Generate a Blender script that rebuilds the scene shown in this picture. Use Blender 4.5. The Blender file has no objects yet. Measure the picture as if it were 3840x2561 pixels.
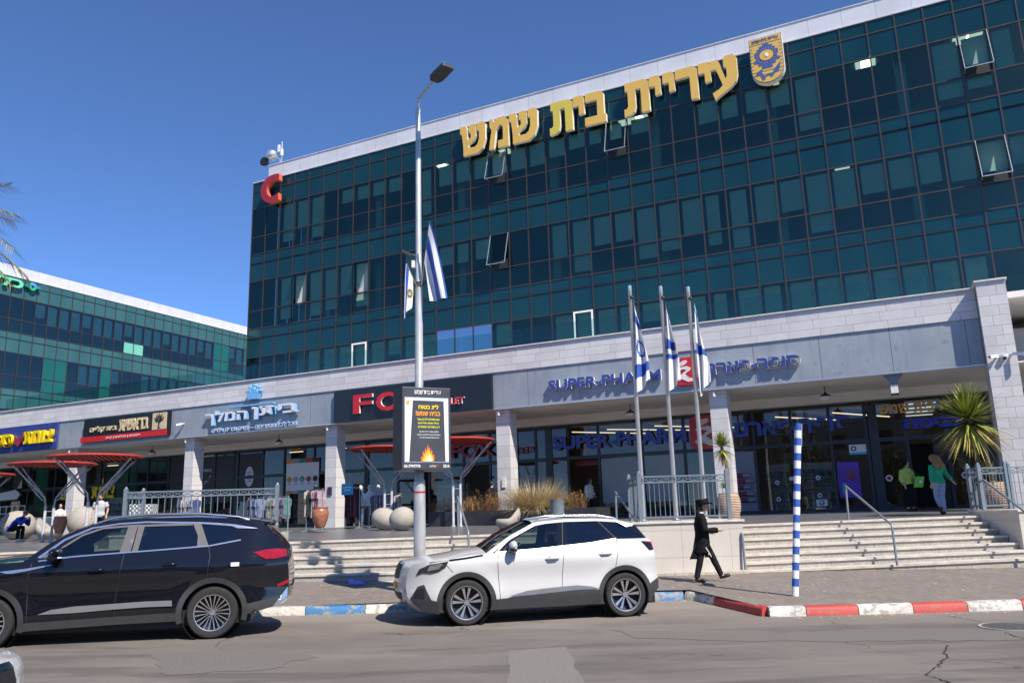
import bpy, bmesh, math, random
from math import sin, cos, pi, radians, sqrt, atan2, hypot
from mathutils import Vector, Matrix, geometry
import numpy as np
random.seed(7)
SC = bpy.context.scene
COL = SC.collection

# ---------------------------------------------------------------- camera
CAM_Z = 1.76
PITCH, ROLL = radians(12.1), radians(-1.64)
FWD = Vector((0, cos(PITCH), sin(PITCH)))
R0 = Vector((1, 0, 0)); U0 = R0.cross(FWD)
RIGHT = R0*cos(ROLL) + U0*sin(ROLL); UP = RIGHT.cross(FWD)
cd = bpy.data.cameras.new('camera'); cd.lens = 28.03; cd.sensor_width = 36; cd.clip_end = 3000; cd.clip_start = 0.05
cam = bpy.data.objects.new('camera', cd); COL.objects.link(cam)
cam.matrix_world = Matrix(((RIGHT.x, UP.x, -FWD.x, 0), (RIGHT.y, UP.y, -FWD.y, 0), (RIGHT.z, UP.z, -FWD.z, CAM_Z), (0, 0, 0, 1)))
SC.camera = cam

# ---------------------------------------------------------------- sky, sun, exposure
SUN_DIR = Vector((.519, -.718, 1.0)).normalized()
SUN_EL = math.asin(SUN_DIR.z); SUN_AZ = atan2(SUN_DIR.x, SUN_DIR.y)
W = bpy.data.worlds.new('World'); SC.world = W; W.use_nodes = True
nt = W.node_tree
sky = nt.nodes.new('ShaderNodeTexSky'); sky.sky_type = 'NISHITA'; sky.sun_disc = False
sky.sun_elevation = SUN_EL; sky.sun_rotation = SUN_AZ
sky.altitude = 1500; sky.air_density = 0.7; sky.dust_density = 0.0; sky.ozone_density = 10.0
bgn = nt.nodes['Background']; bgn.inputs['Strength'].default_value = 0.142
nt.links.new(sky.outputs[0], bgn.inputs['Color'])
sl = bpy.data.lights.new('sun', 'SUN'); sl.energy = 4.4; sl.angle = radians(0.55); sl.color = (1.0, .925, .81)
so = bpy.data.objects.new('sun', sl); COL.objects.link(so)
so.rotation_euler = SUN_DIR.to_track_quat('Z', 'Y').to_euler(); so.location = (30, -40, 60)
SC.view_settings.view_transform = 'Standard'; SC.view_settings.look = 'None'
SC.view_settings.exposure = 0.65; SC.view_settings.gamma = 1.0
SC.cycles.max_bounces = 8; SC.cycles.transparent_max_bounces = 12; SC.cycles.caustics_reflective = False; SC.cycles.caustics_refractive = False

# ---------------------------------------------------------------- measuring helpers (photo pixel + known plane -> point of the place)
PF = 3840/36*28.03
CAMV = Vector((0, 0, CAM_Z))
FA = radians(-25.8)                                  # bearing of the long facade
FU = Vector((cos(FA), sin(FA), 0)); FV = Vector((-sin(FA), cos(FA), 0))
def ray(x, y): return (RIGHT*(x-1920) + UP*(1280.5-y) + FWD*PF).normalized()
def P(x, y, Y):                                      # point at depth Y
    d = ray(x, y); return CAMV + d*(Y/d.y)
def BP(x, y, v):                                     # (u, z) on the facade plane v
    d = ray(x, y); p = CAMV + d*(v/d.dot(FV)); return p.dot(FU), p.z
def slope(x, y, a, b, c):
    d = ray(x, y); t = (a - CAM_Z)/(d.z - b*d.x - c*d.y); return CAMV + d*t
TB, TC = .0095, .013; TA = 1.19 + TB*4.4 - TC*21.4
def tz(x, y): return TA + TB*x + TC*y                # terrace level
def T(x, y): return slope(x, y, TA, TB, TC)
def rz(x, y=13): return max(0.0, -(x+2.2)*.019) if x > -14 else .2242   # road crown rises to the left
def pz(x, y): return .14 + .016*(y-13.5) + rz(x)*.5  # pavement level
def PV(x, y): 
    p = slope(x, y, .14-.016*13.5, 0, .016)
    return p
def fl(u, v, z=0): return FU*u + FV*v + Vector((0, 0, z))
def uv(p): return p.dot(FU), p.dot(FV)

# ---------------------------------------------------------------- mesh builder
class MB:
    def __init__(s): s.v = []; s.f = []; s.m = []
    def add(s, vs, fs, m=0):
        o = len(s.v); s.v += [tuple(q) for q in vs]
        for f in fs: s.f.append(tuple(o+i for i in f)); s.m.append(m)
        return s
    def quad(s, a, b, c, d, m=0): return s.add([a, b, c, d], [(0, 1, 2, 3)], m)
    def box(s, x0, x1, y0, y1, z0, z1, m=0):
        vs = [(x0,y0,z0),(x1,y0,z0),(x1,y1,z0),(x0,y1,z0),(x0,y0,z1),(x1,y0,z1),(x1,y1,z1),(x0,y1,z1)]
        return s.add(vs, [(0,3,2,1),(4,5,6,7),(0,1,5,4),(1,2,6,5),(2,3,7,6),(3,0,4,7)], m)
    def pane(s, x0, x1, y, z0, z1, m=0): return s.add([(x0,y,z0),(x1,y,z0),(x1,y,z1),(x0,y,z1)], [(0,1,2,3)], m)
    def beam(s, p, q, w, h, up=(0,0,1), m=0):
        p = Vector(p); q = Vector(q); d = (q-p).normalized(); up = Vector(up)
        sd = d.cross(up)
        if sd.length < 1e-4: sd = d.cross(Vector((1,0,0)))
        sd.normalize(); up = sd.cross(d); vs = []
        for c in (p, q):
            for a, b in ((-1,-1),(1,-1),(1,1),(-1,1)): vs.append(c + sd*(a*w/2) + up*(b*h/2))
        return s.add(vs, [(0,1,2,3),(7,6,5,4),(0,4,5,1),(1,5,6,2),(2,6,7,3),(3,7,4,0)], m)
    def tube(s, pts, r, n=10, m=0, cap=True):
        pts = [Vector(p) for p in pts]; k = len(pts); rr = r if isinstance(r, (list, tuple)) else [r]*k
        vs = []; ref = None
        for i, p in enumerate(pts):
            d = (pts[min(i+1,k-1)] - pts[max(i-1,0)]).normalized()
            if ref is None: ref = Vector((0,0,1)) if abs(d.z) < .9 else Vector((1,0,0))
            a = (ref - d*ref.dot(d)).normalized(); b = d.cross(a); ref = a
            for j in range(n):
                t = 2*pi*j/n; vs.append(p + a*(cos(t)*rr[i]) + b*(sin(t)*rr[i]))
        fs = [(i*n+j, i*n+(j+1)%n, (i+1)*n+(j+1)%n, (i+1)*n+j) for i in range(k-1) for j in range(n)]
        if cap: fs += [tuple(range(n-1,-1,-1)), tuple((k-1)*n+j for j in range(n))]
        return s.add(vs, fs, m)
    def lathe(s, prof, n=24, c=(0,0,0), m=0, axis='z', close=True):
        vs = []; k = len(prof)
        for r, z in prof:
            for j in range(n):
                t = 2*pi*j/n; x, y = r*cos(t), r*sin(t)
                vs.append((c[0]+x, c[1]+y, c[2]+z) if axis == 'z' else ((c[0]+x, c[1]+z, c[2]+y) if axis == 'y' else (c[0]+z, c[1]+x, c[2]+y)))
        fs = [(i*n+j, i*n+(j+1)%n, (i+1)*n+(j+1)%n, (i+1)*n+j) for i in range(k-1) for j in range(n)]
        if close: fs += [tuple(range(n-1,-1,-1)), tuple((k-1)*n+j for j in range(n))]
        return s.add(vs, fs, m)
    def ball(s, c, r, nu=16, nv=10, m=0, rot=None):
        rx, ry, rzz = r if isinstance(r, (tuple, list)) else (r, r, r); vs = []; c = Vector(c)
        for i in range(nv+1):
            a = -pi/2 + pi*i/nv
            for j in range(nu):
                t = 2*pi*j/nu; q = Vector((rx*cos(a)*cos(t), ry*cos(a)*sin(t), rzz*sin(a)))
                if rot is not None: q = rot @ q
                vs.append(c+q)
        return s.add(vs, [(i*nu+j, i*nu+(j+1)%nu, (i+1)*nu+(j+1)%nu, (i+1)*nu+j) for i in range(nv) for j in range(nu)], m)
    def grid(s, fn, nu, nv, m=0):
        vs = [fn(i/nu, j/nv) for j in range(nv+1) for i in range(nu+1)]
        return s.add(vs, [(j*(nu+1)+i, j*(nu+1)+i+1, (j+1)*(nu+1)+i+1, (j+1)*(nu+1)+i) for j in range(nv) for i in range(nu)], m)
    def prism(s, poly, fr, dep, m=0, ms=None):
        # poly in 2D, fr(a, b, d) -> 3D, front at d=0, back at d=dep
        n = len(poly); tri = geometry.tessellate_polygon([[Vector((a, b, 0)) for a, b in poly]])
        vs = [fr(a, b, 0) for a, b in poly] + [fr(a, b, dep) for a, b in poly]
        s.add(vs, [tuple(t) for t in tri] + [tuple(n+i for i in reversed(t)) for t in tri], m)
        return s.add(vs, [(i, (i+1) % n, n+(i+1) % n, n+i) for i in range(n)], m if ms is None else ms)
    def leafs(s, q, m=0): return s.add(q, [(0, 1, 2, 3)], m)
    def build(s, name, mats, parent=None, smooth=None, bevel=0, solid=0, recalc=False):
        me = bpy.data.meshes.new(name); me.from_pydata(s.v, [], s.f)
        if not isinstance(mats, (list, tuple)): mats = [mats]
        for q in mats: me.materials.append(q)
        me.polygons.foreach_set('material_index', s.m)
        if recalc:
            bm = bmesh.new(); bm.from_mesh(me); bmesh.ops.remove_doubles(bm, verts=bm.verts, dist=1e-4); bmesh.ops.recalc_face_normals(bm, faces=bm.faces); bm.to_mesh(me); bm.free()
        if smooth:
            me.polygons.foreach_set('use_smooth', [True]*len(me.polygons)); me.set_sharp_from_angle(angle=radians(smooth))
        me.update()
        o = bpy.data.objects.new(name, me); COL.objects.link(o)
        if parent is not None: o.parent = parent
        if solid:
            md = o.modifiers.new('solid', 'SOLIDIFY'); md.thickness = solid
        if bevel:
            md = o.modifiers.new('bevel', 'BEVEL'); md.width = bevel; md.segments = 2; md.limit_method = 'ANGLE'; md.angle_limit = radians(40)
        return o
def tag(o, label=None, cat=None, group=None, kind=None):
    if label: o['label'] = label
    if cat: o['category'] = cat
    if group: o['group'] = group
    if kind: o['kind'] = kind
    return o
def thing(name, label, cat, loc=(0,0,0), rotz=0, group=None):
    o = bpy.data.objects.new(name, None); COL.objects.link(o); o.empty_display_size = .2
    o.location = loc; o.rotation_euler = (0, 0, rotz)
    return tag(o, label, cat, group)
def struct(o): o['kind'] = 'structure'; return o
def dup(o, parent=None, root=True):
    c = o.copy(); COL.objects.link(c)
    if not root: c.parent = parent
    for ch in list(o.children): dup(ch, c, False)
    return c
def inside(x, y, poly):
    r = False; j = len(poly)-1
    for i in range(len(poly)):
        xi, yi = poly[i]; xj, yj = poly[j]
        if (yi > y) != (yj > y) and x < (xj-xi)*(y-yi)/(yj-yi)+xi: r = not r
        j = i
    return r
def resample(poly, step):
    out = []
    for i in range(len(poly)):
        a = poly[i]; b = poly[(i+1) % len(poly)]; n = max(1, int(math.ceil(hypot(b[0]-a[0], b[1]-a[1])/step)))
        out += [(a[0]+(b[0]-a[0])*k/n, a[1]+(b[1]-a[1])*k/n) for k in range(n)]
    return out
def region(outer, step=.07, holes=()):
    """triangulated 2-D region with interior points -> verts2d, faces (counter-clockwise)"""
    loops = [resample(outer, step)] + [resample(h, step) for h in holes]
    vs = []; ed = []
    for L in loops:
        o = len(vs); vs += [Vector(p) for p in L]; ed += [(o+i, o+(i+1) % len(L)) for i in range(len(L))]
    xs = [p[0] for p in outer]; ys = [p[1] for p in outer]
    x = min(xs)+step/2
    while x < max(xs):
        y = min(ys)+step/2
        while y < max(ys):
            if inside(x, y, outer) and not any(inside(x, y, h) for h in holes): vs.append(Vector((x, y)))
            y += step
        x += step
    ov, oe, of, *_ = geometry.delaunay_2d_cdt(vs, ed, [], 0, 1e-5)
    fs = []
    for f in of:
        cx = sum(ov[i].x for i in f)/3; cy = sum(ov[i].y for i in f)/3
        if inside(cx, cy, loops[0]) and not any(inside(cx, cy, h) for h in loops[1:]): fs.append(tuple(f))
    return [(p.x, p.y) for p in ov], fs
def arc(cx, cy, r, a0, a1, n=14):
    return [(cx+r*cos(radians(a0+(a1-a0)*i/n)), cy+r*sin(radians(a0+(a1-a0)*i/n))) for i in range(n+1)]
def blob(name, parts, mat, parent, vox=.016, smooth=4, noise=0, decim=0):
    """closed shapes fused into ONE continuous skin (voxel remesh)"""
    b = MB()
    for q in parts:
        if q[0] == 'ball': b.ball(q[1], q[2], 14, 10, rot=q[3] if len(q) > 3 else None)
        elif q[0] == 'tube': b.tube(q[1], q[2], 12)
        elif q[0] == 'ell':     # elliptical loft: rings (centre, rx, ry, yaw)
            vs = []; n = 16
            for c, rx, ry, yaw in q[1]:
                for j in range(n):
                    t = 2*pi*j/n; x, y = rx*cos(t), ry*sin(t)
                    vs.append((c[0]+x*cos(yaw)-y*sin(yaw), c[1]+x*sin(yaw)+y*cos(yaw), c[2]))
            k = len(q[1])
            b.add(vs, [(i*n+j, i*n+(j+1) % n, (i+1)*n+(j+1) % n, (i+1)*n+j) for i in range(k-1) for j in range(n)] + [tuple(range(n-1, -1, -1)), tuple((k-1)*n+j for j in range(n))])
    o = b.build(name, mat, None)
    md = o.modifiers.new('r', 'REMESH'); md.mode = 'VOXEL'; md.voxel_size = vox
    ms = o.modifiers.new('s', 'SMOOTH'); ms.iterations = smooth; ms.factor = .5
    dg = bpy.context.evaluated_depsgraph_get(); me = bpy.data.meshes.new_from_object(o.evaluated_get(dg))
    old = o.data; o.modifiers.clear(); o.data = me; bpy.data.meshes.remove(old)
    if noise:
        from mathutils import noise as nz
        for v in me.vertices:
            d = nz.noise(Vector((v.co.x*9, v.co.y*9, v.co.z*5)))*noise + nz.noise(Vector((v.co.x*22, v.co.y*22, v.co.z*10+5)))*noise*.5
            v.co += v.normal*d
    me.polygons.foreach_set('use_smooth', [True]*len(me.polygons)); me.update()
    o.parent = parent
    return o
def text(body, x0, x1, z0, z1, dep, mat, parent, name='letters', y=0.0, bold=0.0, rtl=False, side=None, shear=0, res=3, space=1.0):
    """flat lettering standing in the x-z plane, facing -y, filling the given box"""
    c = bpy.data.curves.new('t', 'FONT'); c.body = body[::-1] if rtl else body; c.extrude = .05; c.offset = bold; c.resolution_u = res; c.shear = shear; c.space_character = space
    o = bpy.data.objects.new('t', c); COL.objects.link(o)
    bpy.context.view_layer.update()
    dg = bpy.context.evaluated_depsgraph_get(); me = bpy.data.meshes.new_from_object(o.evaluated_get(dg))
    bpy.data.objects.remove(o); bpy.data.curves.remove(c)
    co = [v.co.copy() for v in me.vertices]
    ax, bx = min(q.x for q in co), max(q.x for q in co); ay, by = min(q.y for q in co), max(q.y for q in co)
    for v, q in zip(me.vertices, co):
        v.co = (x0+(q.x-ax)/(bx-ax)*(x1-x0), y + (dep if q.z < 0 else 0.0), z0+(q.y-ay)/(by-ay)*(z1-z0))
    me.materials.clear(); me.materials.append(mat)
    if side is not None:
        me.materials.append(side)
    me.update()
    if side is not None:
        for p in me.polygons: p.material_index = 0 if p.normal.y < -.9 else 1
    else:
        me.polygons.foreach_set('material_index', [0]*len(me.polygons))
    me.polygons.foreach_set('use_smooth', [False]*len(me.polygons))
    o = bpy.data.objects.new(name, me); COL.objects.link(o); o.parent = parent
    return o
# ---------------------------------------------------------------- materials
def nd(nt, t, **k):
    n = nt.nodes.new(t)
    for a, b in k.items(): setattr(n, a, b)
    return n
def newmat(name):
    m = bpy.data.materials.new(name); m.use_nodes = True; nt = m.node_tree
    return m, nt, nt.nodes['Principled BSDF']
def ramp(nt, fac, stops):
    r = nd(nt, 'ShaderNodeValToRGB'); e = r.color_ramp.elements
    while len(e) < len(stops): e.new(.5)
    for i, (p, c) in enumerate(stops): e[i].position = p; e[i].color = (*c, 1)
    nt.links.new(fac, r.inputs[0]); return r.outputs[0]
def coords(nt, scale=(1,1,1), kind='Object'):
    t = nd(nt, 'ShaderNodeTexCoord'); mp = nd(nt, 'ShaderNodeMapping'); mp.inputs['Scale'].default_value = scale
    nt.links.new(t.outputs[kind], mp.inputs[0]); return mp.outputs[0]
def noise(nt, vec, scale, detail=4, rough=.55):
    n = nd(nt, 'ShaderNodeTexNoise'); n.inputs['Scale'].default_value = scale; n.inputs['Detail'].default_value = detail; n.inputs['Roughness'].default_value = rough
    nt.links.new(vec, n.inputs['Vector']); return n.outputs['Fac']
def mixc(nt, fac, a, b, mode='MIX'):
    m = nd(nt, 'ShaderNodeMix', data_type='RGBA', blend_type=mode)
    for s, v in ((0, fac), (6, a), (7, b)):
        if isinstance(v, (int, float)): m.inputs[s].default_value = v
        elif isinstance(v, tuple): m.inputs[s].default_value = (*v, 1)
        else: nt.links.new(v, m.inputs[s])
    return m.outputs[2]
def bump(nt, b, h, strength=.3, dist=.01):
    n = nd(nt, 'ShaderNodeBump'); n.inputs['Strength'].default_value = strength; n.inputs['Distance'].default_value = dist
    nt.links.new(h, n.inputs['Height']); nt.links.new(n.outputs[0], b.inputs['Normal'])
def mat(name, col, rough=.5, metal=0, var=.12, scale=6, coat=0, bmp=0, spec=.5, stretch=(1,1,1), emit=0):
    m, nt, b = newmat(name)
    v = coords(nt, stretch); f = noise(nt, v, scale, 5)
    d = tuple(max(0, c*(1-var)) for c in col); l = tuple(min(1, c*(1+var)) for c in col)
    nt.links.new(ramp(nt, f, [(.3, d), (.7, l)]), b.inputs['Base Color'])
    b.inputs['Roughness'].default_value = rough; b.inputs['Metallic'].default_value = metal; b.inputs['Coat Weight'].default_value = coat
    b.inputs['Coat Roughness'].default_value = .03; b.inputs['Specular IOR Level'].default_value = spec
    if bmp: bump(nt, b, noise(nt, v, scale*6, 3), bmp, .01)
    if emit:
        b.inputs['Emission Color'].default_value = (*col, 1); b.inputs['Emission Strength'].default_value = emit
    return m
def tiles(name, c1, c2, mortar, bw, bh, plane='xz', gap=.008, rough=.6, streak=.0, streakcol=(.2,.2,.2), off=.5, speck=0, bmp=.3, spec=.4):
    """stone slabs or pavers laid in courses, with dirt streaks"""
    m, nt, b = newmat(name)
    t = nd(nt, 'ShaderNodeTexCoord'); s = nd(nt, 'ShaderNodeSeparateXYZ'); c = nd(nt, 'ShaderNodeCombineXYZ')
    nt.links.new(t.outputs['Object'], s.inputs[0])
    ax = {'x': 0, 'y': 1, 'z': 2}
    if plane == 'wz':
        ad = nd(nt, 'ShaderNodeMath', operation='ADD'); nt.links.new(s.outputs[0], ad.inputs[0]); nt.links.new(s.outputs[1], ad.inputs[1]); nt.links.new(ad.outputs[0], c.inputs[0]); nt.links.new(s.outputs[2], c.inputs[1])
    else:
        nt.links.new(s.outputs[ax[plane[0]]], c.inputs[0]); nt.links.new(s.outputs[ax[plane[1]]], c.inputs[1])
    br = nd(nt, 'ShaderNodeTexBrick'); br.offset = off; nt.links.new(c.outputs[0], br.inputs['Vector'])
    br.inputs['Scale'].default_value = 1; br.inputs['Brick Width'].default_value = bw; br.inputs['Row Height'].default_value = bh
    br.inputs['Mortar Size'].default_value = gap; br.inputs['Mortar Smooth'].default_value = .1; br.inputs['Bias'].default_value = 0
    br.inputs['Color1'].default_value = (*c1, 1); br.inputs['Color2'].default_value = (*c2, 1); br.inputs['Mortar'].default_value = (*mortar, 1)
    col = br.outputs['Color']
    v = coords(nt)
    big = noise(nt, v, .9, 6, .65)
    col = mixc(nt, .35, col, ramp(nt, big, [(.3, (.55,.53,.52)), (.7, (1.0,1.0,1.0))]), 'MULTIPLY')
    if speck:
        fine = noise(nt, v, 38, 4, .7); col = mixc(nt, speck, col, ramp(nt, fine, [(.38, (.35,.34,.33)), (.62, (1,1,1))]), 'MULTIPLY')
    if streak:
        vs = coords(nt, (7, 7, .5)); st = noise(nt, vs, 1.0, 5, .7)
        col = mixc(nt, ramp(nt, st, [(.52, (0,0,0)), (.75, (streak,)*3)]), col, streakcol)
    nt.links.new(col, b.inputs['Base Color']); b.inputs['Roughness'].default_value = rough; b.inputs['Specular IOR Level'].default_value = spec
    iv = nd(nt, 'ShaderNodeMath', operation='SUBTRACT'); iv.inputs[0].default_value = 1; nt.links.new(br.outputs['Fac'], iv.inputs[1])
    ad = nd(nt, 'ShaderNodeMath', operation='MULTIPLY_ADD'); nt.links.new(noise(nt, v, 30, 4), ad.inputs[0]); ad.inputs[1].default_value = .25; nt.links.new(iv.outputs[0], ad.inputs[2])
    if bmp: bump(nt, b, ad.outputs[0], bmp, .008)
    return m
def glass(name, tint, refl0=.06, reflcol=(1,1,1), rough=.0, wav=.0, f0=1.45):
    """sheet of tinted glass: see-through in its tint plus a Fresnel mirror"""
    m = bpy.data.materials.new(name); m.use_nodes = True; nt = m.node_tree; nt.nodes.remove(nt.nodes['Principled BSDF'])
    out = nt.nodes['Material Output']; tr = nd(nt, 'ShaderNodeBsdfTransparent'); tr.inputs[0].default_value = (*tint, 1)
    gl = nd(nt, 'ShaderNodeBsdfGlossy'); gl.inputs['Color'].default_value = (*reflcol, 1); gl.inputs['Roughness'].default_value = rough
    fr = nd(nt, 'ShaderNodeFresnel'); fr.inputs[0].default_value = f0
    ma = nd(nt, 'ShaderNodeMath', operation='MULTIPLY_ADD', use_clamp=True); nt.links.new(fr.outputs[0], ma.inputs[0]); ma.inputs[1].default_value = 1.0; ma.inputs[2].default_value = refl0
    geo = nd(nt, 'ShaderNodeNewGeometry')
    mx = nd(nt, 'ShaderNodeMixShader'); nt.links.new(ma.outputs[0], mx.inputs[0]); nt.links.new(tr.outputs[0], mx.inputs[1]); nt.links.new(gl.outputs[0], mx.inputs[2])
    if wav:
        bp = nd(nt, 'ShaderNodeBump'); bp.inputs['Strength'].default_value = wav; bp.inputs['Distance'].default_value = .02
        nt.links.new(noise(nt, coords(nt), .55, 2), bp.inputs['Height']); nt.links.new(bp.outputs[0], gl.inputs['Normal'])
    nt.links.new(mx.outputs[0], out.inputs[0]); return m

M = {}
M['stone'] = tiles('stone_cladding', (.74,.72,.72), (.63,.61,.62), (.33,.30,.28), 1.05, .318, 'xz', .007, .65, .30, (.46,.42,.38), .2, .2)
M['pillar'] = tiles('pillar_stone', (.74,.72,.71), (.65,.63,.63), (.33,.30,.29), 3.0, .44, 'wz', .007, .65, .25, (.42,.39,.36), .5, .2)
M['wallstone'] = tiles('wall_stone', (.62,.575,.515), (.56,.525,.475), (.38,.34,.29), 1.15, .62, 'wz', .006, .6, .18, (.4,.35,.28), 0, .15)
M['step'] = tiles('step_stone', (.60,.555,.495), (.49,.46,.415), (.32,.29,.25), 1.3, 5, 'xz', .006, .65, .35, (.22,.19,.15), .3, .7)
M['tread'] = mat('tread_stone', (.54,.50,.435), .6, var=.2, scale=4, bmp=.1)
M['terr'] = tiles('terrace_tiles', (.165,.165,.175), (.13,.13,.14), (.30,.29,.28), 1.2, .6, 'xy', .008, .32, 0, off=.5, speck=.15, bmp=.05, spec=.6)
M['pav'] = tiles('pavers', (.250,.216,.190), (.195,.166,.147), (.31,.27,.23), .22, .11, 'yx', .006, .85, 0, off=.5, speck=.3, bmp=.25)
M['soffit'] = mat('soffit_plaster', (.80,.77,.73), .8, var=.06, scale=1.5)
M['grey_wall'] = mat('grey_plaster', (.30,.30,.31), .8)
M['dark_frame'] = mat('dark_aluminium', (.028,.034,.044), .38, .2, var=.1)
M['mullion'] = mat('mullion_metal', (.055,.043,.045), .45, .3)
M['white_panel'] = tiles('white_composite', (.66,.66,.70), (.63,.63,.67), (.42,.42,.46), 1.35, 6, 'wz', .012, .4, .06, (.45,.45,.46), 0, .0, .05)
M['white_metal'] = mat('white_metal', (.80,.80,.80), .35, 0, var=.05)
M['steel'] = mat('galvanised_steel', (.46,.47,.48), .42, .55, var=.22, scale=14)
M['lampsteel'] = mat('lamp_post_steel', (.50,.51,.51), .45, .35, var=.25, scale=5, stretch=(1,1,.35))
M['alum'] = mat('aluminium', (.62,.62,.62), .3, .7, var=.08)
M['railblue'] = mat('rail_grey_paint', (.17,.21,.25), .4, .1, var=.12, scale=12)
M['railgrey'] = mat('handrail_grey_paint', (.20,.23,.26), .35, .2, var=.1, scale=12)
M['gold'] = mat('gold_face', (.68,.42,.09), .45, .0, var=.05, scale=1)
M['gold2'] = mat('yellow_gold_face', (.62,.48,.07), .45, .0, var=.06, scale=1)
M['goldflat'] = mat('gold_letter', (.60,.38,.10), .5)
M['ivory'] = mat('ivory_return', (.82,.77,.66), .45)
M['navy'] = mat('navy_face', (.035,.06,.26), .4)
M['royal'] = mat('royal_blue_face', (.01,.035,.48), .4)
M['red'] = mat('red_face', (.55,.012,.02), .35)
M['crimson'] = mat('crimson_letter', (.30,.02,.035), .45)
M['orangeret'] = mat('orange_return', (.75,.13,.06), .45)
M['shade_red'] = mat('shade_red_paint', (.46,.045,.03), .5, var=.2)
M['black_panel'] = mat('black_panel', (.010,.012,.016), .3, var=.1)
M['dkgrey'] = mat('dark_grey_box', (.045,.048,.055), .45)
M['sky_letter'] = mat('sky_blue_return', (.16,.42,.72), .4)
M['pale_letter'] = mat('pale_letter', (.70,.72,.76), .45)
M['yellow'] = mat('yellow_letter', (.80,.58,.01), .4)
M['white'] = mat('white_paint', (.80,.80,.80), .45, var=.04)
M['offwhite'] = mat('off_white', (.72,.70,.66), .5)
M['black'] = mat('matt_black', (.012,.012,.013), .55)
M['rubber'] = mat('tyre_rubber', (.022,.021,.021), .8, var=.25, scale=30)
M['concrete'] = mat('egg_concrete', (.37,.335,.285), .75, var=.1, scale=5, bmp=.05)
M['terracotta'] = mat('glazed_terracotta', (.34,.13,.075), .35, var=.35, scale=9, bmp=.1)
M['clay'] = mat('pale_clay', (.50,.37,.27), .8, var=.2, scale=6)
M['planter'] = mat('planter_black', (.03,.03,.033), .5, var=.3, scale=3)
M['wood'] = mat('pole_wood', (.42,.28,.13), .6)
M['bark'] = mat('trunk_bark', (.20,.15,.10), .9, var=.3, scale=12, bmp=.4)
M['drygrass'] = mat('dry_grass', (.50,.36,.17), .8, var=.3, scale=3)
M['inner_blue'] = mat('window_sign_blue', (.03,.07,.42), .4)
M['drygrass2'] = mat('straw_grass', (.46,.38,.20), .8, var=.3, scale=3)
M['rustweed'] = mat('rust_weed', (.30,.15,.06), .85, var=.35, scale=4)
M['yucca'] = mat('yucca_leaf', (.17,.21,.035), .45, var=.45, scale=2)
M['yuccadry'] = mat('yucca_dry_leaf', (.36,.26,.10), .8, var=.3)
M['palm'] = mat('palm_leaf', (.20,.21,.07), .5, var=.4, scale=3)
M['leaf'] = mat('tree_leaf', (.05,.085,.025), .6, var=.5, scale=1.5)
M['skin'] = mat('skin', (.52,.30,.21), .5, var=.06)
M['suit'] = mat('black_suit', (.008,.008,.010), .8, spec=.15, var=.3, scale=10, bmp=.15)
M['suit2'] = mat('charcoal_cloth', (.014,.014,.016), .85, spec=.15, var=.3, scale=10)
M['jeans'] = mat('light_jeans', (.28,.36,.52), .8, var=.2, scale=8)
M['bluejeans'] = mat('blue_jeans', (.05,.09,.19), .8, var=.3, scale=8)
M['greenblouse'] = mat('green_blouse', (.0,.34,.15), .6, var=.2, scale=9)
M['lime'] = mat('lime_top', (.42,.52,.10), .7, var=.12)
M['limebag'] = mat('lime_bag', (.16,.62,.02), .5)
M['cream'] = mat('cream_knit', (.62,.58,.54), .8)
M['greytee'] = mat('grey_tshirt', (.46,.47,.50), .8)
M['blueshirt'] = mat('pale_blue_shirt', (.60,.66,.80), .7, var=.08)
M['bluehood'] = mat('blue_sweatshirt', (.015,.06,.42), .7)
M['redcap'] = mat('red_cap', (.36,.05,.05), .7)
M['tancap'] = mat('tan_cap', (.42,.28,.15), .7)
M['hair_dark'] = mat('dark_hair', (.018,.012,.01), .5, var=.3, scale=20)
M['hair_blond'] = mat('curly_hair', (.28,.16,.06), .55, var=.5, scale=16, bmp=.5)
M['shoe'] = mat('black_shoe', (.012,.012,.012), .25)
M['int_wall'] = mat('interior_wall', (.30,.25,.20), .8)
M['int_floor'] = mat('interior_floor', (.22,.20,.18), .4)
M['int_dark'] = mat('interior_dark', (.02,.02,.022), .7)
M['floorslab'] = mat('office_interior', (.30,.33,.33), .8)
M['blind'] = tiles('blind_slats', (.72,.72,.70), (.66,.66,.65), (.38,.38,.38), 40, .055, 'xz', .004, .7, 0, bmp=0)
M['roller'] = mat('roller_blind', (.62,.62,.60), .8, var=.05, scale=1)
M['lamp_on'] = mat('lit_panel', (1,.97,.9), .5, emit=.55, var=0)
M['strip_on'] = mat('lit_strip', (1,.78,.48), .5, emit=1.1, var=0)
M['tower_glass'] = glass('tower_glass', (.46,.70,.60), .03, (.50,.92,.84), f0=1.5, wav=.10)
M['wing_glass'] = glass('wing_glass', (.52,.86,.76), .04, (.75,.95,.92), f0=1.5, wav=.06)
M['rail_glass'] = glass('rail_glass', (.45,.72,.66), .02, f0=1.35)
M['shop_glass'] = glass('shop_glass', (.62,.66,.66), .03, f0=1.45, wav=.03)
M['car_glass'] = glass('car_glass', (.42,.50,.46), .03, f0=1.45)
M['car_privacy'] = glass('car_privacy_glass', (.055,.06,.075), .05, f0=1.5)
M['mirror_glass'] = glass('mirror_film_glass', (.1,.2,.25), .55, (.8,.9,1.0))
def spandrel(name, c, c2):
    m, nt, b = newmat(name); v = coords(nt, (.9, .9, .2)); f = noise(nt, v, .6, 2)
    nt.links.new(ramp(nt, f, [(.35, c), (.65, c2)]), b.inputs['Base Color']); b.inputs['Roughness'].default_value = .04; b.inputs['IOR'].default_value = 1.55
    b.inputs['Specular IOR Level'].default_value = .60; b.inputs['Specular Tint'].default_value = (.45,.85,.86,1)
    bump(nt, b, noise(nt, coords(nt), .5, 2), .05, .02); return m
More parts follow.
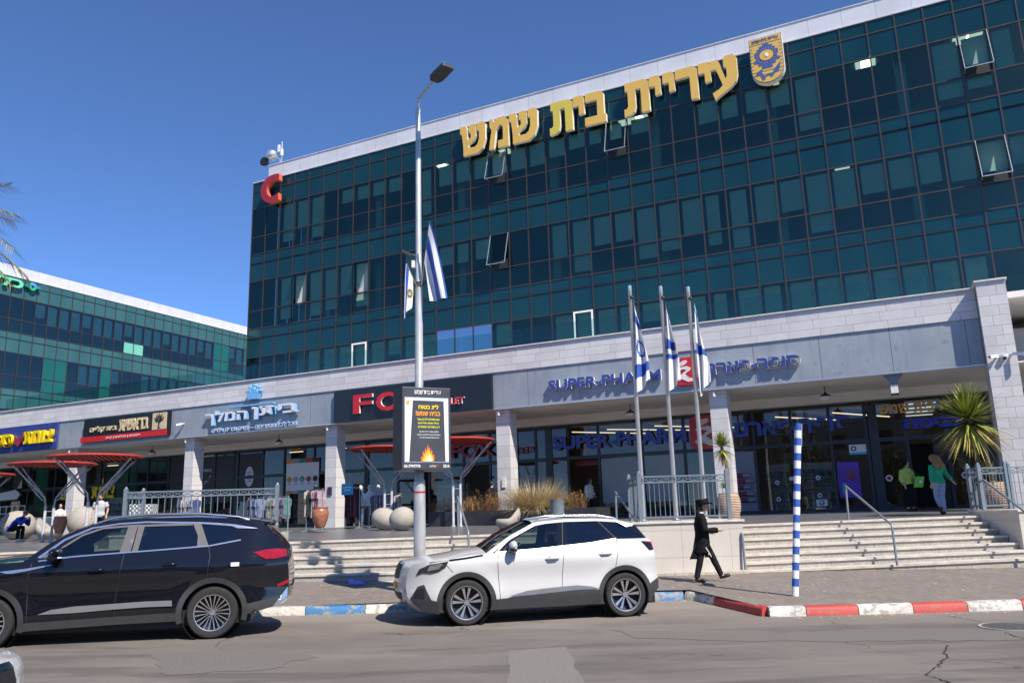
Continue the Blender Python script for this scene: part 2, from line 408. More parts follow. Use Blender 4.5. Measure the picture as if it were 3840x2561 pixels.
M['spandrel'] = spandrel('tower_spandrel_glass', (.006,.032,.040), (.008,.040,.048))
M['wing_spandrel'] = spandrel('wing_spandrel_glass', (.035,.10,.10), (.045,.125,.12))
M['wing_green'] = spandrel('wing_green_glass', (.010,.095,.08), (.014,.11,.09))
M['wing_mint'] = spandrel('wing_mint_panel', (.16,.48,.36), (.18,.52,.38))
def fascia():
    m, nt, b = newmat('fascia_sheet_metal')
    v = coords(nt, (1.2, 1.2, 1.2)); f = noise(nt, v, .8, 6, .6); col = ramp(nt, f, [(.3, (.26,.29,.33)), (.7, (.35,.38,.415))])
    st = noise(nt, coords(nt, (5, 5, .35)), 1.1, 6, .72); col = mixc(nt, ramp(nt, st, [(.5, (0,0,0)), (.72, (.55,.55,.55))]), col, (.21,.24,.285))
    s = nd(nt, 'ShaderNodeSeparateXYZ'); tc = nd(nt, 'ShaderNodeTexCoord'); nt.links.new(tc.outputs['Object'], s.inputs[0])
    md = nd(nt, 'ShaderNodeMath', operation='PINGPONG'); nt.links.new(s.outputs[0], md.inputs[0]); md.inputs[1].default_value = 1.1
    ls = nd(nt, 'ShaderNodeMath', operation='LESS_THAN'); nt.links.new(md.outputs[0], ls.inputs[0]); ls.inputs[1].default_value = .012
    col = mixc(nt, ls.outputs[0], col, (.13,.14,.16))
    pt = noise(nt, v, 2.3, 5, .6); col = mixc(nt, ramp(nt, pt, [(.62, (0,0,0)), (.68, (.5,.5,.5))]), col, (.17,.20,.24))
    nt.links.new(col, b.inputs['Base Color']); b.inputs['Roughness'].default_value = .5; b.inputs['Metallic'].default_value = .15
    return m
M['fascia'] = fascia()
def asphalt():
    m, nt, b = newmat('asphalt'); v = coords(nt)
    f = noise(nt, v, .35, 6, .6); col = ramp(nt, f, [(.3, (.135,.118,.106)), (.7, (.195,.172,.153))])
    g = noise(nt, v, 120, 3, .8); col = mixc(nt, .55, col, ramp(nt, g, [(.35, (.45,.45,.45)), (.5, (1,1,1)), (.68, (1.0,1.0,1.0))]), 'MULTIPLY')
    g2 = noise(nt, v, 55, 2, .6); col = mixc(nt, ramp(nt, g2, [(.66, (0,0,0)), (.72, (.5,.5,.5))]), col, (.42,.40,.37))
    p = noise(nt, coords(nt, (.25, 1.2, 1)), .8, 5, .65); col = mixc(nt, ramp(nt, p, [(.50, (0,0,0)), (.58, (.75,.75,.75))]), col, (.100,.090,.083))
    w = noise(nt, coords(nt, (.14, 1.1, 1)), 1.3, 6, .65); col = mixc(nt, ramp(nt, w, [(.52, (0,0,0)), (.72, (.45,.45,.45))]), col, (.235,.21,.188))
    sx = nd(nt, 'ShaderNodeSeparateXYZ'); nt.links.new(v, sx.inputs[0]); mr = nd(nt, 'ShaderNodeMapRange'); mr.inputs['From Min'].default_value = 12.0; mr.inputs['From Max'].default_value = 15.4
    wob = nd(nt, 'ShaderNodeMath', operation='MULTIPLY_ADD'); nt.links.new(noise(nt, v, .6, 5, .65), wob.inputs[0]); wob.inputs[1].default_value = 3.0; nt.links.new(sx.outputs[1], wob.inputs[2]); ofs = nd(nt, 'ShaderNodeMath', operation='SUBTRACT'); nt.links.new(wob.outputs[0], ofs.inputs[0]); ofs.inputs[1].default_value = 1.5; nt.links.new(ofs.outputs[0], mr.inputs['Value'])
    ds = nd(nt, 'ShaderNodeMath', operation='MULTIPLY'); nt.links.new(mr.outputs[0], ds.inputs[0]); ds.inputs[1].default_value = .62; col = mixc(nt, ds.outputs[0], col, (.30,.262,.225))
    vo = nd(nt, 'ShaderNodeTexVoronoi', feature='DISTANCE_TO_EDGE'); vo.inputs['Scale'].default_value = .16
    wv = nd(nt, 'ShaderNodeVectorMath', operation='MULTIPLY_ADD'); nn = nd(nt, 'ShaderNodeTexNoise'); nn.inputs['Scale'].default_value = 2.0; nn.inputs['Detail'].default_value = 6
    nt.links.new(v, nn.inputs['Vector']); nt.links.new(nn.outputs['Color'], wv.inputs[0]); wv.inputs[1].default_value = (.9,.9,0); nt.links.new(v, wv.inputs[2]); nt.links.new(wv.outputs[0], vo.inputs['Vector'])
    cr = nd(nt, 'ShaderNodeMath', operation='LESS_THAN'); nt.links.new(vo.outputs['Distance'], cr.inputs[0]); cr.inputs[1].default_value = .0022
    msk = noise(nt, v, .5, 3); cm = nd(nt, 'ShaderNodeMath', operation='MULTIPLY'); nt.links.new(cr.outputs[0], cm.inputs[0]); nt.links.new(ramp(nt, msk, [(.45, (0,0,0)), (.6, (.8,.8,.8))]), cm.inputs[1])
    col = mixc(nt, cm.outputs[0], col, (.06,.055,.05))
    nt.links.new(col, b.inputs['Base Color']); b.inputs['Roughness'].default_value = .88; b.inputs['Specular IOR Level'].default_value = .3
    bump(nt, b, g, .35, .006); return m
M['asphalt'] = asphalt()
def worn(name, paint, base=(.30,.28,.26), amt=.5):
    m, nt, b = newmat(name); v = coords(nt, (1, 1.6, 1.6)); f = noise(nt, v, 5, 8, .72)
    c = noise(nt, v, 1.2, 3); pc = ramp(nt, c, [(.3, tuple(q*.75 for q in paint)), (.7, tuple(min(1, q*1.1) for q in paint))])
    col = mixc(nt, ramp(nt, f, [(amt, (0,0,0)), (amt+.05, (1,1,1))]), pc, base)
    nt.links.new(col, b.inputs['Base Color']); b.inputs['Roughness'].default_value = .6; bump(nt, b, f, .3, .01); return m
M['k_white'] = worn('kerb_white_paint', (.60,.57,.52), amt=.505)
M['k_red'] = worn('kerb_red_paint', (.45,.055,.045), (.27,.15,.12), amt=.58)
M['k_blue'] = worn('kerb_blue_paint', (.03,.17,.40), (.24,.24,.23), amt=.50)
M['k_bare'] = mat('kerb_concrete', (.34,.32,.29), .85, var=.25, scale=8, bmp=.3)
def carpaint(name, c, flake=.0, rough=.25, coat=1.0):
    m, nt, b = newmat(name); f = noise(nt, coords(nt), 1.5, 4)
    nt.links.new(ramp(nt, f, [(.3, tuple(q*.94 for q in c)), (.7, c)]), b.inputs['Base Color'])
    b.inputs['Roughness'].default_value = rough; b.inputs['Coat Weight'].default_value = coat; b.inputs['Coat Roughness'].default_value = .02; b.inputs['Metallic'].default_value = flake; b.inputs['Specular IOR Level'].default_value = .15; return m
M['car_white'] = carpaint('white_car_paint', (.57,.57,.565), .0, .3)
M['car_black'] = carpaint('black_car_paint', (.006,.0065,.010), .0, .15)
M['clad'] = mat('grey_plastic', (.038,.039,.042), .55, var=.12, scale=25)
M['piano'] = mat('gloss_black', (.006,.006,.008), .06, coat=.5, var=0)
M['pillartrim'] = mat('taupe_pillar_trim', (.16,.15,.145), .3, .3, var=.05)
M['chrome'] = mat('chrome', (.75,.75,.77), .12, 1, var=.02); M['brushed'] = mat('brushed_trim', (.36,.36,.37), .25, .6, var=.05)
M['satin'] = mat('satin_chrome', (.55,.57,.62), .22, .9, var=.03)
M['rimdark'] = mat('rim_dark', (.02,.02,.022), .35, .4)
M['rimsilver'] = mat('rim_silver', (.58,.58,.60), .25, .85, var=.05)
M['seat'] = mat('seat_fabric', (.035,.035,.04), .85)
M['lampred'] = mat('red_lens', (.30,.004,.008), .08, coat=.8, var=.25, scale=14)
M['headlamp'] = mat('headlamp_lens', (.03,.034,.045), .05, .2, coat=.8, var=.8, scale=16)
M['plate'] = mat('yellow_plate', (.62,.42,.05), .45)
# ---------------------------------------------------------------- ground, pavement, kerbs, steps, terrace
b = MB()
xs = [-500, -120, -60, -30] + [-14+i*.6 for i in range(24)] + [0, 10, 30, 80, 500]
ys = [-500, -60, -20, 0, 6, 9, 11, 12, 13, 14, 15, 16, 17, 18, 30, 60, 100, 500]
b.add([(x, y, rz(x, y)) for y in ys for x in xs], [(j*len(xs)+i, j*len(xs)+i+1, (j+1)*len(xs)+i+1, (j+1)*len(xs)+i) for j in range(len(ys)-1) for i in range(len(xs)-1)])
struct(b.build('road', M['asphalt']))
KL = [(-60, 13.6), (-20, 13.9), (-10.5, 14.35), (-4.05, 15.28), (2.62, 16.28), (3.30, 16.20), (3.86, 13.72), (4.06, 13.50), (60, 13.46)]
def pav_sheet():
    outer = [(-60, 13.72), (-20, 14.02), (-10.5, 14.47), (-4.05, 15.40), (2.62, 16.40), (3.36, 16.33), (3.96, 13.76), (4.1, 13.62), (60, 13.58), (60, 24), (-60, 24)]
    vs, fs = region(outer, 1.1); b = MB(); b.add([(x, y, pz(x, y)) for x, y in vs], fs); return struct(b.build('pavement', M['pav']))
pav_sheet()
b = MB()
def kerb_piece(p, q, m, h=.15, w=.17):
    p = Vector(p); q = Vector(q); d = (q-p).normalized(); n = Vector((-d.y, d.x)); g = .006
    p = p + d*g; q = q - d*g; vs = []
    for c in (p, q):
        z = rz(c.x); j = random.uniform(-.006, .006)
        for a, zz in ((0, z-.06), (.012, z+h*.72+j), (.05, z+h+j), (w, z+h+.004+j), (w, z-.06)):
            vs.append((c.x+n.x*a, c.y+n.y*a, zz))
    b.add(vs, [(i, 5+i, 5+(i+1) % 5, (i+1) % 5) for i in range(5)] + [(0, 1, 2, 3, 4), (9, 8, 7, 6, 5)], m)
def kerb_run(p, q, cols, length=None):
    p = Vector(p); q = Vector(q); n = len(cols)
    for i, c in enumerate(cols): kerb_piece(p+(q-p)*(i/n), p+(q-p)*((i+1)/n), c)
kerb_run(KL[0], KL[1], [0, 3]*18); kerb_run(KL[1], KL[2], [1, 0]*5)
kerb_run(KL[2], (-3.93, 15.30), [0, 1, 0, 1, 0, 0]); kerb_run((-3.93, 15.30), (-2.86, 15.46), [1]); kerb_run((-2.86, 15.46), KL[4], [0, 1, 0, 1, 0]); kerb_run((1.3, 16.09), (2.62, 16.28), [1]) if False else None
kerb_run(KL[4], (3.22, 16.31), [1]) ; kerb_run((3.22, 16.31), (3.42, 16.02), [0])
kerb_run((3.42, 16.02), (3.56, 15.35), [0]); kerb_run((3.56, 15.35), (3.66, 14.85), [2]); kerb_run((3.66, 14.85), (3.93, 13.62), [2])
kerb_run((4.03, 13.52), (4.62, 13.50), [0]); kerb_run((4.62, 13.50), (5.46, 13.495), [2]); x = 5.46; c = 0
while x < 30: kerb_run((x, 13.49), (x+.88, 13.49), [c]); x += .88; c = 2-c
struct(b.build('kerb', [M['k_white'], M['k_blue'], M['k_red'], M['k_bare']], smooth=50))

def flight(name, x0, x1f, yf, zf, n, tread, pf, left_end=None):
    b = MB()
    for i in range(n):
        xa = x0; xb = x1f(i); N = max(2, int((xb-xa)/1.2))
        for k in range(N):
            u0 = xa+(xb-xa)*k/N; u1 = xa+(xb-xa)*(k+1)/N
            for (ya, yb, za, zb, m) in ((0, tread+.08, -.048, 0, 1), (.035, tread+.08, -.40, -.048, 0)):
                vs = []
                for zz in (za, zb):
                    for (u, yy) in ((u0, ya), (u1, ya), (u1, yb), (u0, yb)): vs.append((u, yf(u, i)+yy, zf(u, i)+zz))
                fs = [(4,5,6,7), (0,1,5,4)]
                if k == 0: fs.append((3,0,4,7))
                if k == N-1: fs.append((1,2,6,5))
                if m == 1: fs.append((0,3,2,1))
                b.add(vs, fs, m)
    return struct(b.build(name, [M['step'], M['tread']]))
ylf = lambda x, i: 19.55 - .05*(x+4) + .36*i
zlf = lambda x, i: .25 + .188*i + .0095*(x+4.4)*(i/5)
flight('stairs', -34, lambda i: 2.70, ylf, zlf, 6, .36, None)
yrt = lambda x, i: 19.42 - .11*(x-5.4) + .36*i
zrt = lambda x, i: .26 + .027*min(x-5.4, 7) + i*(.17-.0025*min(x-5.4, 7))
flight('stairs', 5.34, lambda i: 11.8 if i > 1 else 16.0, yrt, zrt, 7, .36, None)
outer = [(-60, 22.2), (-34, ylf(-34, 5)+.36), (-12, ylf(-12, 5)+.36), (2.70, ylf(2.7, 5)+.36), (2.72, 21.0), (5.34, 21.0), (5.36, yrt(5.36, 6)+.34), (11.8, yrt(11.8, 6)+.34), (24, 21.0), (30, 24), (-10, 48), (-75, 78), (-75, 60)]
vs, fs = region(outer, 1.6); b = MB(); b.add([(x, y, tz(x, y)) for x, y in vs], fs); struct(b.build('terrace', M['terr']))
# low walls beside the flights
w = thing('retaining_wall', 'beige stone clad retaining wall under the three flagpoles', 'wall', (2.72, 19.4, 0))
b = MB(); b.box(0, 2.62, 0, 2.2, 0, 1.40); b.build('wall_body', M['wallstone'], w)
b = MB(); b.box(-.03, 2.66, -.04, 2.24, 1.402, 1.455); b.build('coping', M['tread'], w, bevel=.008)
b = MB(); b.box(-.3, 2.62, -.22, -.002, 0, .31); b.build('footing', M['step'], w, bevel=.02)
w = thing('retaining_wall', 'stone clad wall closing the right end of the wide steps', 'wall', (11.82, 19.3, 0))
b = MB(); b.box(0, 9, 0, 2.1, 0, 1.44); b.build('wall_body', M['wallstone'], w)
b = MB(); b.box(-.03, 9.03, -.04, 2.14, 1.442, 1.495); b.build('coping', M['tread'], w, bevel=.008)
w = thing('retaining_wall', 'low planter wall with dry grass behind the black car', 'wall', (-10.6, 21.25, 0))
b = MB(); b.box(0, 4.35, 0, 1.1, 0.3, 1.42); b.build('wall_body', M['wallstone'], w)
b = MB(); b.box(-.03, 4.38, -.03, .12, 1.422, 1.47); b.build('coping', M['tread'], w, bevel=.008)

# patched asphalt, cracks and grit
M['patch'] = mat('asphalt_patch', (.178,.163,.150), .9, var=.2, scale=40, bmp=.3); M['patch2'] = mat('dark_asphalt_patch', (.145,.130,.118), .9, var=.2, scale=40, bmp=.3)
def flat(name, poly, m, dz=.004, zf=None, step=.25, jit=.03, seed=1):
    r = random.Random(seed); pl = [(x+r.uniform(-jit, jit), y+r.uniform(-jit, jit)) for x, y in resample(poly, step)]
    vs, fs = region(pl, step*2); b = MB(); b.add([(x, y, (zf or rz)(x, y)+dz) for x, y in vs], fs); return struct(b.build(name, m))
def gq(*pts): return [tuple(slope(x, y, 0, 0, 0))[:2] for x, y in pts]
flat('road_patch', gq((1905, 2440), (2120, 2425), (2270, 2700), (1900, 2700)), M['patch'], seed=2)
flat('road_patch', gq((2300, 2362), (2800, 2372), (3500, 2352), (3860, 2368), (3860, 2400), (2900, 2405), (2380, 2392)), M['patch2'], jit=.06, seed=3)
flat('road_patch', gq((560, 2470), (1050, 2432), (1180, 2462), (1000, 2520), (640, 2540)), M['patch2'], jit=.08, seed=5)
M['crackm'] = mat('crack', (.035,.032,.03), .9)
for k, line in enumerate((((3552, 2420), (3540, 2447), (3556, 2462), (3538, 2478), (3522, 2492), (3528, 2500), (3500, 2505), (3478, 2525), (3470, 2532), (3520, 2546), (3590, 2575)), ((3560, 2310), (3620, 2320), (3690, 2333)), ((3770, 2372), (3800, 2385), (3850, 2398)), ((1980, 2330), (2060, 2334)), ((1440, 2372), (1520, 2380), (1600, 2374)))):
    pts = [slope(x, y, 0, 0, 0) for x, y in line]; fine = []
    r = random.Random(k)
    for a, c in zip(pts[:-1], pts[1:]): fine += [a.lerp(c, i/5)+Vector((r.uniform(-.02, .02), r.uniform(-.03, .03), 0)) for i in range(5)]
    b = MB(); vs = []
    for i, p in enumerate(fine):
        d = (fine[min(i+1, len(fine)-1)]-fine[max(i-1, 0)]); nn = Vector((-d.y, d.x, 0)).normalized()*r.uniform(.004, .013); z = rz(p.x)+.009
        vs += [(p.x+nn.x, p.y+nn.y, z), (p.x-nn.x, p.y-nn.y, z)]
    b.add(vs, [(2*i, 2*i+1, 2*i+3, 2*i+2) for i in range(len(fine)-1)]); struct(b.build('road_crack', M['crackm']))
M['sand'] = mat('sandy_grit', (.36,.29,.20), .95, var=.35, scale=18, bmp=.4)
def grit(x0, x1, yf, w, seed):
    r = random.Random(seed); n = int((x1-x0)/.15); up = []; lo = []
    for i in range(n+1): x = x0+(x1-x0)*i/n; up.append((x, yf(x))); lo.append((x, yf(x)-w*r.uniform(.15, 1)*(.4+.6*abs(sin(x*1.3+seed)))))
    b = MB(); b.add([(x, y, pz(x, y)+.005) for x, y in up+lo], [(i, n+1+i, n+2+i, i+1) for i in range(n)]); struct(b.build('grit', M['sand']))
grit(5.4, 15.8, lambda x: yrt(x, 0)+.03, .22, 1); grit(2.4, 5.4, lambda x: 19.17, .20, 2); grit(-9, 2.4, lambda x: ylf(x, 0)+.03, .10, 3)
r = random.Random(9); b = MB()
for k in range(260):
    x = r.uniform(-6, 16); y = r.uniform(14.6, 19.3); s = r.uniform(.008, .03); z = pz(x, y)+.004
    if y < 16.6 and x < 3.9: continue
    b.ball((x, y, z), (s*1.4, s, s*.4), 6, 4)
tag(b.build('pebbles', M['sand']), kind='stuff')
r = random.Random(19); b = MB()
for k in range(420):
    x = r.uniform(-6, 16); y = 13.40-abs(r.gauss(0, .14)) if x > 4 else 15.22+.14*(x+4)-abs(r.gauss(0, .14)); s = r.uniform(.006, .022)
    if -6 < x < 3.2 or x > 4.2: b.ball((x, y, rz(x)+.003), (s*1.4, s, s*.4), 6, 4)
tag(b.build('gutter_grit', M['sand']), kind='stuff')
# ---------------------------------------------------------------- glass office tower
TV = 34.0; PIT = 1.067; U_L = -33.5; NC = 43
ROWS = lambda i: (21.08-4.54*i, 19.98-4.54*i, 18.18-4.54*i, 17.11-4.54*i, 16.54-4.54*i)
tower = thing('office_tower', 'dark teal glass curtain wall office tower above the shopping arcade', 'office building', (0,0,0), FA)
OPEN = {}
def colrow(x, y):
    u, z = BP(x, y, TV); return int(math.floor((u-U_L)/PIT)), z
OPENS = [(1118, 1078), (1340, 1030), (1868, 640), (1875, 935), (2310, 525), (3662, 210), (3725, 620)]
for q in OPENS:
    c, z = colrow(*q); i = int((21.65-z)//4.54); OPEN[(c, i)] = 1
rng = random.Random(11)
def bay_x(c): return U_L+PIT*c+.03, U_L+PIT*(c+1)-.03
spare_g = MB(); spare_b = MB(); nwin = 0
g = MB()
for c in range(NC):                                   # spandrel and short panes: one glazed skin
    a, e = bay_x(c)
    g.box(a, e, TV, TV+.03, 21.09, 21.66)
    for i in range(3):
        s = ROWS(i)
        g.box(a, e, TV, TV+.03, s[1]+.01, s[0]-.01)
        if i < 2: g.box(a, e, TV, TV+.03, s[4]+.01, s[3]-.01)
g.box(U_L+.03, U_L+PIT*NC, TV, TV+.03, 8.2, 7.9)
for i in range(3):                                    # left return wall seen edge on
    s = ROWS(i)
    for k in range(18): g.box(U_L, U_L+.03, TV+.06+k*PIT, TV+.0+(k+1)*PIT, s[4]+.01, s[0]-.01)
g.build('spandrel_glass', M['spandrel'], tower)
m = MB()
for c in range(NC+1):
    x = U_L+PIT*c; m.box(x-.028, x+.028, TV-.035, TV+.04, 7.45, 21.66)
for i in range(3):
    for z in ROWS(i): m.box(U_L, U_L+PIT*NC, TV-.03, TV+.038, z-.028, z+.028)
m.build('mullion_grid', M['mullion'], tower)
p = MB(); p.box(-32.38, U_L+PIT*NC, TV+.02, TV+.6, 21.72, 22.56); p.box(U_L-.05, U_L+PIT*NC, TV-.06, TV+.7, 21.665, 21.715); p.box(-32.40, U_L+PIT*NC, TV-.02, TV+.64, 22.562, 22.60); p.build('parapet', M['white_panel'], tower)
r = MB(); r.box(U_L, U_L+PIT*NC, TV+.1, TV+20, 21.5, 21.66); r.build('roof', M['grey_wall'], tower)
it = MB()
for i in range(4): it.box(U_L+.3, U_L+PIT*NC, TV+.25, TV+7, 21.2-4.54*i-.5, 21.2-4.54*i)
it.box(U_L+.3, U_L+PIT*NC, TV+7, TV+7.2, 7.4, 21.4)
for c in range(3, NC, 5): it.box(U_L+PIT*c-.2, U_L+PIT*c+.2, TV+.9, TV+1.3, 7.4, 21.3)
it.build('office_floors', M['floorslab'], tower)
lp = MB()
for q in ((1665, 660), (1660, 742), (1895, 612), (2390, 425), (2415, 550), (2350, 540), (3660, 180), (3620, 262), (3270, 350), (2915, 500), (3170, 735), (3250, 355), (2250, 1170)):
    u, z = BP(q[0], q[1], TV+1.6); i = max(0, int((21.2-z)//4.54)); zz = 21.2-4.54*i-.52
    lp = MB(); lp.box(u-.3, u+.3, TV+1.0, TV+2.0, zz-.03, zz); lp.build('ceiling_light', M['lamp_on'], tower)
SOLID = {}
skyp = [colrow(x, 1260)[0] for x in (1640, 1690, 1760, 1810)]
order = sorted([(abs(c-20)*.2 - c*.35 + i*1.2, c, i) for c in range(NC) for i in range(3)])
rank = {(c, i): n for n, (_, c, i) in enumerate(order)}
# blinds come in runs: roller blinds down to a few common lengths
state = {}
for i in range(3):
    run = 0
    for c in range(NC):
        if run <= 0:
            run = rng.choice([1, 1, 2, 2, 3, 4]); st = rng.choice(['full', 'full', 'full', 'part', 'none', 'part'] if i else ['full', 'full', 'part', 'none', 'none', 'part']); dr = rng.uniform(.45, .95)
        run -= 1; state[(c, i)] = (st, dr, rng.uniform(.62, 1.0) if rng.random() < .3 else 1.0)
for c in range(NC):
    for i in range(3):
        a, e = bay_x(c); s = ROWS(i); st, dr, wd = state[(c, i)]
        zv0, zv1 = s[2]+.02, s[1]-.02; zl0, zl1 = s[3]+.02, s[2]-.02
        own = rank[(c, i)] < 100
        bb = MB() if own else spare_b
        if st != 'none':
            drop = 1.0 if st == 'full' else dr
            bb.box(a+.10, a+.10+(e-a-.12)*wd, TV+.20, TV+.215, zv1-(zv1-zv0)*drop, zv1-.06)
            if st == 'full' and (c*7+i*3) % 3: bb.box(a+.10, a+.10+(e-a-.12)*wd, TV+.20, TV+.215, zl1-(zl1-zl0)*(.45+.5*((c*13+i) % 5)/5), zl1)
        gg = MB() if own else spare_g
        op = OPEN.get((c, i))
        if op:
            tl = radians(17); y1 = -sin(tl)*(zv1-zv0); z1 = zv1-cos(tl)*(zv1-zv0)
            for xa, xb in ((a, e),): gg.add([(xa, TV-.02+y1, z1), (xb, TV-.02+y1, z1), (xb, TV-.02, zv1), (xa, TV-.02, zv1)], [(0, 1, 2, 3)])
        else: gg.pane(a, e, TV, zv0, zv1)
        if i < 2 or True: gg.pane(a, e, TV, zl0, zl1)
        if own:
            mt = M['mirror_glass'] if (i == 2 and c in skyp) else M['tower_glass']
            o = gg.build('window', mt, tower)
            if bb.v and not (i == 2 and c in skyp): bb.build('blind', M['roller'] if rng.random() < .75 else M['blind'], o)
            if op:
                fr = MB(); t = .03
                A = lambda x, k: (x, TV-.03+y1*k, zv1+(z1-zv1)*k)
                for x in (a+.01, e-.01): fr.beam(A(x, 0), A(x, 1), .022, .04, (0, 1, 0))
                fr.beam(A(a, 1), A(e, 1), .03, .03, (0, 0, 1)); fr.beam((a+.02, TV, zv0+.1), A(a+.02, .96), .02, .02); fr.build('sash_frame', M['steel'], o)
                vd = MB(); vd.box(a, e, TV+.02, TV+.05, zv0, zv0+.42); vd.build('opening_shadow_panel', M['int_dark'], o)  # solid dark panel, paints the shadow inside the open sash
o = spare_g.build('window', M['tower_glass'], tower); o['kind'] = 'stuff'
o = spare_b.build('blind', M['roller'], tower); o['kind'] = 'stuff'
# white framed windows just above the terrace rail
for q in ((1337, 745), (825, 805)):
    u, z = BP(q[0]*1.6333, q[1]*1.6333, TV); c = int((u-U_L)//PIT); a, e = bay_x(c); f = MB(); s = ROWS(2)
    z0, z1 = 8.1, s[1]-.04
    for x0, x1 in ((a+.02, a+.10), (e-.10, e-.02)): f.box(x0, x1, TV-.07, TV-.036, z0, z1)
    f.box(a+.10, e-.10, TV-.07, TV-.036, z1-.08, z1); f.build('casement_frame', M['white_metal'], tower)
# lower storey to the right of the arcade
lw = MB(); lw.box(3.5, 12.4, TV-.05, TV+.3, 7.6, 8.1); lw.box(3.5, 12.4, 32.2, 32.6, 5.7, 7.55); lw.build('stone_band', M['white_panel'], tower)
lw = MB(); lw.box(3.5, 12.4, 32.6, 34.0, 5.75, 7.5); lw.box(3.44, 12.4, 33.6, 33.9, 0.9, 5.7); lw.build('lower_wall', M['dkgrey'], tower)

# ---------------------------------------------------------------- side wing
WU = -63.4; WY0, WN = 2.0, 70
wing = thing('office_wing', 'lighter green glass office wing set back behind the left end of the arcade', 'office building', (0,0,0), FA)
def wy(c): return WY0+PIT*c+.03, WY0+PIT*(c+1)-.03
g = MB()
for c in range(WN):
    a, e = wy(c)
    g.box(WU, WU-.03, a, e, 21.09, 21.64)
    for i in range(4):
        s = ROWS(i); g.box(WU, WU-.03, a, e, s[1]+.01, s[0]-.01); g.box(WU, WU-.03, a, e, s[4]+.01, s[3]-.01)
g.build('spandrel_glass', M['wing_spandrel'], wing)
m = MB()
for c in range(WN+1): x = WY0+PIT*c; m.box(WU-.03, WU+.035, x-.028, x+.028, 3.2, 21.64)
for i in range(4):
    for z in ROWS(i): m.box(WU-.03, WU+.03, WY0, WY0+PIT*WN, z-.028, z+.028)
m.build('mullion_grid', M['mullion'], wing)
p = MB(); p.box(WU-.5, WU-.02, WY0, WY0+PIT*WN, 21.70, 22.56); p.box(WU-.6, WU+.06, WY0, WY0+PIT*WN, 21.645, 21.695); p.build('parapet', M['white_panel'], wing)
r = MB(); r.box(WU-16, WU-.1, WY0, WY0+PIT*WN, 21.4, 21.64); r.build('roof', M['grey_wall'], wing)
it = MB()
for i in range(5): it.box(WU-6, WU-.25, WY0, WY0+PIT*WN, 21.2-4.54*i-.5, 21.2-4.54*i)
it.box(WU-6.2, WU-6, WY0, WY0+PIT*WN, 3, 21.4); it.build('office_floors', M['floorslab'], wing)
rng = random.Random(5); spg = MB(); spb = MB(); spd = MB(); spm = MB()
vis0 = int((36-WY0)/PIT); kinds = {}
for i in range(4):
    run = 0
    for c in range(WN):
        if run <= 0: run = rng.choice([1, 2, 2, 3, 4]); st = rng.choice(['slat', 'slat', 'roll', 'green', 'none', 'slat'])
        run -= 1; kinds[(c, i)] = st
for c in range(WN):
    for i in range(4):
        a, e = wy(c); s = ROWS(i); st = kinds[(c, i)]; own = i < 3 and vis0 <= c < vis0+30
        if st == 'green':
            (spd).box(WU, WU-.03, a, e, s[3]+.02, s[1]-.02)
            spd.build('green_panel', M['wing_green'], wing); spd = MB(); continue
        gg = MB() if own else spg; bb = MB() if own else spb
        gg.quad((WU,a,s[2]+.02),(WU,e,s[2]+.02),(WU,e,s[1]-.02),(WU,a,s[1]-.02))
        if st == 'roll' and i < 2 and (c//4) % 2: (spm.box(WU, WU-.03, a, e, s[3]+.02, s[2]-.02), spm.build('mint_panel', M['wing_mint'], wing), spm.__init__())
        else: gg.quad((WU,a,s[3]+.02),(WU,e,s[3]+.02),(WU,e,s[2]-.02),(WU,a,s[2]-.02))
        if st in ('slat', 'roll'): bb.box(WU-.16, WU-.175, a+.06, e-.12, s[2]+.05+(.5 if (c*5+i) % 4 == 0 else 0), s[1]-.14)
        if own:
            o = gg.build('window', M['wing_glass'], wing)
            if bb.v: bb.build('blind', M['blind'] if st == 'slat' else M['roller'], o)
for q, nm, mm in ((spg, 'window', M['wing_glass']), (spb, 'blind', M['blind'])):
    o = q.build(nm, mm, wing); o['kind'] = 'stuff'

# ---------------------------------------------------------------- shopping arcade
AV = 28.6; SV = 33.1
arc_ = thing('shopping_arcade', 'long single storey shopping arcade with grey stone parapet and pillars', 'arcade', (0,0,0), FA)
b = MB(); b.box(-75, 2.60, AV, AV+.45, 7.375, 8.32); b.build('stone_parapet', M['stone'], arc_)
b = MB(); b.box(-75, 2.60, AV-.07, AV+.5, 8.322, 8.36); b.build('coping', M['offwhite'], arc_)
b = MB(); b.box(-75, 2.60, AV+.05, AV+.4, 5.90, 7.37); b.build('fascia', M['fascia'], arc_)
b = MB(); b.box(-75, 2.60, AV+.02, AV+.09, 5.855, 5.895); b.build('fascia_edge', M['alum'], arc_)
b = MB(); b.box(-75, 4.5, AV+.1, 32.6, 5.86, 5.892); b.box(-75, 4.5, 32.6, 33.05, 5.52, 5.891); b.box(-75, 12, AV+.5, 34.2, 8.0, 8.2); b.build('soffit', M['soffit'], arc_)
PILL = [-6.12, -14.8, -23.49, -32.33, -41.1, -49.9, -58.7]
for u0 in PILL:
    b = MB(); b.box(u0, u0+.62, 28.9, 29.55, .8, 5.855); o = b.build('pillar', M['pillar'], arc_, bevel=.01)
    c = MB(); c.tube([(u0+.22, 28.72, 5.62), (u0+.22, 28.72, 5.80)], .055, 10); c.box(u0+.19, u0+.25, 28.72, 28.9, 5.68, 5.74); c.build('spot_light', M['offwhite'], o)
b = MB(); b.box(2.62, 3.42, 28.2, 29.3, .6, 8.42); o = b.build('corner_pillar', M['stone'], arc_); 
b = MB(); b.box(2.57, 3.47, 28.14, 29.36, 8.422, 8.47); b.build('cap', M['offwhite'], o)
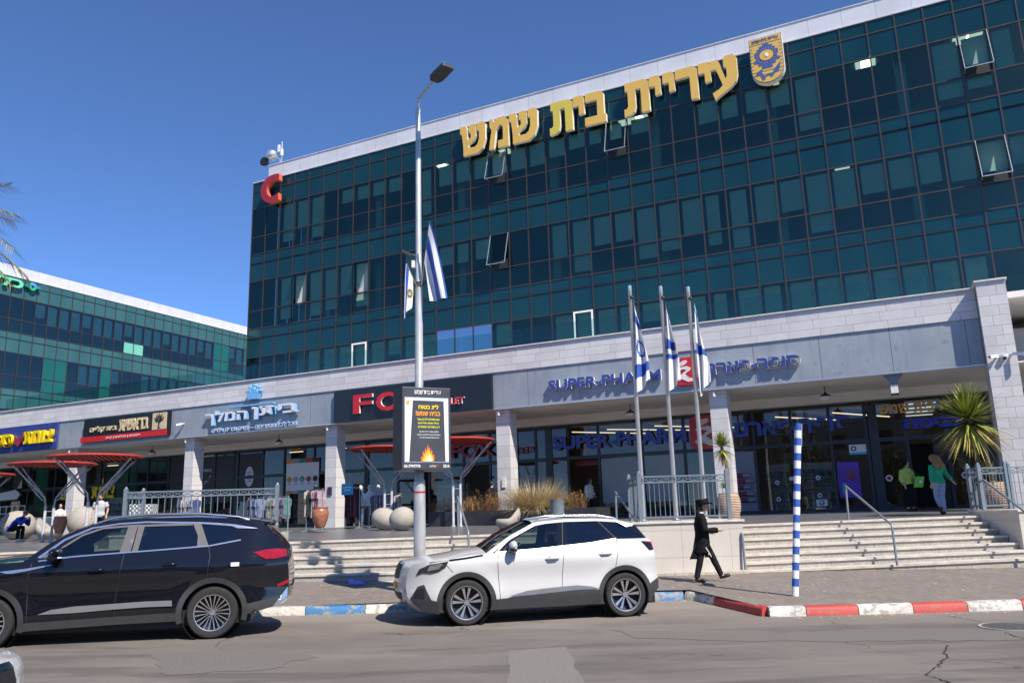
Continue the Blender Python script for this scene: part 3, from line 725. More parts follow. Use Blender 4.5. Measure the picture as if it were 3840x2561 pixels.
# glass balustrade along the terrace edge
gl = thing('glass_balustrade', 'low green tinted glass balustrade on top of the stone parapet', 'railing', (0,0,0), FA)
for k in range(34):
    u0 = -48.2+k*1.5
    if u0 > 2.2: break
    b = MB(); b.pane(u0, min(u0+1.47, 2.1), 29.5, 8.36, 9.28); b.build('glass_pane', M['rail_glass'], gl)
# ---------------------------------------------------------------- shop fronts behind the pillars
ZT = 5.55
def tzu(u, v): p = fl(u, v); return tz(p.x, p.y)
def shopfront(name, label, xs, trans=4.05, skip=(), thick=(), wall=None, panels=(), base=True):
    """aluminium shop front: xs are the mullion positions along the facade"""
    t = thing(name, label, 'shop front', (0,0,0), FA)
    f = MB(); z0 = tzu((xs[0]+xs[-1])/2, SV)-.03
    for i, x in enumerate(xs):
        w = .16 if i in thick else .055
        f.box(x-w, x+w, SV-.05, SV+.08, z0, ZT-.13)
    for i in range(len(xs)-1):
        f.box(xs[i]+.06, xs[i+1]-.06, SV-.045, SV+.07, trans-.08, trans+.07)
        if i not in skip: f.box(xs[i]+.06, xs[i+1]-.06, SV-.045, SV+.07, z0, z0+.14)
    f.box(xs[0], xs[-1], SV-.055, SV+.09, ZT-.13, ZT-.002)
    f.build('frame', M['dark_frame'], t)
    for i in range(len(xs)-1):
        if (i, 1) not in panels:
            g = MB(); g.pane(xs[i]+.055, xs[i+1]-.055, SV, trans+.07, ZT-.13); g.build('upper_pane', M['shop_glass'], t)
        if i not in skip and (i, 0) not in panels:
            g = MB(); g.pane(xs[i]+.055, xs[i+1]-.055, SV, z0+.14, trans-.08); g.build('lower_pane', M['shop_glass'], t)
    return t, z0
XA = [-15.9, -14.95, -14.31, -13.39, -11.95, -10.0, -8.18, -6.31, -5.35, -3.91, -2.49, -1.21]
pharm, zp = shopfront('shop_front', 'wide dark framed drugstore shop front with posters and product shelves', XA, skip=(3,), thick=(2,))
XE = [-.95, .14, 1.43, 2.75]
entr, ze = shopfront('entrance_portal', 'dark framed city hall entrance with open sliding door at the top of the steps', XE, skip=(1,), thick=(0, 3))
XF = [-24.2, -22.4, -20.6, -18.7, -17.3, -16.0]
foxs, zf = shopfront('shop_front', 'fashion outlet shop front beside the waste bin with mannequins inside', XF, skip=(3,), thick=(5,))
XK = [-33.0, -31.1, -29.6, -27.6, -25.9, -24.35]
kings, zk = shopfront('shop_front', 'clothes shop front with a white round symbol poster above the doorway', XK, skip=(3,), thick=(0,))
XC = [-41.6, -39.9, -38.2, -36.1, -34.6, -33.1]
coffee, zc_ = shopfront('shop_front', 'coffee roaster shop front with black window films', XC, skip=(4,))
XB = [-56, -53.5, -50.8, -48.2, -46.2, -44.0, -41.7]
books, zb_ = shopfront('shop_front', 'book shop front at the far left end of the arcade', XB, skip=(4,))
# rooms behind the glass
room = MB()
b = MB(); b.box(-75, 4.5, 40, 40.2, .9, 5.6); b.box(-75, 4.5, SV+.1, 40, 5.56, 5.6)
for u in (-56, -41.65, -33.05, -24.28, -15.95, -1.08, 2.9): b.box(u-.05, u+.05, SV+.12, 40, .9, 5.56)
b.build('inner_wall', M['int_wall'], arc_)
b = MB(); 
def frow(u0, u1): 
    z0, z1 = tzu(u0, SV), tzu(u1, SV); y0, y1 = tzu(u0, 40), tzu(u1, 40)
    b.add([(u0, SV+.09, z0+.012), (u1, SV+.09, z1+.012), (u1, 40, y1+.012), (u0, 40, y0+.012)], [(0,1,2,3)])
for k in range(-75, 3, 6): frow(k, k+6)
b.build('inner_floor', M['int_floor'], arc_)
# lit ceiling strips in the drugstore and the entrance hall
def strip(p, q, v0, v1, m='strip_on'):
    b = MB(); b.beam((p[0], v0, p[1]), (q[0], v1, q[1]), .045, .04); return b
for a, c in (((-11.9, 4.55), (-10.1, 4.55)), ((-9.7, 4.75), (-8.3, 4.75)), ((-4.6, 4.9), (-3.9, 4.9)), ((-2.4, 4.9), (-1.9, 4.9)), ((-13.6, 4.5), (-12.4, 4.5))):
    strip((a[0], 5.3), (c[0]+1.5, 5.3), 34.2, 37.5).build('light_strip', M['strip_on'], pharm)
for k in range(4):
    b = MB(); b.box(.2, 1.3, 34.6+k*1.6, 34.72+k*1.6, 5.44, 5.48); b.build('light_strip', M['lamp_on'], entr)
for u0, sh in ((-31, kings), (-28, kings), (-22, foxs), (-19.5, foxs), (-37.5, coffee), (-46, books), (-43, books)):
    b = MB(); b.box(u0, u0+.9, 35, 35.12, 5.40, 5.44); b.box(u0+1.2, u0+1.5, 37, 37.12, 5.40, 5.44); b.build('light_strip', M['strip_on'], sh)
# posters, window films and opaque panels
def board(sh, name, x0, x1, z0, z1, m, y=-.02, th=.012, mats=None):
    b = MB(); b.box(x0, x1, SV+y-th, SV+y, z0, z1); return b.build(name, m, sh)
M['frost'] = mat('frosted_film', (.30,.335,.34), .5, var=.1, scale=1.2)
M['film'] = mat('black_film', (.022,.017,.022), .45)
M['purple'] = mat('purple_poster', (.10,.03,.42), .4, var=.25, scale=1.4)
M['lilac'] = mat('cosmetics_poster_grey', (.20,.20,.26), .35, var=.15, scale=1)
M['tube_pink'] = mat('tube_crimson', (.22,.03,.08), .35, var=.4, scale=3)
M['tube_grey'] = mat('tube_silver', (.28,.28,.33), .3, .3)
M['label_white'] = mat('label_white', (.7,.72,.74), .5, var=.02)
M['label_black'] = mat('label_black', (.015,.015,.018), .5)
M['teal'] = mat('label_teal', (.02,.33,.55), .5)
M['orange'] = mat('label_orange', (.65,.25,.03), .5)
M['green_d'] = mat('label_green', (.05,.22,.16), .5)
for i in (4, 5): board(pharm, 'frosted_film', XA[i]+.08, XA[i+1]-.08, 2.05, 3.94, M['frost'], -.004, .004)
board(pharm, 'frosted_film', -14.9, -14.36, 1.5, 3.95, M['frost'], -.004, .004)
board(pharm, 'frosted_film', -15.78, -15.0, 2.45, 3.4, M['frost'], -.004, .004)
po = board(pharm, 'cosmetics_poster', -6.26, -5.42, 1.55, 3.9, M['lilac'])
b = MB()
for k, (z, x1) in enumerate(((2.95, -5.62), (2.72, -5.52), (2.48, -5.62), (2.22, -5.52), (1.98, -5.48))):
    b.tube([(-6.24, SV-.045, z), (x1-.28, SV-.045, z)], .095, 10, 0); b.tube([(x1-.275, SV-.045, z), (x1, SV-.045, z)], .10, 10, 1)
b.build('lipstick_picture', [M['tube_pink'], M['tube_grey']], po, smooth=40)
pu = board(pharm, 'purple_poster', -2.38, -1.62, 1.95, 3.28, M['purple'])
b = MB(); b.box(-2.06, -1.78, SV-.04, SV-.033, 2.62, 2.95); b.build('poster_shape', M['tube_pink'], pu)
b = MB(); b.box(-2.26, -2.1, SV-.04, SV-.033, 2.1, 2.5); b.build('poster_shape', M['teal'], pu)
lb = board(pharm, 'window_notice', -1.88, -1.28, 3.62, 3.92, M['label_white']); b = MB(); b.box(-1.88, -1.28, SV-.042, SV-.034, 3.54, 3.62); b.build('notice_band', M['teal'], lb)
b = MB(); b.lathe([(.10, -.04), (.10, -.034)], 14, (-1.72, SV, 3.77), axis='y'); b.lathe([(.055, -.046), (.055, -.041)], 14, (-1.72, SV, 3.77), axis='y', m=1); b.build('notice_logo', [M['label_black'], M['label_white']], lb)
for x, z in ((-4.62, 2.62), (-4.62, 1.98), (-3.1, 2.74), (-3.1, 2.08)):
    b = MB(); b.lathe([(.085, -.03), (.085, -.024)], 16, (x, SV, z), axis='y'); b.lathe([(.045, -.036), (.045, -.031)], 16, (x, SV, z), axis='y', m=1); b.build('door_roundel', [M['label_white'], M['navy']], pharm)
b = MB(); b.box(-3.25, -2.85, SV-.03, SV-.024, 1.68, 1.92); o = b.build('arrow_sticker', M['label_white'], pharm)
b = MB(); b.lathe([(.095, -.036), (.095, -.031)], 16, (-3.05, SV, 1.80), axis='y'); b.prism([(-3.05,1.88),(-3.12,1.80),(-3.075,1.80),(-3.075,1.73),(-3.025,1.73),(-3.025,1.80),(-2.98,1.80)], lambda a, c, d: (a, SV-.042+d, c), .005, 1); b.build('arrow_mark', [M['navy'], M['label_white']], o)
b = MB(); b.box(-4.15, -3.98, SV-.03, SV-.024, 2.68, 2.82); b.build('door_notice', M['label_white'], pharm)
board(pharm, 'red_header', -13.3, -12.05, 3.72, 3.96, M['crimson'], .6, .02)
# film panels of the coffee shop and neighbours
for i, x in enumerate((1, 2)):
    board(coffee, 'black_film', XC[2+i]+.07, XC[3+i]-.07, 2.75, 5.30, M['film'], -.004, .004)
board(coffee, 'black_film', XC[4]+.07, XC[5]-.07, 2.75, 5.30, M['film'], -.004, .004)
board(kings, 'black_film', XK[0]+.2, XK[1]-.07, 2.75, 5.30, M['film'], -.004, .004)
wb = board(kings, 'pictogram_board', XK[2]+.2, XK[3]+.35, 3.05, 4.85, M['label_white'], -.065)
cols = [('orange',), ('tube_grey',), ('green_d',), ('shade_red',), ('label_black',)]
for k in range(5):
    x0 = XK[2]+.2; w = (XK[3]+.15-XK[2])/5
    b = MB(); b.box(x0+k*w, x0+(k+1)*w, SV-.088, SV-.079, 4.62, 4.85); b.box(x0+k*w, x0+(k+1)*w, SV-.088, SV-.079, 3.05, 3.2); b.build('colour_band', M[cols[k][0]], wb)
    b = MB(); b.lathe([(.15, -.095), (.15, -.086)], 18, (x0+(k+.5)*w, SV, 3.78), axis='y'); b.box(x0+(k+.46)*w, x0+(k+.54)*w, SV-.1, SV-.096, 3.68, 3.9); b.build('pictogram', M[cols[k][0]], wb)
    b = MB(); b.box(x0+(k+.3)*w, x0+(k+.7)*w, SV-.084, SV-.079, 3.52, 3.555); b.build('caption', M['label_black'], wb)
b = MB(); b.box(x0, x0+5*w, SV-.083, SV-.079, 3.77, 3.79); b.build('line', M['label_black'], wb)
text('XL', XK[2]+.2+2.28*w, XK[2]+.2+2.72*w, 3.72, 3.84, .004, M['label_white'], wb, 'letters', SV-.101, .01)
dp = MB(); dp.prism([(-32.05+.30*sin(t*pi/12)*(1 if t < 99 else 1), 4.02-.48*cos(t*pi/12)*(1.25 if cos(t*pi/12) < 0 else 1)) for t in range(24)], lambda a, c, d: (a, SV-.02+d, c), .01); o = dp.build('drop_sign', M['label_white'], kings)
for k, wd in enumerate(('גרעיני', 'האבטיח', 'הטובים', 'בארץ')): text(wd, -32.2, -31.9, 4.24-k*.16, 4.34-k*.16, .003, M['label_black'], o, 'letters', SV-.026, .01, True)
text('בהשגחת הבד״ץ', -35.95, -34.85, 4.42, 4.62, .004, M['label_white'], coffee, 'letters', SV-.014, .01, True)
text('יורה דעה', -35.65, -35.2, 3.95, 4.1, .004, M['label_white'], coffee, 'letters', SV-.014, .01, True)
b = MB()
for s in (-1, 1):
    b.tube([(-35.4+s*(.05+.5*k/8), SV-.016, 4.28-.42*sin(pi*(.5+.5*k/8))-.08*cos(k*1.5)) for k in range(9)], .022, 5)
b.build('scroll_mark', M['label_white'], coffee)
text('צומת', -44.6, -42.6, 3.3, 4.0, .04, M['yellow'], books, 'letters', SV-.1, .03, True)
text('ספרים', -47.4, -45.6, 3.3, 4.0, .04, M['yellow'], books, 'letters', SV-.1, .03, True)
pl = MB(); pl.prism([(-55.6, 3.6), (-55.3, 3.9), (-54.5, 3.95), (-54.2, 4.35), (-53.9, 4.0), (-51.8, 4.2), (-51.2, 3.85), (-51.6, 3.4), (-53.6, 3.35), (-54.2, 3.0), (-54.7, 3.3)], lambda a, c, d: (a, SV-.12+d, c), .05); o = pl.build('curly_plaque', M['black'], books)
pl = MB(); pl.prism([(-55.2, 3.6), (-54.9, 3.82), (-54.4, 3.85), (-54.2, 4.15), (-53.8, 3.9), (-51.9, 4.1), (-51.4, 3.82), (-51.7, 3.5), (-53.7, 3.45), (-54.2, 3.18), (-54.6, 3.4)], lambda a, c, d: (a, SV-.14+d, c), .015); pl.build('plaque_face', M['label_white'], o)
ld = MB()
for k in range(5):
    ld.box(-53.4+k*.62, -53.34+k*.62, SV-.09, SV-.055, 1.2, 3.1)
for k in range(5): ld.box(-53.4, -50.9, SV-.088, SV-.057, 1.2+k*.46, 1.25+k*.46)
ld.build('white_lattice_door', M['white'], books)
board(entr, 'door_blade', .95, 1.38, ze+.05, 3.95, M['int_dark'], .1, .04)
for x, z, c in ((-.62, 2.62, 0), (1.86, 2.62, 0), (2.1, 2.62, 0)):
    b = MB(); b.lathe([(.12, -.03), (.12, -.024)], 16, (x, SV, z), axis='y'); b.lathe([(.075, -.036), (.075, -.031)], 16, (x, SV, z), axis='y', m=1); b.build('door_roundel', [M['label_white'], M['crimson']], entr)
b = MB(); b.box(.2, 1.4, 36, 36.1, 1.2, 4.0); b.build('hall_shade_sheet', M['int_dark'], entr)  # dark sheet stands in for the shade deep in the hall
# shelving and goods seen through the glass
M['goods'] = None
def goods():
    m, nt, b = newmat('packaged_goods'); v = coords(nt, (9, 1, 6)); vo = nd(nt, 'ShaderNodeTexVoronoi', distance='CHEBYCHEV'); vo.inputs['Scale'].default_value = 1.0; nt.links.new(v, vo.inputs['Vector'])
    hs = nd(nt, 'ShaderNodeHueSaturation'); hs.inputs['Saturation'].default_value = .75; hs.inputs['Value'].default_value = .5; nt.links.new(vo.outputs['Color'], hs.inputs['Color']); nt.links.new(hs.outputs[0], b.inputs['Base Color']); b.inputs['Roughness'].default_value = .5; return m
M['goods'] = goods()
def shelf(u0, u1, v, h, label):
    z = tzu((u0+u1)/2, v)+.02; t = thing('display_shelf', label, 'shelf', fl((u0+u1)/2, v, z), FA, 'shelving behind the shop glass'); w = (u1-u0)/2
    f = MB(); f.box(-w, w, .34, .36, 0, h); f.box(-w-.02, -w, 0, .36, 0, h); f.box(w, w+.02, 0, .36, 0, h); n = int(h/.42)
    for k in range(n): f.box(-w, w, 0, .34, k*.42+.02, k*.42+.05)
    f.build('rack', M['offwhite'], t)
    for k in range(n):
        g = MB(); r = random.Random(int(u0*10)+k); x = -w+.02
        while x < w-.12:
            q = r.uniform(.07, .2); g.box(x, x+q-.012, .05, .3, k*.42+.052, k*.42+.052+r.uniform(.16, .34)); x += q
        g.build('goods', M['goods'], t)
shelf(-12.9, -12.05, 35.6, 2.1, 'product shelf seen through the open drugstore door')
shelf(-5.2, -4.3, 34.4, 1.9, 'product shelf just right of the lipstick poster')
shelf(-3.8, -2.6, 34.6, 1.9, 'product shelf behind the arrow sticker on the glass')
shelf(-8.0, -6.5, 35.0, 1.5, 'product shelf behind the glass left of the yucca')
shelf(-11.6, -8.4, 34.6, 1.0, 'long low product shelf under the frosted window films')
shelf(-40.5, -38.4, 35.0, 1.8, 'goods shelf inside the shop left of the coffee roaster films')
shelf(-46.0, -44.2, 35.0, 2.0, 'book shelf inside the book shop')
shelf(-31.0, -29.8, 35.5, 1.9, 'goods shelf inside the clothes shop')
shelf(-21.9, -20.2, 36.0, 1.8, 'goods shelf deep inside the fashion outlet')
# ---------------------------------------------------------------- lettering and signs
GL = {
 'a': [(0,.98),(.27,.98),(.35,.90),(.50,.48),(.55,.36),(.60,.46),(.60,.72),(.50,.72),(.50,1.0),(.62,1.04),(.88,1.04),(1,.92),(1,.42),(.93,.24),(.74,.10),(.34,-.06),(.10,-.18),(.02,.03),(.30,.12),(.42,.20),(.36,.36),(.20,.72),(0,.72)],
 'y': [(.02,1),(.84,1),(1,.9),(1,.42),(.52,.40),(.52,.70),(0,.70)],
 'r': [(.02,1),(.84,1),(1,.90),(1,0),(.66,.02),(.66,.72),(0,.72)],
 't': [(.06,1),(.84,1),(1,.90),(1,0),(.68,0),(.68,.75),(.46,.75),(.46,.22),(.40,.07),(.28,0),(0,-.03),(0,.20),(.10,.20),(.16,.27),(.16,.75),(.06,.75)],
 'b': [(.05,1),(.76,1),(.92,.90),(.92,.25),(1,.25),(1,0),(0,0),(0,.25),(.60,.25),(.60,.75),(.05,.75)],
 's': [(0,1),(.22,1),(.27,.93),(.30,.50),(.42,.58),(.42,.74),(.35,.74),(.35,1),(.56,1),(.63,.93),(.62,.58),(.54,.46),(.33,.36),(.34,.23),(.58,.23),(.68,.30),(.74,.46),(.75,.75),(.67,.75),(.67,1),(.90,1.02),(1,.92),(.99,.42),(.88,.14),(.68,0),(.12,0),(.12,.30),(.07,.74),(0,.76)],
 'm': [(.04,1),(.20,1),(.29,.88),(.44,1),(.80,1),(1,.86),(1,0),(.46,0),(.46,.24),(.72,.24),(.72,.66),(.62,.75),(.50,.73),(.37,.58),(.24,0),(0,0),(.06,.30),(.15,.62),(.05,.74)],
}
def glyph(name, k, x0, x1, z0, z1, y, dep, mats, parent):
    b = MB(); b.prism([(x0+a*(x1-x0), z0+c*(z1-z0)) for a, c in GL[k]], lambda a, c, d: (a, y+d, c), dep, 0, 1)
    return b.build(name, mats, parent)
city = thing('city_hall_sign', 'huge golden Hebrew letters along the top of the glass tower', 'sign', (0,0,0), FA)
LET = [('s',-18.9,-17.41),('m',-17.22,-16.1),('s',-16.05,-14.48),('t',-13.83,-12.61),('y',-12.57,-12.0),('b',-11.98,-10.91),('t',-9.99,-8.76),('y',-8.74,-8.2),('y',-8.09,-7.54),('r',-7.50,-6.48),('y',-6.43,-5.88),('a',-5.88,-4.70)]
for i, (k, a, c) in enumerate(LET):
    o = glyph('letter', k, a, c, 19.86, 21.52, 33.58, .2, [M['gold2'] if i == 3 else M['gold'], M['ivory']], city)
    if i == 3: o['label'] = 'yellower golden letter'
# red C
b = MB(); pts = []; cx, cz = -31.62, 20.78; n = 18
outer = [(cx+.86*cos(radians(a))*1.0, cz+.86*sin(radians(a))) for a in range(52, 309, 12)]
inner = [(cx+.1+.50*cos(radians(a)), cz+.53*sin(radians(a))) for a in range(306, 53, -12)]
poly = [(-31.08, 21.62), (-31.45, 21.66)] + [(cx+.84*cos(radians(a)), cz+.86*sin(radians(a))) for a in range(100, 261, 10)] + [(-31.35, 19.93), (-31.10, 20.02), (-31.10, 20.42), (-31.35, 20.32)] + [(cx+.12+.50*cos(radians(a)), cz+.52*sin(radians(a))) for a in range(250, 109, -10)] + [(-31.38, 21.28), (-31.08, 21.22)]
b.prism(poly, lambda a, c, d: (a, 33.5+d, c), .28, 0, 1)
tag(b.build('letter_sign', [M['crimson'], M['orangeret']]), 'big dark red letter C on the upper left corner of the tower', 'sign').rotation_euler = (0,0,FA)
# shield emblem
em = thing('emblem_sign', 'golden shield emblem with blue sun and brick pattern at the end of the golden letters', 'sign', (0,0,0), FA)
EX0, EX1 = -4.10, -2.70
def shield(x0, x1, zt, zb):
    w = (x1-x0)/2; c = (x0+x1)/2; return [(x1, zt), (x1, zb+w)] + [(c+w*cos(radians(a)), zb+w*.95+w*.95*sin(radians(a))) for a in range(-10, -171, -12)] + [(x0, zb+w), (x0, zt)]
b = MB(); b.prism(shield(EX0, EX1, 21.95, 19.72), lambda a, c, d: (a, 33.5+d, c), .3); b.build('shield_back', M['ivory'], em)
b = MB(); b.prism(shield(EX0+.012, EX1-.012, 21.94, 19.735), lambda a, c, d: (a, 33.485+d, c), .012); b.build('shield_rim', M['navy'], em)
b = MB(); b.prism(shield(EX0+.03, EX1-.03, 21.92, 19.76), lambda a, c, d: (a, 33.47+d, c), .012); b.build('shield_face', M['gold'], em)
ec = -3.4; M['emblue'] = mat('emblem_blue', (.06,.10,.30), .45)
steps = [(.52,.20),(.42,.38),(.28,.52),(.16,.62)]
b = MB(); q = []
prof = [(.13,.66),(.13,.58),(.27,.58),(.27,.46),(.38,.46),(.38,.32),(.50,.32),(.50,.10),(.44,.10),(.44,-.06),(.54,-.06),(.54,-.2),(.36,-.2),(.36,-.34),(.22,-.34),(.22,-.5),(.1,-.5)]
pl = [(ec+x, 20.92+z) for x, z in prof] + [(ec-x, 20.92+z) for x, z in reversed(prof)]
b.prism(pl, lambda a, c, d: (a, 33.455+d, c), .012); b.build('blue_field', M['emblue'], em)
b = MB(); b.prism([(ec+.29*cos(t*pi/14), 21.02+.25*sin(t*pi/14)) for t in range(28)], lambda a, c, d: (a, 33.435+d, c), .012)
for t in range(20):
    a = t*pi/10; b.beam((ec+.33*cos(a), 33.446, 21.02+.29*sin(a)), (ec+.43*cos(a), 33.446, 21.02+.38*sin(a)), .012, .01, (0,1,0))
b.build('sun_disc', M['gold'], em)
b = MB(); b.prism([(ec-.08, 21.08), (ec+.02, 21.13), (ec+.10, 21.06), (ec+.06, 20.92), (ec-.03, 20.95)], lambda a, c, d: (a, 33.42+d, c), .01); b.build('sun_mark', M['ivory'], em)
b = MB()
for k in range(11):
    z = 21.62-k*.165
    if z < 20.0: break
    b.box(EX0+.04, ec-.56 if 20.45 < z < 21.5 else ec-.1, 33.458, 33.464, z, z+.014); b.box(ec+.56 if 20.45 < z < 21.5 else ec-.1, EX1-.04, 33.458, 33.464, z, z+.014)
b.prism([(ec-.50, 20.24),(ec-.30, 20.40),(ec-.20, 20.36),(ec-.26, 20.27),(ec-.12, 19.92),(ec-.24, 19.90),(ec-.34, 20.22),(ec-.48, 20.14)], lambda a, c, d: (a, 33.45+d, c), .012)
b.prism([(ec-.2, 20.05),(ec+.28, 20.18),(ec+.24, 20.26),(ec+.56, 20.60),(ec+.48, 20.22),(ec+.36, 20.16),(ec+.14, 19.95),(ec+.06, 20.08),(ec-.2, 19.98)], lambda a, c, d: (a, 33.45+d, c), .012)
b.build('blue_lines', M['emblue'], em)
text('עיריית בית-שמש', EX0+.14, EX1-.14, 21.72, 21.86, .012, M['emblue'], em, 'letters', 33.452, .01, True)
# green sign on the wing
ws = thing('wing_sign', 'green Hebrew letters with blue and green wave logo on the side wing', 'sign', fl(WU+.08, 0, 0), FA+pi/2)
M['mintl'] = mat('mint_letter', (.16,.62,.38), .4); M['mintd'] = mat('green_return', (.03,.42,.18), .4); M['wavelogo'] = mat('blue_logo', (.05,.32,.62), .4)
text('כללית', 34.6, 39.0, 20.70, 21.60, .22, M['mintl'], ws, 'letters', -.25, .035, True, M['mintd'])
for dz, mm in ((.32, 'wavelogo'), (-.10, 'mintd')):
    b = MB(); sg = 1 if dz > 0 else -1
    b.prism([(39.15, 21.0+dz-.12*sg), (39.5, 21.0+dz-.08*sg), (39.7, 21.0+dz+.12*sg), (39.9, 21.0+dz+.12*sg), (40.15, 21.0+dz-.1*sg), (40.45, 21.0+dz-.12*sg), (40.45, 21.0+dz-.32*sg), (40.1, 21.0+dz-.32*sg), (39.8, 21.0+dz-.08*sg), (39.5, 21.0+dz-.3*sg), (39.15, 21.0+dz-.3*sg)], lambda a, c, d: (a, -.25+d, c), .22); b.build('wave', M[mm], ws)

def sgn(name, label): return thing(name, label, 'sign', (0,0,0), FA)
FY = 28.65                                           # face of the fascia
sp = sgn('fascia_sign', 'blue raised drugstore letters with red logo on the grey fascia')
text('SUPER-PHARM', -12.24, -7.72, 6.37, 6.79, .13, M['navy'], sp, 'letters', FY-.18, .035, False, M['pale_letter'])
def rr(x0, x1, z0, z1, r=.12):
    o = []
    for cx, cz, a0 in ((x1-r, z1-r, 0), (x0+r, z1-r, 90), (x0+r, z0+r, 180), (x1-r, z0+r, 270)): o += [(cx+r*cos(radians(a0+t)), cz+r*sin(radians(a0+t))) for t in (0, 30, 60, 90)]
    return o
def redlogo(par, x0, x1, z0, z1, y):
    b = MB(); b.prism(rr(x0, x1, z0, z1, (x1-x0)*.2), lambda a, c, d: (a, y+d, c), .12); b.build('logo_plate', M['red'], par, bevel=.01)
    w = x1-x0; h = z1-z0; X = lambda a: x0+a*w; Z = lambda a: z0+a*h; b = MB()
    b.prism([(X(.30+.20*cos(t*pi/8)*1.0+.14), Z(.80+.085*sin(t*pi/8)+.05*cos(t*pi/8))) for t in range(16)], lambda a, c, d: (a, y-.022+d, c), .02)
    b.prism([(X(.18),Z(.60)),(X(.30),Z(.66)),(X(.60),Z(.68)),(X(.80),Z(.60)),(X(.72),Z(.50)),(X(.50),Z(.40)),(X(.70),Z(.24)),(X(.86),Z(.22)),(X(.86),Z(.12)),(X(.62),Z(.10)),(X(.36),Z(.22)),(X(.22),Z(.16)),(X(.14),Z(.24)),(X(.30),Z(.36)),(X(.58),Z(.54)),(X(.42),Z(.58)),(X(.24),Z(.52))], lambda a, c, d: (a, y-.022+d, c), .02)
    b.build('logo_mark', M['offwhite'], par)
redlogo(sp, -7.22, -6.42, 6.10, 7.10, FY-.2)
text('סופר-פארם', -6.1, -2.83, 6.38, 6.79, .13, M['navy'], sp, 'letters', FY-.18, .035, True, M['pale_letter'])
si = sgn('window_sign', 'dark blue drugstore lettering and red logo hung in front of the shop glass')
text('SUPER-PHARM', -14.05, -8.02, 4.42, 5.02, .06, M['inner_blue'], si, 'letters', SV-.22, .035, False, M['offwhite'])
redlogo(si, -7.85, -6.55, 4.05, 5.45, SV-.3)
text('סופר-פארם', -6.05, -1.66, 4.46, 5.04, .06, M['inner_blue'], si, 'letters', SV-.22, .035, True, M['offwhite'])
cs = sgn('entrance_sign', 'golden and royal blue Hebrew letters over the city hall entrance')
xw = [('s', 1.35), ('m', 1.05), ('s', 1.4), (' ', .45), ('t', 1.1), ('y', .52), ('b', 1.0), (' ', .45), ('t', 1.1), ('y', .5), ('y', .5), ('r', .95), ('y', .5), ('a', 1.05)]
tot = sum(w for _, w in xw); x = -.70
for k, w in xw:
    ww = w/tot*3.28
    if k != ' ': glyph('letter', k, x+.012, x+ww-.012, 4.97, 5.32, SV-.2, .05, [M['goldflat'], M['goldflat']], cs)
    x += ww
text('כניסה', .10, 1.95, 4.36, 4.72, .05, M['royal'], cs, 'letters', SV-.2, .05, True)
fx = sgn('fascia_sign', 'black panel sign with red outlet letters left of the hanging advert box')
b = MB(); b.box(-22.74, -14.76, FY-.16, FY-.01, 5.88, 7.30); b.build('panel', M['black_panel'], fx)
text('F', -21.58, -20.55, 6.20, 7.02, .1, M['red'], fx, 'letters', FY-.3, .02, False, M['pale_letter'])
text('O', -20.35, -19.15, 6.20, 7.02, .1, M['red'], fx, 'letters', FY-.3, .03, False, M['pale_letter'])
text('X', -18.95, -17.75, 6.20, 7.02, .1, M['red'], fx, 'letters', FY-.3, .03, False, M['pale_letter'])
text('OUTLET', -17.55, -15.98, 6.20, 6.48, .08, M['red'], fx, 'letters', FY-.28, .02, False, M['pale_letter'])
fi = sgn('window_sign', 'dark red outlet letters on the shop glass under the shade')
text('FOX', -19.3, -16.95, 4.35, 4.95, .05, M['crimson'], fi, 'letters', SV-.2, .03)
text('OUTLET', -16.75, -14.95, 4.38, 4.66, .05, M['crimson'], fi, 'letters', SV-.2, .02)
kg = sgn('fascia_sign', 'pale Hebrew letters with sky blue edges and a crown on the grey fascia')
text('ביתן', -27.55, -24.78, 6.40, 7.0, .16, M['pale_letter'], kg, 'letters', FY-.24, .028, True, M['sky_letter'])
text('המלך', -30.55, -27.85, 6.30, 7.0, .16, M['pale_letter'], kg, 'letters', FY-.24, .028, True, M['sky_letter'])
text('הכל לכל המשפחה -- נשים גברים וילדים', -30.15, -24.86, 5.98, 6.18, .08, M['pale_letter'], kg, 'letters', FY-.16, .012, True, M['sky_letter'])
b = MB(); b.box(-29.1, -26.2, FY-.26, FY-.1, 7.06, 7.14); b.build('bar', M['sky_letter'], kg)
b = MB(); b.prism([(-27.72,7.36),(-27.14,7.36),(-27.02,7.72),(-27.16,7.66),(-27.2,7.92),(-27.30,7.70),(-27.42,8.0),(-27.54,7.70),(-27.66,7.92),(-27.70,7.66),(-27.84,7.72)], lambda a, c, d: (a, FY-.34+d, c), .2)
for x, z in ((-27.02, 7.74), (-27.2, 7.93), (-27.42, 8.02), (-27.66, 7.93), (-27.84, 7.74)): b.tube([(x, FY-.36, z), (x, FY-.12, z)], .055, 8)
b.build('crown', M['sky_letter'], kg)
br = sgn('fascia_sign', 'black coffee roaster sign with cream Hebrew letters and a red strip')
b = MB(); b.box(-39.5, -33.1, FY-.2, FY-.01, 6.06, 7.28); b.build('panel', M['black_panel'], br)
b = MB(); b.box(-39.62, -33.16, FY-.25, FY-.202, 6.06, 6.34); b.build('red_strip', M['red'], br)
M['beige'] = mat('beige_letter', (.62,.50,.30), .5)
text('בראשית', -36.62, -34.5, 6.48, 7.08, .06, M['beige'], br, 'letters', FY-.28, .03, True)
text('בית קלייה', -38.9, -36.85, 6.50, 6.86, .06, M['beige'], br, 'letters', FY-.28, .03, True)
text('פיצוחים | תבלינים | קפה', -37.6, -35.0, 6.12, 6.27, .01, M['white'], br, 'letters', FY-.268, .005, True)
b = MB(); b.box(-34.22, -33.22, FY-.235, FY-.202, 6.38, 7.22); o = b.build('beige_plate', M['beige'], br)
b = MB(); b.tube([(-33.72, FY-.25, 6.45), (-33.72, FY-.25, 6.75)], .03, 6)
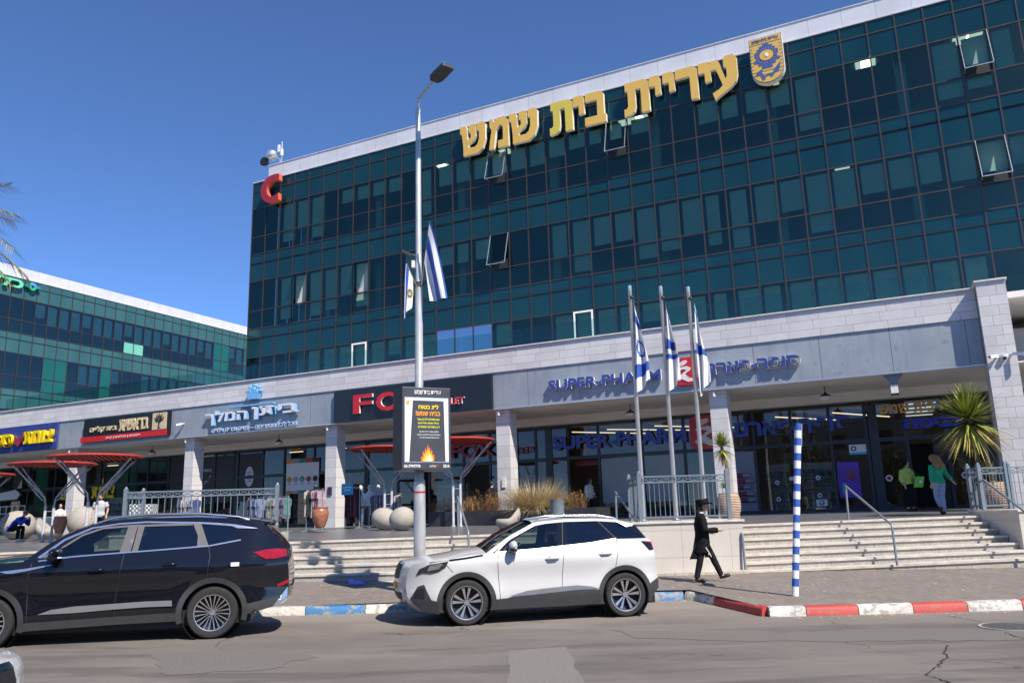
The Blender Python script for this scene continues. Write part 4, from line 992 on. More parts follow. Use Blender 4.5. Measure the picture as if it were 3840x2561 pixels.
for k in range(11):
    a = pi*(.06+.88*k/10); r = .34 if k % 2 else .27
    b.tube([(-33.72, FY-.25, 6.66+.01*k), (-33.72+.5*r*cos(a), FY-.25, 6.76+.6*r*sin(a)), (-33.72+r*cos(a), FY-.25, 6.78+r*sin(a))], [.016, .012, .007], 5)
    b.ball((-33.72+r*cos(a), FY-.25, 6.8+r*sin(a)), (.035, .012, .045), 6, 4); b.ball((-33.72+.7*r*cos(a+.1), FY-.25, 6.78+.75*r*sin(a+.1)), (.03, .012, .04), 6, 4)
for s in (-1, 1): b.tube([(-33.72, FY-.25, 6.5), (-33.72+s*.12, FY-.25, 6.43)], [.018, .008], 5)
b.build('tree_logo', M['black'], o)
bk = sgn('fascia_sign', 'blue book shop sign with yellow raised Hebrew letters at the left')
M['signblue'] = mat('sign_blue', (.035,.05,.24), .35, var=.2, scale=2)
b = MB(); b.box(-50.2, -41.82, FY-.12, FY-.01, 5.92, 7.36); b.build('panel', M['signblue'], bk)
text('צומת', -44.35, -41.98, 6.28, 6.98, .2, M['yellow'], bk, 'letters', FY-.34, .035, True, M['yellow'])
text('ספרים', -48.9, -45.45, 6.22, 6.94, .2, M['yellow'], bk, 'letters', FY-.34, .035, True, M['yellow'])
b = MB(); b.prism([(-45.3,6.75),(-44.95,6.6),(-44.9,6.2),(-45.25,6.35)], lambda a, c, d: (a, FY-.28+d, c), .1, 0); b.prism([(-44.9,6.6),(-44.55,6.95),(-44.5,6.5),(-44.88,6.2)], lambda a, c, d: (a, FY-.28+d, c), .1, 1); b.build('open_book', [M['crimson'], M['tube_pink']], bk)
# pole mounted bits under the fascia
def pend(u, v, label):
    t = thing('pendant_lamp', label, 'lamp', fl(u, v, 5.855), FA, 'pendant lamps under the arcade ceiling')
    b = MB(); b.tube([(0,0,0), (0,0,-.22)], .015, 6); b.lathe([(.03, -.2), (.05, -.26), (.17, -.32), (.19, -.36)], 16); b.build('black_shade', M['black'], t, smooth=40)
    b = MB(); b.lathe([(.18, -.365), (.2, -.42), (.15, -.5), (.04, -.53)], 16); b.build('globe', M['offwhite'], t, smooth=40)
pend(-27.7, 30.5, 'pendant lamp in front of the pictogram board'); pend(-9.6, 30.5, 'pendant lamp left of the flagpoles'); pend(-2.3, 30.3, 'pendant lamp over the wide steps'); pend(-36.6, 30.5, 'pendant lamp behind the coffee roaster sign')
t = thing('lantern', 'square lantern hanging under the fascia edge near the entrance', 'lamp', fl(-.05, 28.85, 5.85), FA)
b = MB(); b.prism([(-.3, 0), (.3, 0), (.04, -.34), (-.04, -.34)], lambda a, c, d: (a, d, c), .06); b.box(-.12, .12, -.02, .14, -.3, -.06); b.build('bracket', M['railblue'], t)
b = MB(); b.box(-.11, .11, -.06, .14, -.62, -.34); b.build('lamp_body', M['offwhite'], t); b = MB(); b.box(-.12, .12, -.07, .15, -.66, -.622); b.build('cap', M['black'], t)
def cctv(p, d, label, rot=FA):
    t = thing('security_camera', label, 'camera', p, rot); b = MB(); b.beam((0,0,0), (d[0], d[1], d[2]), .09, .09); b.build('camera_body', M['white'], t)
    b = MB(); e = Vector(d); b.tube([e, e*1.12], .035, 8); b.build('lens', M['black'], t); b = MB(); b.tube([(0,0,0), (-.02, .16, .02)], .03, 8); b.build('mount', M['white'], t)
cctv(fl(2.9, 28.1, 6.02), (-.22, -.12, -.02), 'white security camera at the left edge of the corner pillar')
cctv(fl(3.3, 28.1, 6.05), (.28, -.16, -.05), 'white security camera pointing right from the corner pillar')
cctv(fl(-32.2, 28.5, 6.55), (-.2, -.18, -.06), 'white security camera between the coffee and crown signs')
t = thing('dome_camera', 'round dome camera between two security cameras on the corner pillar', 'camera', fl(3.08, 28.15, 6.05), FA)
b = MB(); b.lathe([(.09, 0), (.1, -.05), (.07, -.1)], 14); b.build('housing', M['white'], t); b = MB(); b.ball((0, -.03, -.1), .06, 10, 8); b.build('dome', M['black'], t)
# roof corner floodlight and aerial
t = thing('roof_floodlight', 'silver floodlight and white aerial on the tower roof corner', 'floodlight', fl(-32.2, 34.2, 22.6), FA)
b = MB(); b.tube([(.5,0,0), (.5,0,.35), (-.15,-.1,.55)], .045, 8); b.tube([(.62,0,0), (.62,0,1.0)], .035, 8); b.build('bracket', M['steel'], t)
b = MB(); b.ball((-.15, .0, .75), (.36, .36, .32), 18, 12); b.build('dome', M['alum'], t, smooth=80)
b = MB(); b.lathe([(.28, -.1), (.26, .05), (.12, .25)], 18, (-.62, -.1, .38), axis='y'); b.build('lamp_head', M['black'], t, smooth=40)
b = MB(); b.tube([(.62,0,.55), (.62,0,.95)], .09, 10); b.box(.3, .46, -.03, .03, .85, 1.3); b.tube([(.46,0,1.05), (.62,0,1.05)], .025, 6); b.tube([(.62,0,1.0), (.62,0,1.45)], .02, 6); b.build('aerial', M['white'], t)
# ---------------------------------------------------------------- street lamp with advert box and flags
LY = 17.0; LX = -2.03; LZ = pz(LX, LY)
lamp = thing('street_lamp', 'tall galvanised street lamp post carrying the lit up advert box', 'street lamp', (LX, LY, LZ))
H = 10.96-LZ
b = MB(); b.tube([(0,0,0), (0,0,2.45-LZ)], [.128, .122], 20); b.tube([(0,0,2.45-LZ), (0,0,2.5-LZ), (0,0,6.5)], [.122, .096, .084], 20); b.tube([(0,0,6.5), (0,0,6.56), (0,0,H)], [.084, .070, .058], 20)
b.build('post', M['lampsteel'], lamp, smooth=40)
b = MB(); b.tube([(0,0,2.02), (0,0,2.055)], .1265, 20); b.build('red_tape', M['red'], lamp)
b = MB(); b.lathe([(.17, 0), (.17, .03), (.14, .05)], 16); b.build('base_plate', M['lampsteel'], lamp)
hd = P(1628, 300, LY-.75)-Vector((LX, LY, LZ))
el = P(1562, 402, LY)-Vector((LX, LY, LZ))
b = MB(); b.tube([(0,0,H-.05), (0,0,H+.1), (.03,-.08,H+.28), tuple(hd)], .032, 10); b.tube([(0,0,H-.1), (0,0,H+.02)], .063, 14); b.build('arm', M['steel'], lamp, smooth=40)
fw = Vector((.62, -.78, .12)).normalized(); sd = Vector((.78, .62, 0)); upv = sd.cross(fw)
def hp(a, c, d): return tuple(hd + fw*(a*.84) + sd*(c*.80) + upv*(d*.8))
prof = [(-.02,-.13),(.08,-.19),(.30,-.20),(.66,-.19),(.70,-.16),(.70,.16),(.66,.19),(.30,.20),(.08,.19),(-.02,.13)]
b = MB(); b.prism(prof, lambda a, c, d: hp(a, c, d-.03), .09); o = b.build('lamp_head', M['dkgrey'], lamp, bevel=.01)
b = MB(); b.prism([(.29,-.17),(.65,-.17),(.65,.17),(.29,.17)], lambda a, c, d: hp(a, c, -.036+d), .005); M['maroon'] = mat('lamp_bezel', (.05,.012,.016), .4); b.build('bezel', M['maroon'], o)
M['led'] = mat('led_lens', (.38,.32,.30), .3); b = MB(); b.prism([(.35,-.13),(.6,-.13),(.6,.13),(.35,.13)], lambda a, c, d: hp(a, c, -.042+d), .005); b.build('lens', M['led'], o)
t = thing('spot_light', 'small dark floodlight bracketed to the lamp post beside the flags', 'lamp', P(1553, 957, LY-.1)); b = MB(); b.beam((-.26,0,.09), (-.04,0,-.02), .16, .05); b.beam((-.1,0,.03), (.04,.05,0), .03, .03); b.build('lamp_body', M['dkgrey'], t)
b = MB(); b.box(-.05, .02, -.06, .04, -.30, -.14); b.build('control_box', M['offwhite'], t)
# advert box
bx = thing('advert_box', 'dark grey advert box with bonfire poster clamped round the lamp post', 'advert board', (LX, LY, 0), radians(25))
AZ0 = P(1570, 1766, LY).z; AZ1 = P(1570, 1462, LY).z
b = MB(); b.box(-.49, .58, -.36, .30, AZ0, AZ1); b.build('case', M['dkgrey'], bx, bevel=.012)
FYb = -.362; X0, X1 = -.46, .55
def front(name, x0, x1, z0, z1, m, dy, par): q = MB(); q.box(x0, x1, FYb-dy-.004, FYb-dy, z0, z1); return q.build(name, m, par)
hz = AZ1-AZ0
pz0 = AZ0+hz*.10; pz1 = AZ1-hz*.135
fr = front('poster_frame', X0+.02, X1-.02, pz0-.02, pz1+.02, M['alum'], 0, bx)
ps = front('poster', X0+.03, X1-.03, pz0, pz1, M['white'], .005, bx)
M['poster_grey'] = mat('poster_charcoal', (.055,.058,.065), .35, var=.15, scale=2)
q = MB(); q.prism([(X0+.12, pz0+.004), (X1-.10, pz0+.004), (X1-.13, pz1-.05), (X0+.20, pz1-.05)], lambda a, c, d: (a, FYb-.013+d, c), .003); q.build('dark_sheet', M['poster_grey'], ps)
M['pyellow'] = mat('print_yellow', (.85,.62,.02), .5, var=.02); M['porange'] = mat('print_orange', (.80,.30,.02), .5, var=.1, scale=8); M['plemon'] = mat('print_lemon', (.80,.80,.02), .5, var=.02)
ph = pz1-pz0; Zp = lambda f: pz0+ph*f
def ptx(s, a, c, z0, z1, m, bold=.02): return text(s, a, c, Zp(z0), Zp(z1), .002, m, ps, 'letters', FYb-.017, bold, True, res=2)
ptx('ל״ג בטוח', -.14, .30, .825, .90, M['pyellow'], .035); ptx('בבית שמש!', -.20, .34, .72, .80, M['porange'], .035)
ptx('את מדורות ל״ג בעומר', -.17, .32, .645, .685, M['plemon'], .02); ptx('בבית שמש מדליקים', -.15, .31, .582, .622, M['plemon'], .02); ptx('רק באזורים המותרים', -.15, .32, .518, .558, M['plemon'], .02)
ptx('בודקים באתר העירייה מה הם', -.12, .30, .450, .478, M['white'], .012); ptx('המקומות הבטוחים להדלקה בשכונה', -.17, .34, .405, .433, M['white'], .012); ptx('ורק שם מדליקים את המדורה!', -.12, .31, .360, .388, M['white'], .012)
def flame(mm, s, cx, name, k):
    q = MB(); base = [(-1,0),(-1.05,.3),(-.8,.22),(-.72,.62),(-.5,.42),(-.38,.78),(-.16,.55),(0,1.0),(.14,.66),(.32,.84),(.42,.5),(.62,.68),(.74,.34),(.95,.42),(1.0,.1),(.9,0)]
    q.prism([(cx+a*.145*s, pz0+.006+c*ph*.27*s) for a, c in base], lambda a, c, d: (a, FYb-.017-k*.003+d, c), .002); q.build(name, mm, ps)
M['fl1'] = mat('flame_orange', (.80,.20,.02), .5, var=.3, scale=12); M['fl2'] = mat('flame_yellow', (.88,.55,.06), .5, var=.2, scale=12); M['fl3'] = mat('flame_core', (.9,.82,.45), .5, var=.1)
flame(M['fl1'], 1.0, .06, 'flame', 0); flame(M['fl2'], .74, .065, 'flame', 1); flame(M['fl3'], .42, .08, 'flame', 2)
q = MB(); q.prism([(X0+.055, pz1-.055), (X0+.13, pz1-.055), (X0+.13, pz1-.13), (X0+.0925, pz1-.155), (X0+.055, pz1-.13)], lambda a, c, d: (a, FYb-.013+d, c), .003); q.build('small_crest', M['goldflat'], ps)
text('עיריית בית־שמש', -.22, .36, AZ1-hz*.085, AZ1-hz*.035, .003, M['white'], bx, 'letters', FYb-.006, .012, True, res=2)
text('03-7797778', X0+.01, X0+.36, AZ0+hz*.03, AZ0+hz*.065, .003, M['white'], bx, 'letters', FYb-.006, .03, res=2)
text('231A', X1-.15, X1-.01, AZ0+hz*.03, AZ0+hz*.065, .003, M['white'], bx, 'letters', FYb-.006, .03, res=2)
text('שילוט', .10, .24, AZ0+hz*.035, AZ0+hz*.06, .003, M['white'], bx, 'letters', FYb-.006, .01, True, res=2)
q = MB(); q.lathe([(.022, -.006), (.022, -.003)], 10, (.275, FYb, AZ0+hz*.05), axis='y'); q.build('red_mark', M['red'], bx)
# ---------------------------------------------------------------- flags
M['fwhite'] = mat('flag_white', (.72,.72,.74), .7, var=.04); M['fblue'] = mat('flag_blue', (.03,.10,.42), .7, var=.08)
def flag(name, label, top, hang, width, lean, bands, star, seed, group=None, yaw=0.0, crest=False):
    """limp flag hanging from a line of attachment: rows down, folded across"""
    r = random.Random(seed); t = thing(name, label, 'flag', top, yaw, group); NR, NCc = 34, 26
    ph = r.uniform(0, 6)
    def pt(a, c):             # a across the cloth, c down
        w = width*(.22+.78*min(1, c*1.5)); k = 2.6*pi
        x = a*w*.50 + .035*sin(k*a+ph+c*3)*(.3+c) + lean*c*.12 + .05*c*c - .16*c
        y = .10*sin(k*a*1.2+ph+c*2.2)*min(1, c*2+.2)
        z = -c*hang*(1-.16*a) - a*.42*hang*(1-c)*.55
        return (x, y, z)
    cl = MB()
    for j in range(NR):
        for i in range(NCc):
            a0, a1, c0, c1 = i/NCc, (i+1)/NCc, j/NR, (j+1)/NR; am, cm = (a0+a1)/2, (c0+c1)/2
            m = 0
            for lo, hi in bands:
                if lo <= cm <= hi: m = 1
            if crest and abs(cm-.50) < .06 and am > .72: m = 2
            if star and abs(cm-.52) < .13:
                dx, dz = (am-.5)*2.2, (cm-.52)*6.5; rr_ = max(abs(dx*.87+dz*.5), abs(dz), abs(dx*.87-dz*.5))
                if .42 < rr_ < .66: m = 1
            cl.quad(pt(a0,c1), pt(a1,c1), pt(a1,c0), pt(a0,c0), m)
    cl.build('cloth', [M['fwhite'], M['fblue'], M['yellow']], t, smooth=80, recalc=True)
    return t
FP = [(2414, 2362, 1072, 0), (2537, 2473, 1074, 1), (2646, 2583, 1076, 2)]
for i, (xb, xt, yt, k) in enumerate(FP):
    nm = ('left', 'middle', 'right')[i]
    base = P(xb, 1946, 20.35); base.z = 1.455
    top = P(xt, yt, 20.35); hgt = top.z-base.z
    t = thing('flagpole', ('%s of the three slim metal flagpoles on the low wall' % nm) if True else '', 'flagpole', base, 0, 'flagpoles on the low wall')
    b = MB(); b.tube([(0,0,0), (0,0,hgt-.25), (0,0,hgt-.24), (0,0,hgt)], [.062, .045, .052, .050], 16); b.build('pole', M['alum'], t, smooth=40)
    b = MB(); b.lathe([(.12, 0), (.12, .03), (.08, .05)], 14); b.build('base_plate', M['alum'], t)
    b = MB(); b.ball((.03,-.06, hgt-.33), .05, 8, 6); b.box(-.02, .02, -.1, -.05, .95, 1.05); b.build('pulley', M['dkgrey'], t)
    ft = P((2366, 2484, 2594)[i], (1122, 1130, 1135)[i], 20.35); hang = ft.z - P((2410, 2520, 2620)[i], (1480, 1475, 1490)[i], 20.35).z
    flag('flag', ('white flag with two blue stripes and star on the left flagpole', 'white and blue town flag with yellow crest on the middle flagpole', 'white flag with blue stripe folded limp on the right flagpole')[i], (ft.x+.05, ft.y-.08, ft.z), hang, (.74, .68, .58)[i], .5, [(.10,.24),(.72,.86)] if i == 0 else ([(.05,.10),(.42,.52),(.60,.65)] if i == 1 else [(.02,.10),(.45,.57)]), i == 0, 3+i, 'flags on the flagpoles', 0.0, i == 1)
# two flags strapped to the lamp post
def hand_flag(label, root, tip, hang, width, bands, seed, sx):
    t = thing('flag', label, 'flag', root); d = Vector(tip)-Vector(root)
    b = MB(); b.tube([(0,0,0), d], .014, 6); b.build('stick', M['wood'], t); NR, NCc = 36, 24; cl = MB(); r = random.Random(seed); ph = r.uniform(0, 6)
    def pt(a, c):              # a along the stick from its tip, c down the fall
        q = d*(1-a*.66); f = sin(2.6*pi*a+ph+c*1.5)*.045*min(1, c*2)
        return (q.x + sx*width*(c**.8)*(1-.62*a) + f*.35, q.y + f - .03, q.z - c*hang*(1-.50*a))
    for j in range(NR):
        for i in range(NCc):
            a0, a1, c0, c1 = i/NCc, (i+1)/NCc, j/NR, (j+1)/NR; m = 0; am = (a0+a1)/2; cm = (c0+c1)/2
            for lo, hi in bands:
                if lo <= am <= hi: m = 1
            if seed == 22 and .42 < cm < .70 and .45 < am < .95: m = 2 if hypot((cm-.56)/.14, (am-.7)/.25) > .8 or hypot((cm-.56)/.14, (am-.7)/.25) < .4 else 1
            cl.quad(pt(a0,c1), pt(a1,c1), pt(a1,c0), pt(a0,c0), m)
    cl.build('cloth', [M['fwhite'], M['fblue'], M['yellow']], t, smooth=80, recalc=True)
rt = P(1580, 1070, LY-.1)
hand_flag('white and blue flag drooping from a stick on the right of the lamp post', rt, P(1612, 830, LY-.5), 1.75, .36, [(.0,.10),(.34,.66)], 21, 1)
hand_flag('town flag with yellow crest drooping on the left of the lamp post', P(1562, 1075, LY-.1), P(1524, 990, LY-.45), 1.22, .06, [(.05,.42)], 22, -1)
b = MB(); b.tube([(LX,LY,6.70), (LX,LY,6.80)], .10, 16)
tag(b.build('strap', M['dkgrey']), 'dark strap tying two flag sticks to the lamp post', 'strap')
# ---------------------------------------------------------------- striped sign post
sb = PV(2982, 2234); st_ = P(2993, 1588, sb.y+.02)
t = thing('striped_post', 'leaning blue and white banded bus stop post by the kerb', 'sign post', sb)
d = st_-sb; L = d.length; nb = 31; b = MB(); k0 = .32
edges = [0]; 
while edges[-1] < L: edges.append(edges[-1] + (.14 if len(edges) > 1 else .165))
edges[-1] = L
for i in range(len(edges)-1): b.tube([d*(edges[i]/L), d*(edges[i+1]/L)], .060, 18, i % 2)
b.build('post', [M['white'], M['navy_band'] if 'navy_band' in M else M['fblue']], t, smooth=40)
b = MB(); q0 = d*.86; b.add([q0+Vector((.055,.02,-.0)), q0+Vector((.10,.50,0)), d*.995+Vector((.10,.50,0)), d*.995+Vector((.055,.02,0)), q0+Vector((.085,.02,0)), q0+Vector((.125,.50,0)), d*.995+Vector((.125,.50,0)), d*.995+Vector((.085,.02,0))], [(0,1,2,3),(7,6,5,4),(0,4,5,1),(1,5,6,2),(2,6,7,3),(3,7,4,0)]); b.build('sign_plate', M['steel'], t)
# ---------------------------------------------------------------- railings
def railing(label, p, q, h, n, posts=(0, 1), ret=None, thick=.03):
    p = Vector(p); q = Vector(q); t = thing('railing', label, 'railing', p); d = q-p
    segs = [(Vector((0,0,0)), d, n)] + ([(Vector((0,0,0)), Vector(ret), max(3, int(n*Vector(ret).length/d.length)))] if ret else [])
    Z = Vector((0,0,1)); f = MB(); bal = MB(); lat = MB(); pst = MB()
    for o, dd, nn in segs:
        for z in (.10, h-.17, h-.03): f = MB(); f.beam(o+Z*z, o+dd+Z*z, .04, .035); f.build('rail', M['railblue'], t)
        for i in range(1, nn):
            a = o+dd*(i/nn); bal.tube([a+Z*.11, a+Z*(h-.18)], .010, 6)
        m = max(2, int(dd.length/.24))
        for i in range(m):
            a = o+dd*(i/m); c = o+dd*((i+1)/m)
            lat.beam(a+Z*(h-.155), c+Z*(h-.045), .014, .014); lat.beam(a+Z*(h-.045), c+Z*(h-.155), .014, .014); lat.tube([a+Z*(h-.16), a+Z*(h-.04)], .012, 5)
        for k in ((0, 1) if o is segs[0][0] else (1,)):
            a = o+dd*k; pst = MB(); pst.box(a.x-.045, a.x+.045, a.y-.045, a.y+.045, a.z, a.z+h+.06); pst.lathe([(.045, .002), (.03, .05), (.005, .06)], 8, (a.x, a.y, a.z+h+.06)); pst.build('post', M['railblue'], t)
    bal.build('balusters', M['railblue'], t); lat.build('lattice_band', M['railblue'], t)
    return t
a = P(2405, 1955, 19.55); c = P(2738, 1948, 19.55); a.z = c.z = 1.455
railing('grey railing with crossed top band in front of the flagpoles', a, c, 1.09, 18, ret=(0, 1.75, 0))
a = P(462, 1995, 21.3); c = P(1035, 1990, 21.3); a.z = c.z = 1.47
railing('grey railing with crossed top band behind the black car', a, c, 1.12, 23, ret=(.0, 1.0, 0))
a = P(3688, 1895, 20.9); c = P(3790, 1895, 20.9); a.z = c.z = 1.495
railing('short grey railing in front of the big ridged pot at the right', a, c, 1.08, 8, ret=(0, .5, 0))
a = P(3800, 1895, 20.9); a.z = 1.495
railing('grey railing running out of the frame at the far right', a, a+Vector((3.4, 0, 0)), 1.08, 28)
def handrail(label, pts, r=.028, extra=()):
    o = Vector(pts[0]); t = thing('handrail', label, 'handrail', o); q = []
    P_ = [Vector(x)-o for x in pts]
    for i, x in enumerate(P_):
        if 0 < i < len(P_)-1:
            for s in (-1, 1):
                n = P_[i+s]; dd = (n-x); l = min(.10, dd.length*.4); 
                (q.append(x+dd.normalized()*l) if s == -1 else (q.append(x), q.append(x+dd.normalized()*l)))
        else: q.append(x)
    b = MB(); b.tube(q, r, 10); b.build('tube_rail', M['railgrey'], t, smooth=50)
    for e in extra:
        b = MB(); b.tube([Vector(e[0])-o, Vector(e[1])-o], r*.9, 8); b.build('rail_post', M['railgrey'], t)
    return t
z_ = lambda v, z: Vector((v.x, v.y, z))
A = P(3182, 1945, 21.55); B_ = P(3171, 1822, 21.55); Cc = P(3344, 1967, 19.05); Dd = P(3367, 2136, 18.95); Dd.z = zrt(9, 0)-.02
handrail('grey tube handrail down the middle of the wide steps', [z_(A, tz(A.x, A.y)), B_, Cc, Dd])
A = P(2752, 1960, 19.9); B_ = P(2783, 2003, 19.35); Cc = P(2795, 2130, 19.3); Cc.z = .30
handrail('short bent handrail beside the low wall at the left of the wide steps', [A, B_, Cc])
A = P(3668, 1922, 21.2); B_ = P(3654, 1812, 21.2); Cc = P(3690, 1800, 20.6); Dd = P(3845, 1920, 18.5)
handrail('grey tube handrail at the right end of the wide steps', [z_(A, tz(A.x, A.y)), B_, Cc, Dd, z_(Dd, .5)])
A = P(1719, 1998, 21.6); B_ = P(1716, 1862, 21.6); Cc = P(1756, 1995, 19.9); Dd = P(1761, 2040, 19.85); 
handrail('grey tube handrail in the middle of the left steps', [z_(A, tz(A.x, A.y)), B_, Cc, z_(Dd, .28)])
A = P(2312, 1943, 21.9); B_ = P(2308, 1845, 21.9); Cc = P(2398, 1968, 19.6); Dd = P(2405, 2000, 19.5)
handrail('grey tube handrail beside the railing above the white car', [z_(A, tz(A.x, A.y)), B_, Cc, z_(Dd, .3)])
# ---------------------------------------------------------------- red disc shades
def shade(label, cx, cy_px, wpx, base, R=1.5):
    """round red canopy on a twin post with splayed arms"""
    zc = wpx and 2*R*PF/wpx; c = P(cx, cy_px, zc/ .978 if zc else base.y)
    c = Vector((base.x, base.y, P(cx, cy_px, base.y).z)); z0 = tz(c.x, c.y)
    t = thing('disc_shade', label, 'sunshade', (c.x, c.y, z0), .35, 'red disc shades on the terrace'); hh = c.z-z0
    b = MB(); b.lathe([(R, -.03), (R+.03, -.01), (R+.03, .03), (R-.02, .05), (R-.04, .04)], 48, (0,0,hh), close=False); b.lathe([(R-.03, .055), (.02, .075)], 48, (0,0,hh), close=False)
    b.build('rim', M['shade_red'], t, smooth=40)
    b = MB()
    for k in range(16):
        x = -R+.1+k*(2*R-.2)/15; y = sqrt(max(0.02, (R-.04)**2-x*x)); b.box(x-.03, x+.03, -y, y, hh-.02, hh+.05)
    b.build('slats', M['shade_red'], t)
    for s in (-1, 1):
        x = s*.14; b = MB(); b.tube([(x,0,0), (x,0,hh-1.55)], .050, 12)
        b.lathe([(.09, 0), (.09, .03)], 12, (x, 0, 0)); b.build('post', M['white_post'], t, smooth=40)
        b = MB()
        for e in (-1, 1):
            tip = (s*R*.80, e*R*.52, hh-.06); b.tube([(x,0,hh-1.55), (x+s*.05,e*.05,hh-1.25), (x+s*.25,e*.2,hh-1.0), tip], .030, 8)
            b.tube([(x+s*.10,e*.03,hh-1.35), (x+s*.32,e*.12,hh-1.12), (tip[0]*.93,tip[1]*.8,hh-.1)], .016, 6)
        b.build('arms', M['steel'], t, smooth=40)
    b = MB(); b.beam((-.14,0,.9), (.14,0,.9), .02, .02); b.beam((-.14,0,hh-1.75), (.14,0,hh-1.75), .02, .02); b.build('tie', M['steel'], t)
M['white_post'] = mat('pale_grey_post', (.50,.51,.54), .45, var=.12)
def at_depth(x, zc): y = (zc + 0.0)/.978; p = P(x, 1960, y); return Vector((p.x, y, 0))
shade('red disc shade in front of the coffee roaster pillar', 340, 1716, 0, at_depth(341, 28.0), 1.52)
shade('orange red disc shade second from the left', 180, 1743, 0, at_depth(181, 30.2), 1.5)
shade('red disc shade cut off by the left frame edge', -120, 1782, 0, at_depth(-120, 33.0), 1.5)
shade('red disc shade just left of the advert box', 1455, 1684, 0, at_depth(1455, 31.0), 1.5)
shade('orange red disc shade just right of the advert box', 1714, 1654, 0, at_depth(1714, 29.4), 1.45)
# ---------------------------------------------------------------- concrete eggs and crescent seats
def egg(label, x, yb, w, h, tilt=0.0, seedz=0):
    p = T(x, yb); sc = (p-CAMV).dot(FWD)/PF; r = w*sc/2; hh = h*sc/2
    t = thing('egg_seat', label, 'concrete seat', (p.x, p.y+r*.6, tz(p.x, p.y+r*.6)), 0, 'concrete egg seats')
    b = MB(); b.ball((0,0,hh*.96), (r, r*.95, hh), 32, 20, rot=Matrix.Rotation(tilt, 3, 'Y')); o = b.build('shell', M['concrete'], t, smooth=80)
    for v in o.data.vertices: v.co.z = max(v.co.z, .01)
    return t
egg('pale concrete egg beside the child in blue at the left edge', 40, 2024, 128, 108, .3)
egg('concrete egg largely hidden by the roof of the black car', 292, 2016, 122, 118, -.2)
egg('concrete egg in front of the lamp post, nearest the steps', 1504, 1990, 100, 90, -.3)
egg('shaded concrete egg left of the lamp post behind its twin', 1438, 1988, 104, 84, .35)
def crescent(label, x, yb, w, h, flip=1):
    p = T(x, yb); sc = (p-CAMV).dot(FWD)/PF; W2 = w*sc/2; Hh = h*sc
    t = thing('crescent_seat', label, 'concrete seat', (p.x, p.y+W2*.7, tz(p.x, p.y+W2*.7)), 0, 'crescent concrete seats')
    b = MB(); nu, nv = 28, 16
    def fn(u, v):
        a = u*2*pi; e = v; rr_ = W2*(1-.0*e); cx, cy_ = cos(a), sin(a)
        top = Hh*(.48+.52*max(0, -cx*flip)**1.5) 
        bulge = sin(pi*min(1, e*1.0)*.5) if e < .5 else 1
        if e <= .55: q = e/.55; r = W2*(.62+.38*sin(q*pi/2)); z = Hh*.5*q*(top/Hh)*1.2 if False else top*.72*q
        elif e <= .72: q = (e-.55)/.17; r = W2*(1.0-.10*q-.10*q*q); z = top*(.72+.28*sin(q*pi/2))
        else: q = (e-.72)/.28; r = W2*.80*(1-q)+.01; z = top*(1-q) + q*Hh*.30 - .06*Hh*sin(pi*q)
        return (r*cx, r*.9*cy_, max(.005, z))
    b.grid(fn, nu, nv); b.build('shell', M['concrete'], t, smooth=70); return t
crescent('concrete crescent seat between two eggs on the left', 160, 2022, 100, 80, 1)
crescent('concrete crescent seat with high back behind the bonnet of the white car', 1906, 1985, 96, 82, -1)
# ---------------------------------------------------------------- planters, pots, bins
pb = thing('long_planter', 'long black planter box full of dry weeds and straw grass', 'planter', (0,0,0), FA)
p0 = T(1608, 1975); q0 = T(2240, 1952); ua, va = uv(p0); ub, vb = uv(q0)
va = min(va, 26.6); u1 = BP(2238, 1900, va)[0]; u0 = BP(1606, 1940, va)[0]; zt_ = BP(2000, 1908, va)[1]; zb = tzu(u0, va)-.05
b = MB(); wd = 1.3
for (x0, x1, y0, y1) in ((u0, u1, va, va+.06), (u0, u1, va+wd, va+wd+.06), (u0, u0+.06, va+.06, va+wd), (u1-.06, u1, va+.06, va+wd)): b.box(x0, x1, y0, y1, zb, zt_)
b.build('box', M['planter'], pb); b = MB(); b.box(u0+.06, u1-.06, va+.06, va+wd, zb, zt_-.08); b.build('soil', M['bark'], pb)
PLAN = (u0, u1, va, wd, zt_)
def urn(label, x, yb, wpx, hpx, m, prof=None, group=None, ridges=0, Y=None):
    p = T(x, yb) if Y is None else P(x, yb, Y); p.z = tz(p.x, p.y) if Y is None else p.z; sc = (p-CAMV).dot(FWD)/PF; r = wpx*sc/2; h = hpx*sc
    t = thing('plant_pot', label, 'pot', p, 0, group)
    prof = prof or [(.52,0),(.62,.06),(.86,.35),(1.0,.62),(.96,.82),(.84,.90),(.90,.94),(.90,1.0),(.76,1.0),(.70,.92)]
    if ridges:
        pr = [(.60,0)]
        for k in range(40): z = k/39; pr.append(((.62+.38*sin(pi*min(1, .12+.66*z)))*(1+.022*sin(k*2.2)), z*.94))
        pr += [(.80, .97), (.86, 1.0), (.70, 1.0), (.66, .93)]; prof = pr
    b = MB(); b.lathe([(r*a, h*z) for a, z in prof], 28); b.build('body', m, t, smooth=50); return t, r, h
urn('glazed copper brown urn in front of the clothes rack by the pillar', 1200, 1976, 62, 74, M['terracotta'], Y=29.0)
urn('ribbed terracotta urn between the two left red shades', 222, 2000, 48, 64, M['terracotta'], Y=29.5)
urn('small grey concrete pot beside the man in a grey tee shirt', 393, 1985, 38, 56, M['concrete'], [(.85,0),(1,.9),(1,1),(.9,1),(.85,.9)])
urn('plain grey metal cylinder pot standing at the long planter', 2091, 1932, 52, 60, M['steel_grey'] if 'steel_grey' in M else M['railgrey'], [(1,0),(1,.98),(1.02,1.0),(.95,1.0),(.9,.9)], Y=25.5)
